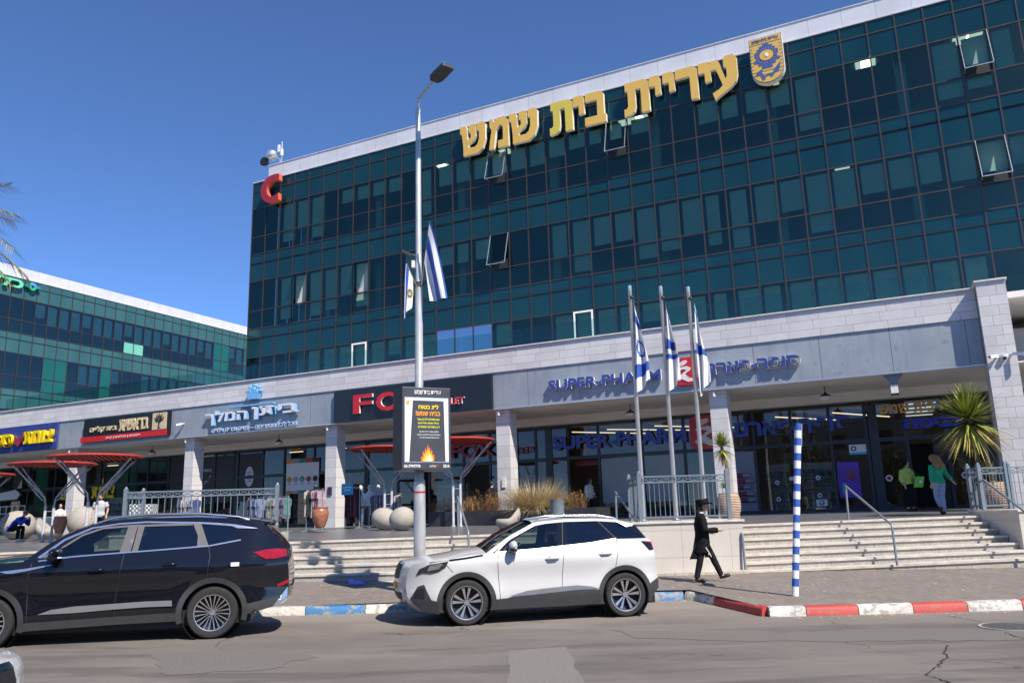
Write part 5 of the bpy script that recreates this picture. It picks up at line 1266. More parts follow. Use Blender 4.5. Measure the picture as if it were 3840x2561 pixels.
for k, (x, l) in enumerate(((520, 'left checkered white pot behind the grey railing'), (556, 'right checkered white pot behind the grey railing'))):
    if 'check' not in M:
        m_, nt_, b_ = newmat('checker_weave'); ck = nd(nt_, 'ShaderNodeTexChecker'); ck.inputs['Scale'].default_value = 16; ck.inputs['Color1'].default_value = (.7,.7,.68,1); ck.inputs['Color2'].default_value = (.12,.12,.12,1); nt_.links.new(coords(nt_), ck.inputs['Vector']); nt_.links.new(ck.outputs[0], b_.inputs['Base Color']); M['check'] = m_
    p = P(x, 1932, 24.0); p.z = tz(p.x, p.y); t = thing('plant_pot', l, 'pot', p, 0, 'checkered pots'); b = MB(); h = P(x, 1890, 24.0).z-p.z
    b.add([(-.15,-.15,0),(.15,-.15,0),(.15,.15,0),(-.15,.15,0),(-.2,-.2,h),(.2,-.2,h),(.2,.2,h),(-.2,.2,h)], [(0,3,2,1),(4,5,6,7),(0,1,5,4),(1,2,6,5),(2,3,7,6),(3,0,4,7)]); b.build('body', M['check'], t)
def bin_(label, x, yb, wpx, hpx):
    p = T(x, yb); sc = (p-CAMV).dot(FWD)/PF; w = wpx*sc/2; h = hpx*sc; t = thing('waste_bin', label, 'bin', (p.x, p.y+w, tz(p.x, p.y+w)), FA)
    b = MB(); b.box(-w*.94, w*.94, -w*.94, w*.94, 0, h*.78); b.build('mesh_body', M['dkgrey'], t, bevel=.01)
    b = MB()
    for a in (-1, 1):
        for c in (-1, 1): b.box(a*w-.03*(a > 0), a*w+.03*(a < 0), c*w-.03*(c > 0), c*w+.03*(c < 0), 0, h*.92)
    b.box(-w, w, -w, w, h*.78, h*.81); b.build('frame', M['black'], t)
    b = MB(); b.add([(-w*1.03,-w*1.03,h*.90),(w*1.03,-w*1.03,h*.90),(w*1.03,w*1.03,h*.90),(-w*1.03,w*1.03,h*.90),(-w*.5,-w*.5,h),(w*.5,-w*.5,h),(w*.5,w*.5,h),(-w*.5,w*.5,h)], [(0,3,2,1),(4,5,6,7),(0,1,5,4),(1,2,6,5),(2,3,7,6),(3,0,4,7)]); b.build('lid', M['black'], t)
bin_('black mesh waste bin with a pitched lid beside the pillar', 1284, 1973, 50, 82)
bin_('low black waste bin behind the concrete eggs at the left', 300, 1995, 54, 70)
# manhole and litter
mh = ground_pt = slope(3790, 2349, 0.004, 0, 0)
t = thing('manhole_cover', 'round grey manhole cover in the road at the right', 'manhole', (mh.x, mh.y, rz(mh.x)+.004))
b = MB(); b.lathe([(.40, .0), (.40, .006)], 40); b.build('ring', M['k_bare'], t); b = MB(); b.lathe([(.355, .006), (.355, .010), (.30, .011)], 40)
for k in range(-4, 5): b.box(-.28*cos(k*.3), .28*cos(k*.3), k*.06-.012, k*.06+.012, .011, .015)
M['iron'] = mat('cast_iron', (.10,.10,.105), .6, .3, var=.3, scale=20); b.build('lid', M['iron'], t)
lp_ = PV(1336, 2196); t = thing('litter', 'crumpled lilac blue plastic bag on the pavement by the steps', 'litter', (lp_.x, lp_.y, pz(lp_.x, lp_.y)))
b = MB(); r = random.Random(4); b.ball((0,0,.045), (.17,.10,.05), 12, 7); b.ball((-.12,0,.08), (.06,.04,.07), 8, 6); b.ball((.12,.02,.04), (.09,.05,.03), 8, 6)
b.v = [(x+r.uniform(-.012,.012), y+r.uniform(-.012,.012), max(.004, z+r.uniform(-.012,.012))) for x, y, z in b.v]; M['bag'] = mat('lilac_plastic', (.26,.28,.75), .4); b.build('bag', M['bag'], t)
# paper notices on the pillars
for u, z, w, h, m, l in ((-23.30, 2.75, .22, .36, 'label_purple', 'small purple notice on the pillar beside the urn'), (-6.0, 2.9, .0, .0, None, None), (-14.58, 2.75, .16, .36, 'offwhite', 'white intercom box on the pillar behind the straw grass')):
    if not m: continue
    if m == 'label_purple': M[m] = mat('notice_purple', (.06,.02,.07), .5)
    b = MB(); b.box(0, w, -.05, -.005, 0, h); o = tag(b.build('notice', M[m]), l, 'notice'); o.location = fl(u, 28.9, z); o.rotation_euler = (0, 0, FA)
# ---------------------------------------------------------------- clothes racks, mannequins
CLOTH = [(.34,.05,.08),(.05,.07,.18),(.40,.37,.34),(.20,.14,.26),(.36,.27,.30),(.08,.20,.19),(.03,.03,.035),(.28,.25,.12),(.18,.22,.33),(.33,.18,.08),(.45,.42,.39),(.24,.04,.14)]
CM = [mat('garment_cloth', c, .85, var=.3, scale=7) for c in CLOTH]
def rack(label, x, yb, wpx, h, n, seed, pal=None, yaw=FA, Y=None, garment=.75):
    p = T(x, yb) if Y is None else P(x, yb, Y); p.z = tz(p.x, p.y); sc = (p-CAMV).dot(FWD)/PF; w = wpx*sc
    t = thing('clothes_rack', label, 'clothes rack', p, yaw, 'clothes racks outside the shops'); r = random.Random(seed)
    b = MB(); b.tube([(-w/2,0,.02), (-w/2,0,h), (w/2,0,h), (w/2,0,.02)], .018, 8)
    for s in (-1, 1): b.tube([(s*w/2,-.25,.03), (s*w/2,.25,.03)], .018, 6)
    b.build('rail', M['alum'], t)
    for k in range(n):
        xx = -w/2+.06+(w-.12)*k/(n-1); ci = r.choice(pal) if pal else r.randrange(len(CM)); L = garment*r.uniform(.8, 1.12); sw = .20*r.uniform(.85, 1.1)
        vs = []; th = .035; an = r.uniform(-.35, .35)
        prof = [(.05, 0), (sw, -.07), (sw*1.05, -.30), (sw*.80, -.32), (sw*.85, -L)]
        q = [(y, z) for y, z in prof] + [(-y, z) for y, z in reversed(prof)]
        g = MB(); g.prism(q, lambda a, c, d: (xx+(d-th/2)*cos(an)+a*sin(an)+.012*sin(c*14+k), a*cos(an)-(d-th/2)*sin(an), h-.05+c), th); g.build('garment', CM[ci], t)
rack('clothes rack of pastel garments behind the grey railing end', 1040, 1985, 100, 1.35, 22, 1, [3, 4, 8, 5, 2, 1, 7, 8], Y=31.5)
rack('dark clothes rack just behind the left railing', 955, 1985, 75, 1.35, 14, 2, [6, 1, 6, 8], Y=32.0)
rack('round rack of striped shirts behind the copper urn', 1178, 1972, 76, 1.55, 14, 3, [0, 2, 10, 4, 9, 6, 11], garment=.95, Y=30.3)
rack('rack of red and black dresses beside the man in the white shirt', 1322, 1965, 62, 1.6, 10, 4, [6, 0, 6, 11, 0], garment=1.25, Y=32.3)
rack('rack of grey and lilac shirts behind the concrete eggs', 1450, 1965, 130, 1.3, 24, 5, [8, 2, 10, 3, 6, 8], garment=.85, Y=32.3)
rack('rack of blue goods in front of the coffee roaster pillar', 700, 1965, 100, 1.45, 16, 6, [1, 8, 10, 1], Y=33.5)
rack('clothes rack in shade behind the man in the grey tee shirt', 450, 1965, 60, 1.4, 10, 7, [1, 6, 2, 1, 8])
def mannequin(label, x, Y, m, h=1.75):
    p = P(x, 1900, Y); p.z = tz(p.x, p.y)
    t = thing('mannequin', label, 'mannequin', p, FA, 'shop mannequins'); s = h/1.75
    blob('torso', [('ell', [((0,0,.85*s),.15,.10,0), ((0,0,1.0*s),.13,.09,0), ((0,0,1.25*s),.18,.11,0), ((0,0,1.40*s),.17,.09,0), ((0,0,1.46*s),.06,.05,0), ((0,0,1.52*s),.05,.05,0)]), ('ball', (0,0,1.63*s), (.075,.09,.115)), ('tube', [(.18,0,1.38*s),(.22,0,1.1*s),(.20,-.03,.85*s)], [.05,.042,.03]), ('tube', [(-.18,0,1.38*s),(-.22,0,1.1*s),(-.20,-.03,.85*s)], [.05,.042,.03])], m, t, .018, 3)
    b = MB(); b.tube([(0,0,0), (0,0,.87*s)], .02, 8); b.lathe([(.18, 0), (.18, .02)], 16); b.build('stand', M['alum'], t)
for x, Y, l in ((1385, 34.0, 'white mannequin nearest the man in the white shirt'), (1418, 34.3, 'pale grey mannequin, second behind the glass'), (1352, 34.2, 'white mannequin partly behind the man in the white shirt')): mannequin(l, x, Y, M['offwhite'] if x != 1418 else M['greytee'])
mannequin('grey mannequin bust in the doorway behind the shirt rack', 1182, 33.6, M['dkgrey'], 1.85)
for x, y, Y, s, l in ((1187, 1843, 32.2, '20', 'small price board reading 20 above the shirt rack'), (1453, 1866, 32.1, '35', 'small price board reading 35 above the lilac shirts')):
    p = P(x, y, Y); t = thing('price_board', l, 'sign', p, FA); b = MB(); b.box(-.16, .16, 0, .02, -.18, .18); b.build('board', M['black'], t); text(s, -.11, .11, -.08, .08, .004, M['teal'], t, 'letters', -.006, .03)
p = P(1302, 1834, 31.9); t = thing('price_board', 'bright blue notice board beside the waste bin', 'sign', p, FA); b = MB(); b.box(-.28, .28, 0, .02, -.22, .22); b.build('board', M['teal'], t)
b = MB(); b.box(-.2, .2, -.008, -.002, .05, .09); b.box(-.16, .16, -.008, -.002, -.05, -.01); b.build('print', M['label_white'], t)
# ---------------------------------------------------------------- cars
def make_car(label, loc, rotz, S, paint, roll_pitch=0.0, category='car', simple=False):
    root = thing('parked_car' if not simple else 'passing_car', label, category, loc, rotz)
    root.rotation_euler = (0, roll_pitch, rotz)
    W, zb, zr, ins = S['W'], S['zb'], S['zr'], S['ins']
    wx = S['wheels']; wr = S['R']; wz = S['R']+.003
    def hw(x, z):
        w = W
        if z > zb: w -= ins*(z-zb)/(zr-zb)
        if z < .42: w -= .05*(.42-z)/.3
        w += .018*math.exp(-((z-S['sh'])/.10)**2) - .022*math.exp(-((z-S['sh']+.30)/.15)**2) - .018
        if z < zb:
            for cx in wx: w += .020*math.exp(-((hypot(x-cx, z-wz)-S['ar'])/.10)**2)
        f = max(0, min(1, (x-S['xf0'])/(S['xf1']-S['xf0']))); r = max(0, min(1, (S['xr0']-x)/(S['xr0']-S['xr1'])))
        return w*(1-S['kf']*f**2.3)*(1-S['kr']*r**2.3)
    def side_patch(name, poly, m, par, off=.0, step=.075, holes=(), sides=(1, -1), thick=0):
        vs, fs = region(poly, step, holes); res = []
        for s in sides:
            b = MB(); b.add([(x, s*(hw(x, z)+off), z) for x, z in vs], [f if s < 0 else tuple(reversed(f)) for f in fs])
            res.append(b.build(name, m, par, smooth=50, solid=thick))
        return res
    def ribbon(name, line, w, m, par, off=.004, sides=(1, -1)):
        L = []; n = len(line)
        fine = []
        for i in range(n-1):
            k = max(1, int(hypot(line[i+1][0]-line[i][0], line[i+1][1]-line[i][1])/.06))
            fine += [(line[i][0]+(line[i+1][0]-line[i][0])*j/k, line[i][1]+(line[i+1][1]-line[i][1])*j/k) for j in range(k)]
        fine.append(line[-1]); res = []
        for s in sides:
            b = MB(); vs = []
            for i, p in enumerate(fine):
                a = fine[max(0, i-1)]; c = fine[min(len(fine)-1, i+1)]; dx, dz = c[0]-a[0], c[1]-a[1]; l = hypot(dx, dz) or 1; nx, nz = -dz/l*w/2, dx/l*w/2
                for q in ((p[0]+nx, p[1]+nz), (p[0]-nx, p[1]-nz)): vs.append((q[0], s*(hw(*q)+off), q[1]))
            b.add(vs, [(2*i, 2*i+1, 2*i+3, 2*i+2) for i in range(len(fine)-1)]); res.append(b.build(name, m, par, smooth=50))
        return res
    def cross(name, prof, m, par, bulge=0.0, crown=0.0, ny=16, off=(0,0), ylim=1.0, sub=3):
        P2 = []
        for i in range(len(prof)-1):
            for k in range(sub): P2.append(tuple(prof[i][j]+(prof[i+1][j]-prof[i][j])*k/sub for j in (0, 1)))
        P2.append(prof[-1]); b = MB(); bf = bulge if callable(bulge) else (lambda x, z: bulge); cf = crown if callable(crown) else (lambda x, z: crown)
        def fn(u, v):
            x, z = P2[min(len(P2)-1, int(round(v*(len(P2)-1))))]; t = (2*u-1)*ylim; y = t*hw(x, z); k = 1-t*t
            return (x+bf(x, z)*k+off[0], y, z+cf(x, z)*k+off[1])
        b.grid(fn, ny, len(P2)-1); return b.build(name, m, par, smooth=50)
    nose, ztop = S['FP'][0]; fcr = lambda x, z: S['hc']*.42*max(0, min(1, (z-ztop+.2)/.2)); hcr = lambda x, z: S['hc']*max(.42, min(1, 1-.58*(x-nose+1.0)/1.0)); hbu = lambda x, z: S['fb']*max(0, min(1, (x-nose+.7)/.7))**1.5
    body = cross('body', S['tail'], paint, root, -S.get('tb', .07))
    cross('bonnet', S['hood'], paint, root, hbu, hcr)
    cross('roof', S['roof'], paint, root, 0, .055)
    cross('front_bumper', S['FP'], paint, root, S['fb'], fcr)
    ws = cross('windscreen', S['ws'], M['car_glass'], root, .11, .03)
    b = MB(); b.box(min(wx)-.55, max(wx)+.55, -.80, .80, .20, .42); b.build('underbody', M['black'], root)
    names = {'fender': None, 'front_door': None, 'rear_door': None, 'quarter_panel': None}; doors = {}
    for k in names: doors[k] = side_patch(k, S[k], paint, root)
    for line in S['seams']: ribbon('door_gap', line, .009, M['black'], root, .0015)
    side_patch('pillar_trim', S['green'], S['pillar'], root, .0, .06, S['holes'])
    for k, (nm, g) in enumerate(S['windows']): side_patch(nm, S['holes'][k], g, root, -.006, .09)
    for nm, poly, m, off in S['over']: side_patch(nm, poly, M[m], root, off, .06, thick=0)
    for nm, line, w, m, off in S['lines']: ribbon(nm, line, w, M[m], root, off)
    for cx in wx: 
        side_patch('arch_cladding', arc(cx, wz, S['ar'], -16, 196, 24) + arc(cx, wz, S['ao'], 196, -16, 24), M[S['cladm']], root, .014, .06)
        for s in (-1, 1):
            b = MB(); b.lathe([(S['ao']+.005, 0), (S['ao']+.005, -.30), (.05, -.30)] if s > 0 else [(S['ao']+.005, 0), (S['ao']+.005, .30), (.05, .30)], 28, (cx, s*(W-.03), wz), axis='y', close=False); b.build('wheel_well', M['black'], root)
    # handles
    for d, (hx, hz) in zip(('front_door', 'rear_door'), S['handles']):
        for s, dr in zip((1, -1), doors[d]):
            y = hw(hx, hz); b = MB(); b.tube([(hx-.11, s*(y+.008), hz), (hx-.06, s*(y+.035), hz+.004), (hx+.07, s*(y+.035), hz), (hx+.12, s*(y+.006), hz-.004)], [.012, .021, .021, .012], 8)
            b.build('door_handle', paint, dr, smooth=60)
            b = MB(); b.ball((hx+.0, s*(y-.012), hz+.004), (.085, .016, .035), 12, 8); b.build('handle_cup', M['piano'] if S['dark'] else M['satin'], dr, smooth=60)
    # mirrors
    mx, mz = S['mirror']
    for s in (1, -1):
        y = s*(hw(mx, mz)+.03); b = MB(); b.ball((mx-.02, y+s*.13, mz+.02), (.085, .135, .085), 16, 10); b.v = [(x+(.05 if x < mx-.05 else 0)*.6, yy, z) for x, yy, z in b.v]
        o = b.build('wing_mirror', paint, root, smooth=70); b = MB(); b.ball((mx-.0, y+s*.12, mz-.035), (.088, .13, .05), 14, 8); b.beam((mx+.05, y-s*.08, mz-.07), (mx, y+s*.08, mz-.05), .06, .03); b.build('mirror_base', M['piano'], o, smooth=60)
        b = MB(); b.quad((mx-.092, y+s*.02, mz-.04), (mx-.092, y+s*.24, mz-.04), (mx-.092, y+s*.24, mz+.08), (mx-.092, y+s*.02, mz+.08)); b.build('mirror_glass', M['chrome'], o)
    # front end
    def fpatch(name, z0, z1, y0, y1, m, off=.012, n=10, taper=0):
        F = S['FP']
        def xz(z):
            for i in range(len(F)-1):
                if F[i][1] >= z >= F[i+1][1]: t = (F[i][1]-z)/(F[i][1]-F[i+1][1]); return F[i][0]+(F[i+1][0]-F[i][0])*t
            return F[0][0]
        b = MB()
        def fn(u, v):
            z = z0+(z1-z0)*v; y = (y0+(y1-y0)*u)*(1-taper*(1-v)); x = xz(z); h = hw(x, z); k = 1-min(1, (y/h)**2); return (x+S['fb']*k+off, y, z+fcr(x, z)*k)
        b.grid(fn, n, 4); return b.build(name, m, root, smooth=60)
    g = fpatch('grille', *S['grille'], M['black'], .012, taper=.25)
    for k in range(9):
        y = -.36+k*.09; b = MB(); F = S['FP']; x = F[1][0]+S['fb']*(1-(y/.56)**2)
        b.beam((x+.045, y*.8, S['grille'][0]+.05), (x+.02, y, S['grille'][1]-.04), .016, .02, (0,1,0)); b.build('grille_bar', M['satin'], g)
    fpatch('grille_trim', S['grille'][1], S['grille'][1]+.03, S['grille'][2], S['grille'][3], M['chrome'], .016)
    fpatch('lower_intake', S['intake'][0], S['intake'][1], -.42, .42, M['black'], .012)
    fpatch('number_plate', S['plate'][0], S['plate'][1], -.26, .26, M['plate'], .022, 4)
    fpatch('skid_trim', S['intake'][0]-.09, S['intake'][0]-.02, -.5, .5, M['satin'], .012)
    # rear end bits
    b = MB(); t0 = S['tail'][-1]; b.tube([(t0[0]-.06, .55, .34), (t0[0]-.14, .55, .33)], .04, 12); b.build('exhaust_tip', M['chrome'], root)
    # roof rails
    for s in (1, -1):
        b = MB(); pts = [(x, s*(hw(x, z)-.075), z+h) for x, z, h in S['rails']]; b.tube(pts, .019, 8); b.build('roof_rail', M['satin'], root, smooth=60)
    if S.get('sunroof'):
        x0, x1 = S['sunroof']; b = MB(); b.grid(lambda u, v: (x0+(x1-x0)*v, (2*u-1)*.44, S['roofz'](x0+(x1-x0)*v)+.055*(1-((2*u-1)*.44/.70)**2)+.006), 8, 8); b.build('glass_roof', M['piano'], root, smooth=60)
    if S.get('spoiler'):
        b = MB()
        def sp(u, v): t = 2*u-1; y = t*.62; return (S['spoiler'][0]-(.34)*v-.0*abs(t), y, S['spoiler'][1]+.05*(1-t*t)-.05*v+.0)
        b.grid(sp, 12, 4); b.build('roof_spoiler', paint, root, smooth=60, solid=.035)
        b = MB(); b.prism([(-.14, 0), (.12, 0), (-.10, .09), (-.14, .085)], lambda a, c, d: (.05+a, d-.02, S['roofz'](.05)+.05+c), .04); b.build('shark_fin', M['piano'], root)
    # cabin
    for sx in S['seats']:
        for y in (-.36, .36):
            b = MB(); b.ball((sx+.12, y, .55), (.28, .24, .14), 14, 8); b.ball((sx-.16, y, .86), (.12, .23, .34), 14, 10); b.ball((sx-.20, y, S['headz']), (.06, .13, .10), 12, 8); b.build('seat', M['seat'], root, smooth=70)
    b = MB(); dx = S['dash']; b.box(dx-.12, dx+.42, -.72, .72, .62, S['dashz']); b.build('dashboard', M['seat'], root, bevel=.05)
    b = MB(); c = Vector((dx-.24, .36, S['dashz']-.02)); ring = [c+Vector((.07*sin(t*pi/10), .17*cos(t*pi/10), .16*sin(t*pi/10))) for t in range(21)]; b.tube(ring, .016, 6, cap=False); b.tube([c, c+Vector((.2,0,-.1))], .03, 6); b.build('steering_wheel', M['black'], root, smooth=60)
    b = MB(); b.beam((dx+.10-.25, 0, S['headz']+.16), (dx+.10-.25, .01, S['headz']+.22), .05, .18, (0,1,0)); b.build('rear_view_mirror', M['black'], root)
    # wheels
    for cx in wx:
        for s in (1, -1):
            w = thing('wheel', None, None, (cx, s*(W-.125), wz)); w.parent = root
            R = wr; b = MB(); pr = [(R*.66, -.095), (R*.80, -.112), (R*.93, -.108), (R*.99, -.085), (R, -.05), (R, .05), (R*.99, .085), (R*.93, .108), (R*.80, .112), (R*.66, .095)]
            b.lathe(pr, 48, axis='y', close=False); b.build('tyre', M['rubber'], w, smooth=40)
            b = MB(); rr_ = R*S['rim']; b.lathe([(rr_, s*.10), (rr_*.97, s*.085), (rr_*.93, s*.02), (rr_*.5, -s*.02), (.02, s*.0)], 40, axis='y', close=False); b.build('rim', M['rimdark'], w, smooth=40)
            b = MB(); b.lathe([(rr_*1.005, s*.098), (rr_*1.005, s*.106), (rr_*.955, s*.102)], 48, axis='y', close=False)
            for k in range(S['nsp']):
                a0 = 2*pi*k/S['nsp']+.3
                for dk in S['pair']:
                    a = a0+dk; a2 = a0+dk*S['spread']; wd = S['spw']
                    r0, r1 = rr_*.20, rr_*.97; d0 = Vector((cos(a), 0, sin(a))); d1 = Vector((cos(a2), 0, sin(a2))); t0_ = Vector((-sin(a), 0, cos(a))); t1_ = Vector((-sin(a2), 0, cos(a2))); yo = Vector((0, s*.062, 0)); y1 = Vector((0, s*.095, 0)); yb = Vector((0, -s*.03, 0))
                    vs = [d0*r0+yo-t0_*wd*.35, d0*r0+yo+t0_*wd*.35, d1*r1+y1+t1_*wd, d1*r1+y1-t1_*wd]; vs += [v+yb for v in vs]
                    b.add(vs, [(0,1,2,3),(7,6,5,4),(0,4,5,1),(1,5,6,2),(2,6,7,3),(3,7,4,0)])
            b.build('spokes', M['rimsilver'], w)
            b = MB(); b.lathe([(.001, s*.075), (.045, s*.072), (.05, s*.04)], 16, axis='y', close=False)
            for k in range(5): b.ball((.062*cos(k*1.257), s*.055, .062*sin(k*1.257)), .011, 6, 4)
            b.build('hub_cap', M['rimsilver'], w)
            b = MB(); b.lathe([(rr_*.62, -s*.035), (rr_*.62, -s*.05)], 28, axis='y'); b.build('brake_disc', M['iron'], w)
    return root
FPW = [(3.53,.985),(3.60,.93),(3.64,.82),(3.66,.62),(3.64,.47),(3.57,.36),(3.40,.24)]
WHITE = dict(W=.92, zb=1.0, zr=1.58, ins=.22, wheels=(0, 2.70), R=.355, ar=.485, ao=.405, sh=.98, xf0=2.95, xf1=3.70, xr0=-.15, xr1=-.68, kf=.40, kr=.24, dark=False,
 hood=[(3.53,.985),(3.42,1.0),(3.28,1.018),(2.98,1.05),(2.7,1.085),(2.36,1.115)], hc=.085,
 roof=[(1.52,1.575),(1.3,1.60),(.95,1.62),(.4,1.615),(.05,1.59),(-.28,1.51)], roofz=lambda x: 1.62-.05*max(0,(x-.9))**2*1.2-.06*max(0,.3-x)**2,
 ws=[(2.36,1.115),(2.23,1.20),(1.95,1.375),(1.52,1.575)], tail=[(-.28,1.51),(-.48,1.265),(-.57,1.22),(-.60,1.07),(-.63,.82),(-.64,.67),(-.68,.57),(-.66,.43),(-.42,.27)],
 FP=FPW, fb=.155,
 fender=FPW+[(3.12,.225)]+arc(2.7,.358,.405,-19,199,20)+[(2.14,.235),(2.16,.6),(2.18,.95),(2.15,1.118),(2.36,1.115),(2.7,1.085),(2.98,1.05),(3.28,1.018),(3.42,1.0)],
 front_door=[(2.14,.235),(2.16,.6),(2.18,.95),(2.15,1.118),(1.76,1.13),(1.52,1.145),(1.05,1.178),(1.07,.9),(1.12,.24)],
 rear_door=[(1.12,.24),(1.07,.9),(1.05,1.178),(.56,1.21),(.28,1.245),(.08,1.27),(.10,1.08),(.16,.81),(.165,.728)]+arc(0,.358,.405,62,-19,10)+[(.43,.245)],
 quarter_panel=[(.08,1.27),(-.48,1.265),(-.57,1.22),(-.60,1.07),(-.63,.82),(-.64,.67),(-.68,.57),(-.66,.43),(-.42,.27)]+arc(0,.358,.405,199,66,16)+[(.16,.81),(.10,1.08)],
 seams=[[(2.14,.235),(2.16,.6),(2.18,.95),(2.15,1.118)],[(1.12,.24),(1.07,.9),(1.05,1.178),(1.0,1.57)],[(.36,1.57),(.08,1.27),(.10,1.08),(.16,.81)],[(3.3,1.005),(3.0,1.035),(2.7,1.065),(2.4,1.10)],[(3.05,.98),(2.92,.84)]],
 green=[(2.36,1.115),(2.15,1.118),(1.52,1.145),(1.05,1.178),(.56,1.21),(.08,1.27),(-.48,1.265),(-.28,1.51),(.05,1.59),(.4,1.615),(.95,1.62),(1.3,1.60),(1.52,1.575),(1.95,1.375),(2.23,1.20)],
 holes=[[(2.08,1.155),(1.93,1.285),(1.73,1.40),(1.50,1.505),(1.36,1.54),(1.10,1.562),(1.14,1.19),(1.6,1.16)],[(.94,1.562),(.40,1.555),(.25,1.41),(.27,1.255),(.60,1.225),(.96,1.195)],[(.10,1.32),(.30,1.53),(.05,1.535),(-.10,1.46),(-.40,1.29),(-.1,1.29)]],
 windows=[('front_window', M['car_glass']),('rear_window', M['car_privacy']),('quarter_window', M['car_privacy'])], pillar=M['piano'],
 over=[('sill_cladding',[(2.27,.225),(2.24,.39),(2.14,.395),(1.56,.42),(1.11,.455),(.84,.47),(.44,.47),(.43,.235),(1.1,.225)],'clad',.012),
  ('chrome_strip',[(2.02,.425),(1.7,.50),(1.40,.525),(1.12,.54),(.84,.55),(.60,.52),(.44,.475),(.84,.478),(1.12,.462),(1.7,.43)],'brushed',.018),
  ('bumper_cladding',[(3.14,.20),(3.14,.39),(3.27,.42),(3.33,.54),(3.38,.66),(3.48,.63),(3.56,.50),(3.60,.44),(3.55,.36),(3.42,.25)],'clad',.010),
  ('fog_lamp_recess',[(3.54,.46),(3.52,.56),(3.42,.61),(3.37,.58),(3.38,.44)],'black',.016),
  ('bumper_cladding',[(-.40,.275),(-.47,.53),(-.655,.60),(-.675,.55),(-.655,.43)],'clad',.012),
  ('headlamp',[(3.51,.80),(3.46,.90),(3.3,.975),(3.12,1.0),(2.99,1.02),(3.04,.93),(3.15,.86),(3.28,.83),(3.40,.845)],'headlamp',.012),
  ('headlamp_lens',[(3.34,.87),(3.30,.95),(3.16,.985),(3.08,.98),(3.16,.90)],'chrome',.016),
  ('tail_lamp',[(-.36,1.225),(-.575,1.205),(-.595,1.07),(-.50,1.065)],'piano',.012),
  ('tail_lamp_edge',[(-.36,1.225),(-.575,1.205),(-.595,1.09),(-.57,1.09),(-.55,1.185)],'lampred',.016),
  ('roof_side',[(2.36,1.118),(2.23,1.205),(1.95,1.38),(1.52,1.58),(1.3,1.604),(.95,1.624),(.4,1.619),(.05,1.594),(-.28,1.512),(-.24,1.47),(.05,1.552),(.4,1.58),(.95,1.582),(1.3,1.562),(1.5,1.53),(1.93,1.325),(2.18,1.165),(2.26,1.118)],'car_white',.006),
  ('roof_end_trim',[(.06,1.575),(-.13,1.465),(-.29,1.50),(-.1,1.54)],'satin',.010)],
 lines=[('belt_trim',[(2.2,1.128),(1.52,1.155),(1.05,1.188),(.56,1.222),(.09,1.282)],.014,'satin',.008),('window_trim',[(2.16,1.155),(1.95,1.335),(1.73,1.445),(1.5,1.54)],.012,'satin',.010),('bonnet_trim',[(2.98,1.03),(2.7,1.055),(2.42,1.09)],.03,'piano',.006)],
 cladm='clad', handles=[(1.25,1.0),(.32,1.04)], mirror=(1.93,1.20), grille=(.74,.95,-.40,.40), intake=(.42,.52), plate=(.56,.67),
 rails=[(1.5,1.575,.0),(1.38,1.59,.045),(.95,1.62,.065),(.35,1.61,.06),(.05,1.59,.03),(-.02,1.585,0)], sunroof=(.0,1.2), seats=(1.15,.25), headz=1.26, dash=1.95, dashz=1.04, rim=.74, nsp=5, pair=(-.22,.22), spread=1.05, spw=.026)
th = radians(11.5); O = Vector((1.80, 14.01, 0)); left = Vector((sin(th), -cos(th), 0))
make_car('white compact crossover parked at the kerb, facing left', O - left*.92, pi+th, WHITE, M['car_white'])
FPB = [(3.93,1.14),(3.98,1.02),(4.02,.85),(4.03,.65),(4.0,.47),(3.9,.36),(3.6,.27)]
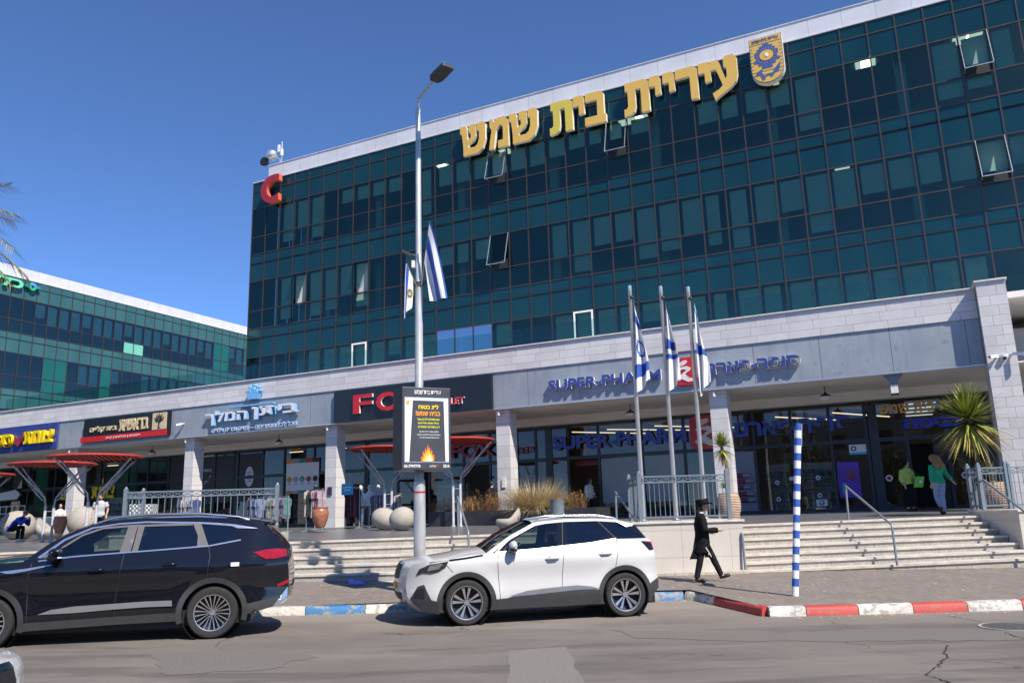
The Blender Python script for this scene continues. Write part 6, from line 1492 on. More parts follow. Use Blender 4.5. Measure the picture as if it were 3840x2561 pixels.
BLACK = dict(W=.93, zb=1.08, zr=1.7, ins=.20, wheels=(0, 3.03), R=.372, ar=.51, ao=.43, sh=1.03, xf0=3.2, xf1=4.03, xr0=-.35, xr1=-1.1, kf=.38, kr=.27, dark=True,
 hood=[(3.93,1.14),(3.6,1.17),(3.3,1.185),(2.95,1.20),(2.62,1.215)], hc=.08,
 roof=[(1.79,1.70),(1.48,1.762),(1.05,1.787),(.28,1.778),(-.30,1.735),(-.62,1.69)], roofz=lambda x: 1.78-.04*max(0,x-1.1)**2-.045*max(0,.2-x)**2,
 ws=[(2.62,1.215),(2.30,1.46),(2.02,1.62),(1.79,1.70)], tail=[(-.62,1.69),(-.74,1.61),(-.94,1.40),(-1.03,1.27),(-1.06,1.12),(-1.085,.93),(-1.095,.71),(-1.07,.52),(-.97,.43),(-.46,.32)],
 FP=FPB, fb=.09,
 fender=FPB+[(3.48,.26)]+arc(3.03,.375,.43,-16,196,20)+[(2.50,.27),(2.49,.45),(2.53,.89),(2.50,1.19),(2.62,1.215),(2.95,1.20),(3.3,1.185),(3.6,1.17)],
 front_door=[(2.50,.27),(2.49,.45),(2.53,.89),(2.50,1.19),(1.96,1.245),(1.28,1.275),(1.35,.64),(1.34,.285)],
 rear_door=[(1.34,.285),(1.35,.64),(1.28,1.275),(.95,1.29),(.1,1.328),(.07,1.2),(.10,.82),(.11,.792)]+arc(0,.375,.43,72,-14,12)+[(.5,.29)],
 quarter_panel=[(.1,1.328),(-.36,1.40),(-.94,1.40),(-1.03,1.27),(-1.06,1.12),(-1.085,.93),(-1.095,.71),(-1.07,.52),(-.97,.43),(-.46,.32)]+arc(0,.375,.43,196,75,16)+[(.10,.82),(.07,1.2)],
 seams=[[(2.50,.27),(2.49,.45),(2.53,.89),(2.50,1.19)],[(1.34,.285),(1.35,.64),(1.28,1.275),(1.20,1.70)],[(.26,1.69),(.1,1.328),(.07,1.2),(.10,.82)]],
 green=[(2.62,1.215),(2.50,1.19),(1.96,1.245),(1.28,1.275),(.95,1.29),(.1,1.328),(-.36,1.40),(-.94,1.40),(-.74,1.61),(-.62,1.69),(-.30,1.735),(.28,1.778),(1.05,1.787),(1.48,1.762),(1.79,1.70),(2.02,1.62),(2.30,1.46)],
 holes=[[(2.20,1.27),(2.14,1.40),(1.89,1.565),(1.62,1.65),(1.27,1.672),(1.34,1.30),(1.9,1.275)],[(1.10,1.675),(.36,1.655),(.28,1.49),(.27,1.345),(.95,1.31),(1.16,1.30)],[(.21,1.665),(-.05,1.65),(-.22,1.605),(-.37,1.44),(-.35,1.41),(.11,1.352)]],
 windows=[('front_window', M['car_glass']),('rear_window', M['car_privacy']),('quarter_window', M['car_privacy'])], pillar=M['car_black'],
 over=[('sill_cladding',[(2.58,.255),(2.55,.37),(1.34,.395),(.51,.405),(.48,.28),(1.34,.28)],'clad',.012),
  ('chrome_strip',[(2.36,.475),(2.18,.535),(1.89,.565),(1.36,.575),(.95,.585),(.57,.58),(.56,.50),(.95,.505),(1.36,.495),(1.89,.475)],'brushed',.016),
  ('bumper_cladding',[(-.44,.315),(-.50,.48),(-.80,.53),(-.98,.58),(-1.085,.70),(-1.07,.52),(-.97,.43)],'clad',.012),
  ('bumper_trim',[(-.86,.40),(-1.075,.68),(-1.075,.54),(-.97,.43)],'satin',.018),
  ('tail_lamp',[(-.56,1.225),(-.74,1.262),(-.90,1.268),(-1.035,1.255),(-1.05,1.15),(-.88,1.12),(-.74,1.12)],'lampred',.014),
  ('reflector',[(-.92,.73),(-1.09,.80),(-1.09,.74),(-.93,.69)],'lampred',.012),
  ('pillar_cover',[(1.27,1.69),(1.14,1.695),(1.20,1.285),(1.35,1.28)],'pillartrim',.008),('pillar_cover',[(1.13,1.693),(1.04,1.69),(1.10,1.29),(1.18,1.288)],'pillartrim',.010),
  ('pillar_cover',[(.36,1.69),(.24,1.685),(.10,1.335),(.27,1.325),(.27,1.50)],'pillartrim',.008),
  ('window_surround',[(2.44,1.255),(2.20,1.265),(2.14,1.405),(1.89,1.58),(1.62,1.668),(1.27,1.69),(.36,1.69),(.36,1.66),(1.27,1.66),(1.62,1.64),(1.88,1.55),(2.10,1.40)],'pillartrim',.007),
  ('roof_sweep',[(2.44,1.27),(2.13,1.515),(1.78,1.672),(1.41,1.722),(1.03,1.738),(.27,1.705),(-.05,1.68),(-.27,1.652),(-.60,1.585),(-.30,1.595),(-.22,1.63),(.27,1.682),(1.03,1.715),(1.41,1.70),(1.76,1.65),(2.11,1.49),(2.40,1.25)],'satin',.012),
  ('filler_flap',[(-.19,1.12),(-.42,1.12),(-.42,.94),(-.19,.94)],'car_black',.006),('white_sticker',[(-.24,1.09),(-.36,1.09),(-.36,1.035),(-.24,1.035)],'white',.010),
  ('fender_badge',[(2.90,1.09),(2.55,1.12),(2.30,1.155),(2.18,1.165),(2.30,1.135),(2.55,1.085),(2.72,1.06),(2.80,1.06)],'satin',.012)],
 lines=[('belt_trim',[(2.42,1.215),(1.96,1.262),(1.28,1.292),(.95,1.305),(.1,1.345),(-.36,1.418)],.020,'satin',.012)],
 cladm='clad', handles=[(1.62,1.06),(.62,1.10)], mirror=(2.20,1.29), grille=(.66,1.08,-.5,.5), intake=(.42,.56), plate=(.58,.69),
 rails=[(1.72,1.71,.02),(1.48,1.762,.04),(1.05,1.787,.05),(.28,1.778,.05),(-.30,1.735,.03),(-.46,1.715,0)], seats=(1.35,.45), spoiler=(-.52,1.70), headz=1.42, dash=2.20, dashz=1.16, rim=.70, nsp=10, pair=(-.09,.09), spread=1.9, spw=.010)
th2 = radians(14); O = Vector((-4.60, 12.47, .05)); left = Vector((sin(th2), -cos(th2), 0))
make_car('black seven seat crossover with chrome trim parked at the kerb on the left', O - left*.93, pi+th2, BLACK, M['car_black'])
make_car('white car entering at the lower left corner, mostly outside the frame', Vector((-6.62, 4.48, 0)), 0.0, WHITE, M['car_white'], simple=True)
# ---------------------------------------------------------------- people
def V3(*a): return Vector(a)
def person(label, loc, yaw, J, top=None, bottom=None, hair=None, shoes=None, fem=0, scale=1.0, vox=.017, skirt=None, sleeve=1.0, body_mat=None, coat=None, fingers=True, legskin=False):
    t = thing('person', label, 'person', loc, yaw); t.scale = (scale,)*3
    j = {k: Vector(v) for k, v in J.items()}; pts = []
    sw = .155 if fem else .175
    hip, ch, nk, hd = j['pelvis'], j['chest'], j['neck'], j['head']; up = (hd-nk).normalized(); f = j.get('face', Vector((1,0,0))).normalized(); sd = up.cross(f).normalized()
    shx = (j['shL']-j['shR']); ya = atan2(shx.y, shx.x)-pi/2
    def trunk(g, low=None):
        L = [((hip.x, hip.y, hip.z-.10), .095+g, .150+g, ya), ((hip.x, hip.y, hip.z), .115+g, .165+g+.012*fem, ya), (tuple(hip.lerp(ch, .42)), .098+g, .135+g-.012*fem, ya), (tuple(ch), .118+g+.012*fem, sw+g, ya), (tuple(ch.lerp(nk, .55)), .098+g, sw+.005+g, ya), (tuple(ch.lerp(nk, .92)), .07+g, .10+g, ya), (tuple(nk+Vector((0,0,.01))), .05+g, .055+g, ya)]
        return ('ell', L)
    def limb(a, b_, c, r, g): return ('tube', [j[a], j[a].lerp(j[b_], .5), j[b_], j[b_].lerp(j[c], .35), j[c]], [q+g for q in r])
    AR = [.052, .046, .040, .040, .028]; LR = [.088, .074, .056, .058, .040]
    parts = [trunk(0), ('tube', [nk-Vector((0,0,.03)), nk.lerp(hd, .6)], [.055, .05]), ('ball', hd+up*.025, (.098, .078, .115)), ('ball', hd+f*.028-up*.055, (.062, .055, .06)), ('ball', hd+f*.105-up*.012, (.022, .014, .024)), ('ball', hd+f*.088-up*.052, (.018, .026, .012)), ('ball', hd+f*.085+up*.022, (.02, .05, .012))]
    for s in (1, -1): parts.append(('ball', hd+sd*(.078*s)-f*.008, (.018, .012, .032)))
    for s in 'LR':
        parts += [limb('sh'+s, 'el'+s, 'wr'+s, AR, 0), limb('hip'+s, 'kn'+s, 'an'+s, LR, 0), ('tube', [j['an'+s], j['an'+s].lerp(j['to'+s], .5)-Vector((0,0,.02)), j['to'+s]], [.04, .036, .026])]
        fo = (j['wr'+s]-j['el'+s]).normalized(); hdir = j.get('ha'+s, fo).normalized(); pal = j['wr'+s]+hdir*.05
        side_ = hdir.cross(Vector((0,0,1))); side_ = side_.normalized() if side_.length > .2 else Vector((1,0,0)); dn = hdir.cross(side_).normalized()
        parts.append(('tube', [j['wr'+s], pal, pal+hdir*.04], [.026, .034, .028]))
        if fingers:
            for k in range(4):
                o = pal+hdir*.04+side_*(.019*(k-1.5)); L = (.062, .074, .07, .055)[k]; parts.append(('tube', [o-hdir*.02, o+hdir*L*.5+dn*.006, o+hdir*L*.85+dn*.026], [.0105, .0098, .008]))
            o = pal-side_*.024; parts.append(('tube', [o, o-side_*.028+hdir*.03, o-side_*.03+hdir*.058], [.013, .011, .009]))
    blob('body', parts, body_mat or M['skin'], t, vox, 3)
    b = MB()
    for s in (1, -1): b.ball(hd+f*.088+sd*(.03*s)+up*.012, (.011, .012, .009), 8, 6)
    b.build('eyes', M['black'], t)
    b = MB(); b.ball(hd+f*.098-up*.062, (.010, .022, .005), 8, 5); M.setdefault('lips', mat('lips', (.32,.11,.09), .5)); b.build('mouth', M['lips'], t)
    if top:
        m, g = top; pp = [trunk(g)]
        for s in 'LR':
            e = j['el'+s]; w_ = e.lerp(j['wr'+s], min(1, max(0, (sleeve-.5)*2))) if sleeve > .5 else j['sh'+s].lerp(e, sleeve*2)
            pp.append(('tube', [j['sh'+s], j['sh'+s].lerp(e, .5), e, w_] if sleeve > .5 else [j['sh'+s], w_], [.060+g, .055+g, .048+g, .040+g] if sleeve > .5 else [.062+g, .056+g]))
        o = blob('top', pp, m, t, vox, 3, .006)
    if bottom:
        m, g = bottom; pp = [('ell', [((hip.x, hip.y, hip.z-.14), .10+g, .145+g, ya), ((hip.x, hip.y, hip.z-.02), .118+g, .165+g+.012*fem, ya), ((hip.x, hip.y, hip.z+.09), .100+g, .145+g-.01*fem, ya)])]
        for s in 'LR': pp.append(limb('hip'+s, 'kn'+s, 'an'+s, [.092, .080, .062, .062, .050], g))
        blob('trousers', pp, m, t, vox, 3, .006)
    if skirt:
        m, L = skirt; blob('skirt', [('ell', [(tuple(c), a, b_, ya) for c, a, b_ in L])], m, t, vox, 3, .008)
    if shoes:
        for s in 'LR':
            d = (j['to'+s]-j['an'+s]); pp = [('tube', [j['an'+s]-d*.25+Vector((0,0,-.035)), j['an'+s]+d*.3-Vector((0,0,.025)), j['to'+s], j['to'+s]+d.normalized()*.03], [.042, .046, .040, .022])]
            blob('shoe', pp, shoes, t, .012, 2)
    return t, j, hd, up, f, sd
def stand(**k):
    J = dict(pelvis=(0,0,.93), chest=(0,0,1.22), neck=(.01,0,1.45), head=(.03,0,1.585), shL=(0,.17,1.385), shR=(0,-.17,1.385), elL=(-.02,.24,1.11), elR=(-.02,-.24,1.11), wrL=(.08,.23,.88), wrR=(.08,-.23,.88),
             hipL=(0,.09,.88), hipR=(0,-.09,.88), knL=(.02,.10,.48), knR=(.02,-.10,.48), anL=(0,.10,.085), anR=(0,-.10,.085), toL=(.15,.12,.035), toR=(.15,-.12,.035))
    J.update(k); return J
# walking man in black
mp = PV(2640, 2181)
t, j, hd, up, f, sd = person('man in black suit and black hat walking right while looking at a white phone', (mp.x, mp.y, pz(mp.x, mp.y)), radians(-4), stand(
    pelvis=(.03,0,.91), chest=(.02,0,1.19), neck=(.05,0,1.42), head=(.105,-.01,1.55), face=(1,-.10,-.10), shL=(.03,.17,1.36), shR=(.0,-.17,1.36), elL=(.02,.25,1.08), elR=(.06,-.25,1.08), wrL=(.22,.20,1.02), wrR=(.335,-.20,1.06), haR=(1,-.0,.10),
    hipL=(.04,.09,.86), hipR=(.02,-.09,.86), knL=(.24,.09,.49), knR=(-.06,-.10,.46), anL=(.385,.08,.125), anR=(-.16,-.10,.085), toL=(.55,.09,.125), toR=(.0,-.11,.035)),
    top=None, bottom=(M['suit2'], .008), shoes=M['shoe'], vox=.0105)
pp = [('ell', [((-.01,0,.60), .195, .215, 0), ((.01,0,.78), .172, .208, 0), ((.03,0,.95), .150, .198, 0), ((.035,0,1.05), .150, .195, 0), ((.02,0,1.19), .148, .205, 0), ((.02,0,1.32), .125, .200, 0), ((.03,0,1.40), .085, .12, 0), ((.035,0,1.435), .062, .07, 0)])]
for s, r0 in (('L', 1), ('R', 1)): pp.append(('tube', [j['sh'+s], j['sh'+s].lerp(j['el'+s], .5), j['el'+s], j['el'+s].lerp(j['wr'+s], .5), j['wr'+s]-(j['wr'+s]-j['el'+s]).normalized()*.0], [.078, .070, .066, .060, .056]))
blob('jacket', pp, M['suit'], t, .011, 3, .012)
for (c, w, h, rt, nm) in (((-.10,-.10,.56), .10, .30, .38, 'coat_tail'), ((.10,-.12,.55), .13, .26, -.12, 'coat_tail')):
    b = MB(); b.grid(lambda u, v: (c[0]-(v*h)*sin(rt)+(u-.5)*w*(1+.5*v), c[1]-.02*sin(u*7+v*3)-.03*v, c[2]+.22-v*h), 8, 8); b.build(nm, M['suit'], t, smooth=60, solid=.012)
b = MB(); b.lathe([(.058, 0), (.072, .012), (.055, .045), (.050, .05)], 20, (.045, 0, 1.405)); b.build('shirt_collar', M['white'], t, smooth=50)
b = MB(); q = [(.15, -.04, 1.40), (.165, -.03, 1.36), (.165, .03, 1.36), (.15, .04, 1.40)]; b.add(q, [(0,1,2,3)]); b.build('shirt_front', M['white'], t)
HT = Matrix.Rotation(radians(-6), 3, 'Y'); b = MB()
for k in range(1):
    n = 36; rings = [(.098, 0), (.168, -.012), (.176, .004), (.170, .010), (.104, .012), (.106, .03), (.104, .09), (.088, .125), (.03, .118), (.001, .116)]
    for i, (r, z) in enumerate(rings):
        for q in range(n):
            a = 2*pi*q/n; x, y = r*cos(a)*1.10, r*sin(a)*.98; zz = z + (.024*abs(sin(a))**2 if 1 <= i <= 3 else 0) - (.018*abs(sin(a))**6 if i in (6, 7) else 0); b.v.append(tuple(hd + up*.065 - f*.012 + HT @ Vector((x, y, zz))))
    b.f += [(i*n+q, i*n+(q+1) % n, (i+1)*n+(q+1) % n, (i+1)*n+q) for i in range(len(rings)-1) for q in range(n)]; b.m = [0]*len(b.f)
b.build('hat', M['suit'], t, smooth=60)
b = MB(); b.ball(hd-f*.035-up*.005, (.082, .083, .085), 14, 10); b.build('hair', M['hair_dark'], t, smooth=80)
b = MB()
for s in (1, -1):
    c = hd+f*.106+sd*(.034*s)+up*.012; b.tube([c+sd*(.024*cos(k*pi/8))+up*(.018*sin(k*pi/8)) for k in range(17)], .0028, 5, cap=False); b.tube([c+sd*(.024*s), hd+sd*(.084*s)+up*.016-f*.01], .0028, 5)
b.tube([hd+f*.112+sd*.010+up*.012, hd+f*.112-sd*.010+up*.012], .0028, 5); b.build('glasses', M['black'], t)
b = MB(); o = j['wrR']+Vector((.075, 0, .02))
b.tube([(.06,-.205,.72), (.09,-.215,.66), (.12,-.215,.61), (.11,-.22,.565)], .010, 6)
for k in range(5): b.tube([(.10+.01*k,-.215,.63-.012*k), (.13+.008*k,-.222,.60-.02*k)], .006, 5)
b.build('tassels', M['offwhite'], t)
ph = thing('phone', 'white phone held out in the right hand of the man in black', 'phone', Vector((mp.x, mp.y, pz(mp.x, mp.y))) + Matrix.Rotation(radians(-4), 3, 'Z') @ (j['wrR']+Vector((.145,.0,.032))), radians(-4))
b = MB(); b.box(-.06, .085, -.037, .037, -.004, .005); b.v = [(x, y, z+x*.35) for x, y, z in b.v]; b.build('case', M['white'], ph, bevel=.003); b = MB(); b.box(-.055, .08, -.033, .033, .0055, .0065); b.v = [(x, y, z+x*.35) for x, y, z in b.v]; b.build('screen', M['black'], ph)
# woman in green walking in
wp = T(3540, 1929); s_ = 1.0
t, j, hd, up, f, sd = person('woman in green blouse and light jeans walking into the entrance, seen from behind', (wp.x-.02, wp.y, tz(wp.x, wp.y)), radians(97), stand(
    pelvis=(0,0,.94), chest=(.02,0,1.22), neck=(.04,0,1.43), head=(.08,.03,1.55), shL=(.02,.16,1.37), shR=(.02,-.16,1.37), elL=(-.02,.22,1.10), elR=(.0,-.26,1.12), wrL=(.04,.20,.86), wrR=(-.10,-.36,.92),
    hipL=(0,.09,.88), hipR=(0,-.09,.88), knL=(.12,.06,.50), knR=(.02,-.06,.48), anL=(.02,.03,.22), anR=(0,-.05,.085), toL=(.04,.03,.08), toR=(.14,-.06,.035)),
    top=(M['greenblouse'], .012), bottom=(M['jeans'], .002), shoes=M['shoe'], fem=1, sleeve=.86)
hp_ = [('ball', hd+up*.03-f*.02, (.115, .105, .125))]; r = random.Random(8)
for k in range(26): 
    a = r.uniform(-1.3, 1.3); q = hd-f*(.07+.03*r.random())+sd*(.11*sin(a))+up*r.uniform(-.02, .10); hp_.append(('tube', [q, q-up*.14-f*.03+sd*r.uniform(-.03,.03), q-up*r.uniform(.24,.36)-f*.05+sd*r.uniform(-.05,.05)], [.035, .032, .014]))
blob('hair', hp_, M['hair_blond'], t, .016, 1, .012)
# woman in lime top
wp = P(3408, 1840, 27.2)
t, j, hd, up, f, sd = person('woman in lime top and long black skirt standing left of the open entrance', (wp.x, wp.y, tz(wp.x, wp.y)), radians(-72), stand(elL=(-.02,.25,1.12), wrL=(.16,.16,1.02), head=(.03,0,1.57)),
    top=(M['lime'], .035), shoes=M['shoe'], fem=1, skirt=(M['suit'], [((0,0,.16), .19, .22), ((0,0,.5), .185, .215), ((0,0,.85), .165, .20), ((0,0,1.0), .13, .165)]), scale=.98, sleeve=.85)
b = MB(); b.ball(hd+up*.035-f*.02, (.112, .10, .11), 14, 10); b.build('head_scarf', M['suit'], t, smooth=80)
bl = Vector((wp.x, wp.y, tz(wp.x, wp.y)+.95)) + Matrix.Rotation(radians(-72), 3, 'Z') @ Vector((.22, .26, 0))
bg = thing('shopping_bag', 'bright green bag on the arm of the woman in the lime top', 'bag', bl, radians(15)); b = MB(); b.box(-.17, .17, -.04, .04, -.18, .18); b.v = [(x+z*.35, y*(1-.3*(z > 0)), z) for x, y, z in b.v]; b.build('bag_body', M['limebag'], bg, bevel=.02)
b = MB(); b.tube([(-.1,0,.17), (-.2,0,.42), (-.33,.02,.50), (.06,0,.18)], .009, 6); b.build('strap', M['dkgrey'], bg)
b = MB(); b.ball((.02,-.045,.0), (.06,.006,.05), 10, 6); b.build('white_print', M['white'], bg)
# girl in the drugstore doorway
gp = fl(*[BP(2208, 1800, 32.3)[0], 32.3])
t, j, hd, up, f, sd = person('girl with long dark hair in a cream hoodie coming out of the drugstore door', (gp.x, gp.y, tz(gp.x, gp.y)), radians(-35), stand(elL=(0,.22,1.12), wrL=(.12,.20,.98)), top=(M['cream'], .045), bottom=(M['suit2'], .01), shoes=M['shoe'], fem=1, scale=.97)
blob('hair', [('ball', hd+up*.03-f*.015, (.108,.098,.118)), ('tube', [hd+sd*.07-f*.02, hd+sd*.10-up*.2, hd+sd*.09-up*.42], [.04,.045,.02]), ('tube', [hd-sd*.07-f*.02, hd-sd*.10-up*.2, hd-sd*.10-up*.42], [.04,.045,.02]), ('tube', [hd-f*.08, hd-f*.11-up*.25, hd-f*.09-up*.4], [.06,.06,.03])], M['hair_dark'], t, .014, 2)
# man in pale shirt, from behind
wp = T(1347, 1972)
t, j, hd, up, f, sd = person('man in pale blue shirt and tan cap browsing the outdoor racks, seen from behind', (wp.x, wp.y, tz(wp.x, wp.y)), radians(80), stand(knR=(.08,-.10,.5), anR=(-.02,-.12,.10), toR=(.1,-.14,.035), knL=(.02,.14,.48), anL=(-.05,.22,.085), toL=(.06,.28,.035), wrL=(.06,.24,.86)), top=(M['blueshirt'], .03), bottom=(M['bluejeans'], .012), shoes=M['bark'], sleeve=.98)
blob('jacket_round_waist', [('ell', [((0,0,.80), .165, .20, 0), ((0,0,.95), .16, .20, 0), ((0,0,1.06), .13, .17, 0)])], M['suit2'], t, .016, 3, .012)
b = MB(); b.ball(hd+up*.05-f*.0, (.11, .092, .09), 14, 10); b.ball(hd+up*.045+f*.10, (.07, .06, .012), 10, 5); b.build('cap', M['tancap'], t, smooth=80)
# man in grey tee shirt
wp = P(372, 1960, 31.8)
t, j, hd, up, f, sd = person('bearded man in a grey tee shirt standing by the shops on the left', (wp.x, wp.y, tz(wp.x, wp.y)), radians(-85), stand(elL=(-.03,.28,1.12), elR=(-.03,-.28,1.12), wrL=(.06,.27,.88), wrR=(.06,-.27,.88)), top=(M['greytee'], .03), bottom=(M['suit2'], .012), shoes=M['shoe'], sleeve=.34)
b = MB(); b.ball(hd+up*.045-f*.015, (.102, .085, .10), 14, 10); b.build('hair', M['hair_dark'], t, smooth=80); b = MB(); b.ball(hd+f*.05-up*.075, (.055, .058, .045), 12, 8); b.build('beard', M['hair_dark'], t, smooth=80)
# child behind the egg
wp = P(62, 2000, 33.0)
t, j, hd, up, f, sd = person('child in blue sweatshirt and red cap crouching behind the leftmost concrete egg', (wp.x, wp.y, tz(wp.x, wp.y)), radians(-8), stand(pelvis=(-.28,0,.52), chest=(-.02,0,.78), neck=(.20,0,.96), head=(.30,0,1.08), face=(1,0,-.3), shL=(.12,.16,.90), shR=(.12,-.16,.90), elL=(.30,.22,.66), elR=(.30,-.22,.66), wrL=(.42,.10,.86), wrR=(.42,-.10,.86),
    hipL=(-.26,.09,.50), hipR=(-.26,-.09,.50), knL=(.18,.12,.55), knR=(.18,-.12,.55), anL=(.15,.12,.09), anR=(.15,-.12,.09), toL=(.30,.13,.04), toR=(.30,-.13,.04)), top=(M['bluehood'], .035), bottom=(M['suit2'], .014), shoes=M['offwhite'])
b = MB(); b.ball(hd+up*.05-f*.01, (.112, .095, .085), 14, 10); b.ball(hd+up*.03+f*.11, (.07, .065, .012), 10, 5); b.build('cap', M['redcap'], t, smooth=80)
# woman sitting in the shade by the pillar
wp = P(222, 1960, 35.5)
t, j, hd, up, f, sd = person('dark haired woman in a white top sitting in the shade between the left red shades', (wp.x, wp.y, tz(wp.x, wp.y)), radians(-60), stand(), top=(M['offwhite'], .03), bottom=(M['suit2'], .012), shoes=M['shoe'], fem=1, scale=.85, fingers=False, vox=.018)
b = MB(); b.ball(hd+up*.03-f*.03, (.11, .10, .13), 12, 8); b.build('hair', M['hair_dark'], t, smooth=80)
# man in dark clothes by the outlet window, partly behind weeds
wp = P(1848, 1960, 33.0)
t, j, hd, up, f, sd = person('person in dark jacket with white bag by the outlet window behind the weeds', (wp.x, wp.y-.8, tz(wp.x, wp.y)), radians(60), stand(), top=(M['suit2'], .03), bottom=(M['suit'], .012), shoes=M['shoe'], fingers=False, vox=.018, scale=.95)
b = MB(); b.ball(hd+up*.04-f*.02, (.105, .09, .10), 12, 8); b.build('hair', M['hair_dark'], t, smooth=80)
# ---------------------------------------------------------------- plants
def blade(b, o, d, L, w, droop, m=0, seg=3, side=None):
    d = Vector(d).normalized(); s = d.cross(Vector((0,0,1)))
    if s.length < .05: s = Vector((1,0,0))
    s.normalize(); vs = []
    for k in range(seg+1):
        t = k/seg; p = Vector(o)+d*(L*t)-Vector((0,0,droop*L*t*t)); ww = w*(1-t*.96)*(1 if k else .7)
        vs += [p-s*ww/2, p+s*ww/2]
    b.add(vs, [(2*k, 2*k+1, 2*k+3, 2*k+2) for k in range(seg)], m)
def tuft(name, label, c, R, Hh, n, mats, seed, cat='grass', up=.9, droop=.5, w=.012, group=None, spread=.3):
    r = random.Random(seed); t = thing(name, label, cat, c, 0, group); b = MB()
    for k in range(n):
        a = r.uniform(0, 2*pi); q = sqrt(r.random())*R*spread; el = r.uniform(.15, 1.0)
        d = (cos(a)*(1-el*.75), sin(a)*(1-el*.75), up*el+.12); blade(b, (cos(a)*q, sin(a)*q, 0), d, Hh*r.uniform(.65, 1.15), w, droop*r.uniform(.3, 1.2), r.randrange(len(mats)))
    b.build('blades', mats, t); return t
u0, u1, va, wd, zt_ = PLAN
def inplan(x, y): uu, _ = BP(x, y, va+wd*.5); p = fl(max(u0+.3, min(u1-.3, uu)), va+wd*.5); p.z = zt_-.1; return p
tuft('straw_grass', 'big domed clump of straw coloured grass in the long planter', inplan(2010, 1900), 2.2, 1.55, 4200, [M['drygrass2'], M['drygrass'], mat('pale_straw', (.58,.50,.30), .8)], 3, droop=.42, w=.014, spread=.30)
def weed(label, c, R, Hh, n, seed, m=None):
    r = random.Random(seed); t = thing('dry_weed', label, 'weed', c, 0, 'dry weeds in the planters'); b = MB(); ms = m or [M['rustweed'], M['drygrass'], M['rustweed']]
    for k in range(n):
        a = r.uniform(0, 2*pi); q = sqrt(r.random())*R; o = Vector((q*cos(a), q*sin(a)*.6, 0)); d = Vector((r.uniform(-.5,.5), r.uniform(-.4,.4), 1)).normalized(); L = Hh*r.uniform(.5, 1.1)
        blade(b, o, d, L, .012, .1, r.randrange(len(ms)))
        for i in range(5):
            p = o+d*(L*r.uniform(.35, 1)); dd = Vector((r.uniform(-1,1), r.uniform(-1,1), r.uniform(-.2,.9))); blade(b, p, dd, r.uniform(.08,.2), .016, .3, r.randrange(len(ms)), 2)
    b.build('stems', ms, t)
for k, (x, R, h, l) in enumerate(((1650, .55, .75, 'rusty dry weeds at the left end of the long planter behind the lamp post'), (1735, .5, .95, 'tall straw weeds between the twin posts of the right red shade'), (1810, .55, .70, 'rusty weeds between the shade posts and the grass clump'), (1870, .5, .85, 'rusty weeds touching the left of the grass clump'), (2110, .35, .75, 'rusty weeds touching the right of the grass clump'), (2165, .3, .7, 'thin rusty weeds at the right end of the long planter'))):
    weed(l, inplan(x, 1900), R, h, 150, 40+k, [M['rustweed'], M['drygrass'], M['drygrass2']] if k in (1,) else None)
for k, (x, y, l, h) in enumerate(((610, 22.0, 'golden dry grass behind the left part of the railing', .95), (690, 22.0, 'golden dry grass in the middle behind the railing', .9), (770, 22.1, 'sparse dry grass behind the railing right of the middle', .75), (860, 22.0, 'short dry grass behind the right part of the railing', .6), (960, 22.0, 'yellow green dry grass behind the railing end', .5))):
    p = P(x, 1960, y); p.z = 1.30; tuft('dry_grass', l, p, .9, h, 420 if k < 2 else 240, [M['drygrass'], M['drygrass2'], mat('golden_grass', (.56,.36,.10), .8)], 60+k, droop=.25, w=.012, up=1.3, spread=.6)
def yucca(label, base, crown, R, n, seed, dry=.2, low=None):
    t = thing('yucca', label, 'plant', base); r = random.Random(seed); c = Vector(crown)-Vector(base)
    b = MB(); mid = c*.5+Vector((.06*c.length, 0, .0)); b.tube([(0,0,0), mid*.55, mid, c*.92, c], [.075, .065, .055, .05, .045], 10); b.build('trunk', M['bark'], t, smooth=60)
    def rosette(c, R, n, nm, lowd):
        b = MB(); ms = [M['yucca'], M['yuccay'], M['yuccadry']]
        for k in range(n):
            a = r.uniform(0, 2*pi); el = r.uniform(-.75, .1) if r.random() < lowd else r.uniform(.0, 1.5); d = Vector((cos(a)*cos(el), sin(a)*cos(el), sin(el)))
            m = (2 if r.random() < .4 else 1) if el < -.35 else (1 if r.random() < .38 else 0); o = c+Vector((0,0,-.12 if el < 0 else 0)); blade(b, o, d, R*r.uniform(.7, 1.05), (.060*R+.014), .12 if el > 0 else .25, m, 4)
        b.build(nm, ms, t)
    rosette(c, R, n, 'crown', dry)
    if dry: 
        b = MB()
        for k in range(60): a = r.uniform(0, 2*pi); blade(b, c-Vector((0,0,.15+.45*R*r.random())), (cos(a)*.28, sin(a)*.28, -1), R*.5, .035, .0, 0, 3)
        b.build('dry_skirt', M['yuccadry'], t)
    if low: rosette(Vector(low[0])-Vector(base), low[1], 70, 'young_shoots', .1)
M['yuccay'] = mat('yucca_leaf_pale', (.42,.42,.08), .45, var=.3)
def ridgepot(label, x0, x1, ytop, ybot, Y):
    a = P(x0, ytop, Y); c = P(x1, ytop, Y); bt = P((x0+x1)/2, ybot, Y); h = a.z-bt.z; w = (c-a).length
    p = Vector(((a.x+c.x)/2, Y, bt.z)); t = thing('plant_pot', label, 'pot', p, 0, 'ridged clay pots'); pr = [(.30*w, 0)]
    for k in range(61): z = k/60; pr.append((w*(.5*(.62+.42*sin(pi*(.08+.72*z)))*(1+.035*sin(k*pi/2.0))), z*h*.95))
    pr += [(.40*w, h*.97), (.42*w, h), (.34*w, h), (.33*w, h*.93)]; b = MB(); b.lathe(pr, 30); b.build('body', M['clay'], t, smooth=25); return Vector((p.x, p.y, p.z+h*.95))
o = ridgepot('big ridged pale clay pot holding the tall yucca at the right', 3668, 3782, 1808, 1905, 22.3)
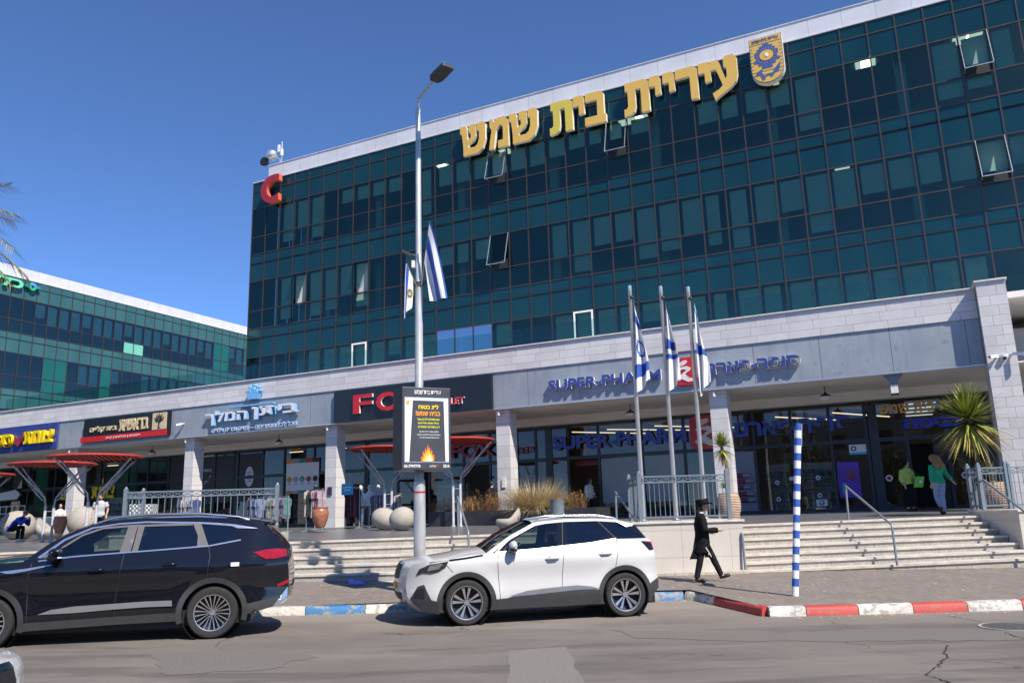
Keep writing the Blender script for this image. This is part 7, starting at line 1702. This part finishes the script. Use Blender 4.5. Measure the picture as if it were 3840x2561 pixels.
yucca('tall yucca with a big leaning crown in front of the entrance letters', o, P(3632, 1572, 22.0), 1.22, 460, 5, .34, (P(3712, 1785, 22.2), .58))
o = ridgepot('ridged pale clay pot behind the flagpole railing', 2688, 2772, 1850, 1945, 24.0)
yucca('small yucca with a round green crown in front of the second pillar', o, P(2706, 1672, 24.0), .56, 260, 6, .25, (P(2715, 1830, 24.0), .35))
# palm reaching in from the left
pc = P(-250, 815, 19.0); t = thing('palm_tree', 'palm tree mostly outside the frame with frond tips at the left edge', 'palm tree', (pc.x, pc.y, .2)); r = random.Random(12)
b = MB(); b.tube([(0,0,0), (.1,0,3), (0,0,pc.z-.2)], [.24, .2, .18], 14); b.build('trunk', M['bark'], t, smooth=60)
for k in range(22):
    a = k*2*pi/22*2.6+.2; el = r.uniform(-.45, .9); L = 2.15*r.uniform(.92, 1.08)
    if k == 0: a, el = .05, .42
    if k == 1: a, el = -.1, -.02
    if k == 2: a, el = .15, -.42
    d = Vector((cos(a)*cos(el), sin(a)*cos(el), sin(el))); b = MB(); pts = []
    for i in range(19): q = i/18; pts.append(Vector((0,0,pc.z-.2))+d*(L*q)-Vector((0,0,.42*L*q*q*max(.3, cos(el)))))
    b.tube(pts[::2], [.03-.0025*i for i in range(len(pts[::2]))], 5)
    s = d.cross(Vector((0,0,1))).normalized()
    for i in range(2, 19):
        for e in (-1, 1):
            for q in (0, .5): 
                o_ = pts[i].lerp(pts[i-1], q); tg = (pts[i]-pts[i-1]).normalized(); blade(b, o_, tg*.75+s*e*.8+Vector((0,0,r.uniform(-.15,.25))), .62*(1-.55*abs(i/18-.45)), .030, .35, 0 if r.random() < .7 else 1, 2)
    b.build('frond', [M['palm'], M['yuccadry']], t)
# ---------------------------------------------------------------- far side of the street (behind the camera, seen in the glass and paint)
def tree(label, x, y, h, R, seed):
    r = random.Random(seed); t = thing('street_tree', label, 'tree', (x, y, 0), 0, 'street trees across the road'); b = MB(); b.tube([(0,0,0), (.1,0,h*.3), (0,.1,h*.6)], [.2, .15, .08], 10)
    for k in range(6): a = k; b.tube([(.05,0,h*.38), (cos(a)*R*.5, sin(a)*R*.5, h*.62)], [.09, .03], 6)
    b.build('trunk', M['bark'], t); b = MB()
    cl = [(Vector((r.uniform(-R,R)*.7, r.uniform(-R,R)*.7, h*r.uniform(.5,.95))), R*r.uniform(.3,.5)) for _ in range(16)]
    for k in range(1500):
        c, q = r.choice(cl); d = Vector((r.gauss(0,1), r.gauss(0,1), r.gauss(0,1))).normalized()*q*r.random()**.4; o = c+d; n = Vector((r.gauss(0,1), r.gauss(0,1), r.gauss(0,1))).normalized(); s = n.orthogonal().normalized()*.16; w = n.cross(s).normalized()*.11
        b.quad(o-s, o-w, o+s, o+w)
    b.build('crown', M['leaf'], t)
for k, (x, y, h, R) in enumerate(((-17, -13, 7.5, 3.2), (-8, -14, 6.5, 2.8), (3, -13.5, 8, 3.4), (13, -14, 7, 3), (24, -13, 7.5, 3.1))): tree('leafy street tree across the road behind the viewer', x, y, h, R, 70+k)
ab = thing('apartment_building', 'cream apartment block across the road behind the viewer', 'apartment building', (2, -34, 0))
M['cream_wall'] = mat('cream_wall', (.50,.45,.37), .85); b = MB(); b.box(-42, 42, -10, 0, 0, 11.5); b.build('wall', M['cream_wall'], ab); b = MB(); b.box(-42.4, 42.4, -10.4, .4, 11.505, 11.9); b.build('roof', M['offwhite'], ab)
b = MB()
for i in range(14): 
    for k in range(3): b.box(-40+i*6, -37.6+i*6, .005, .06, 1.6+k*3.4, 3.3+k*3.4)
b.build('window', M['int_dark'], ab)
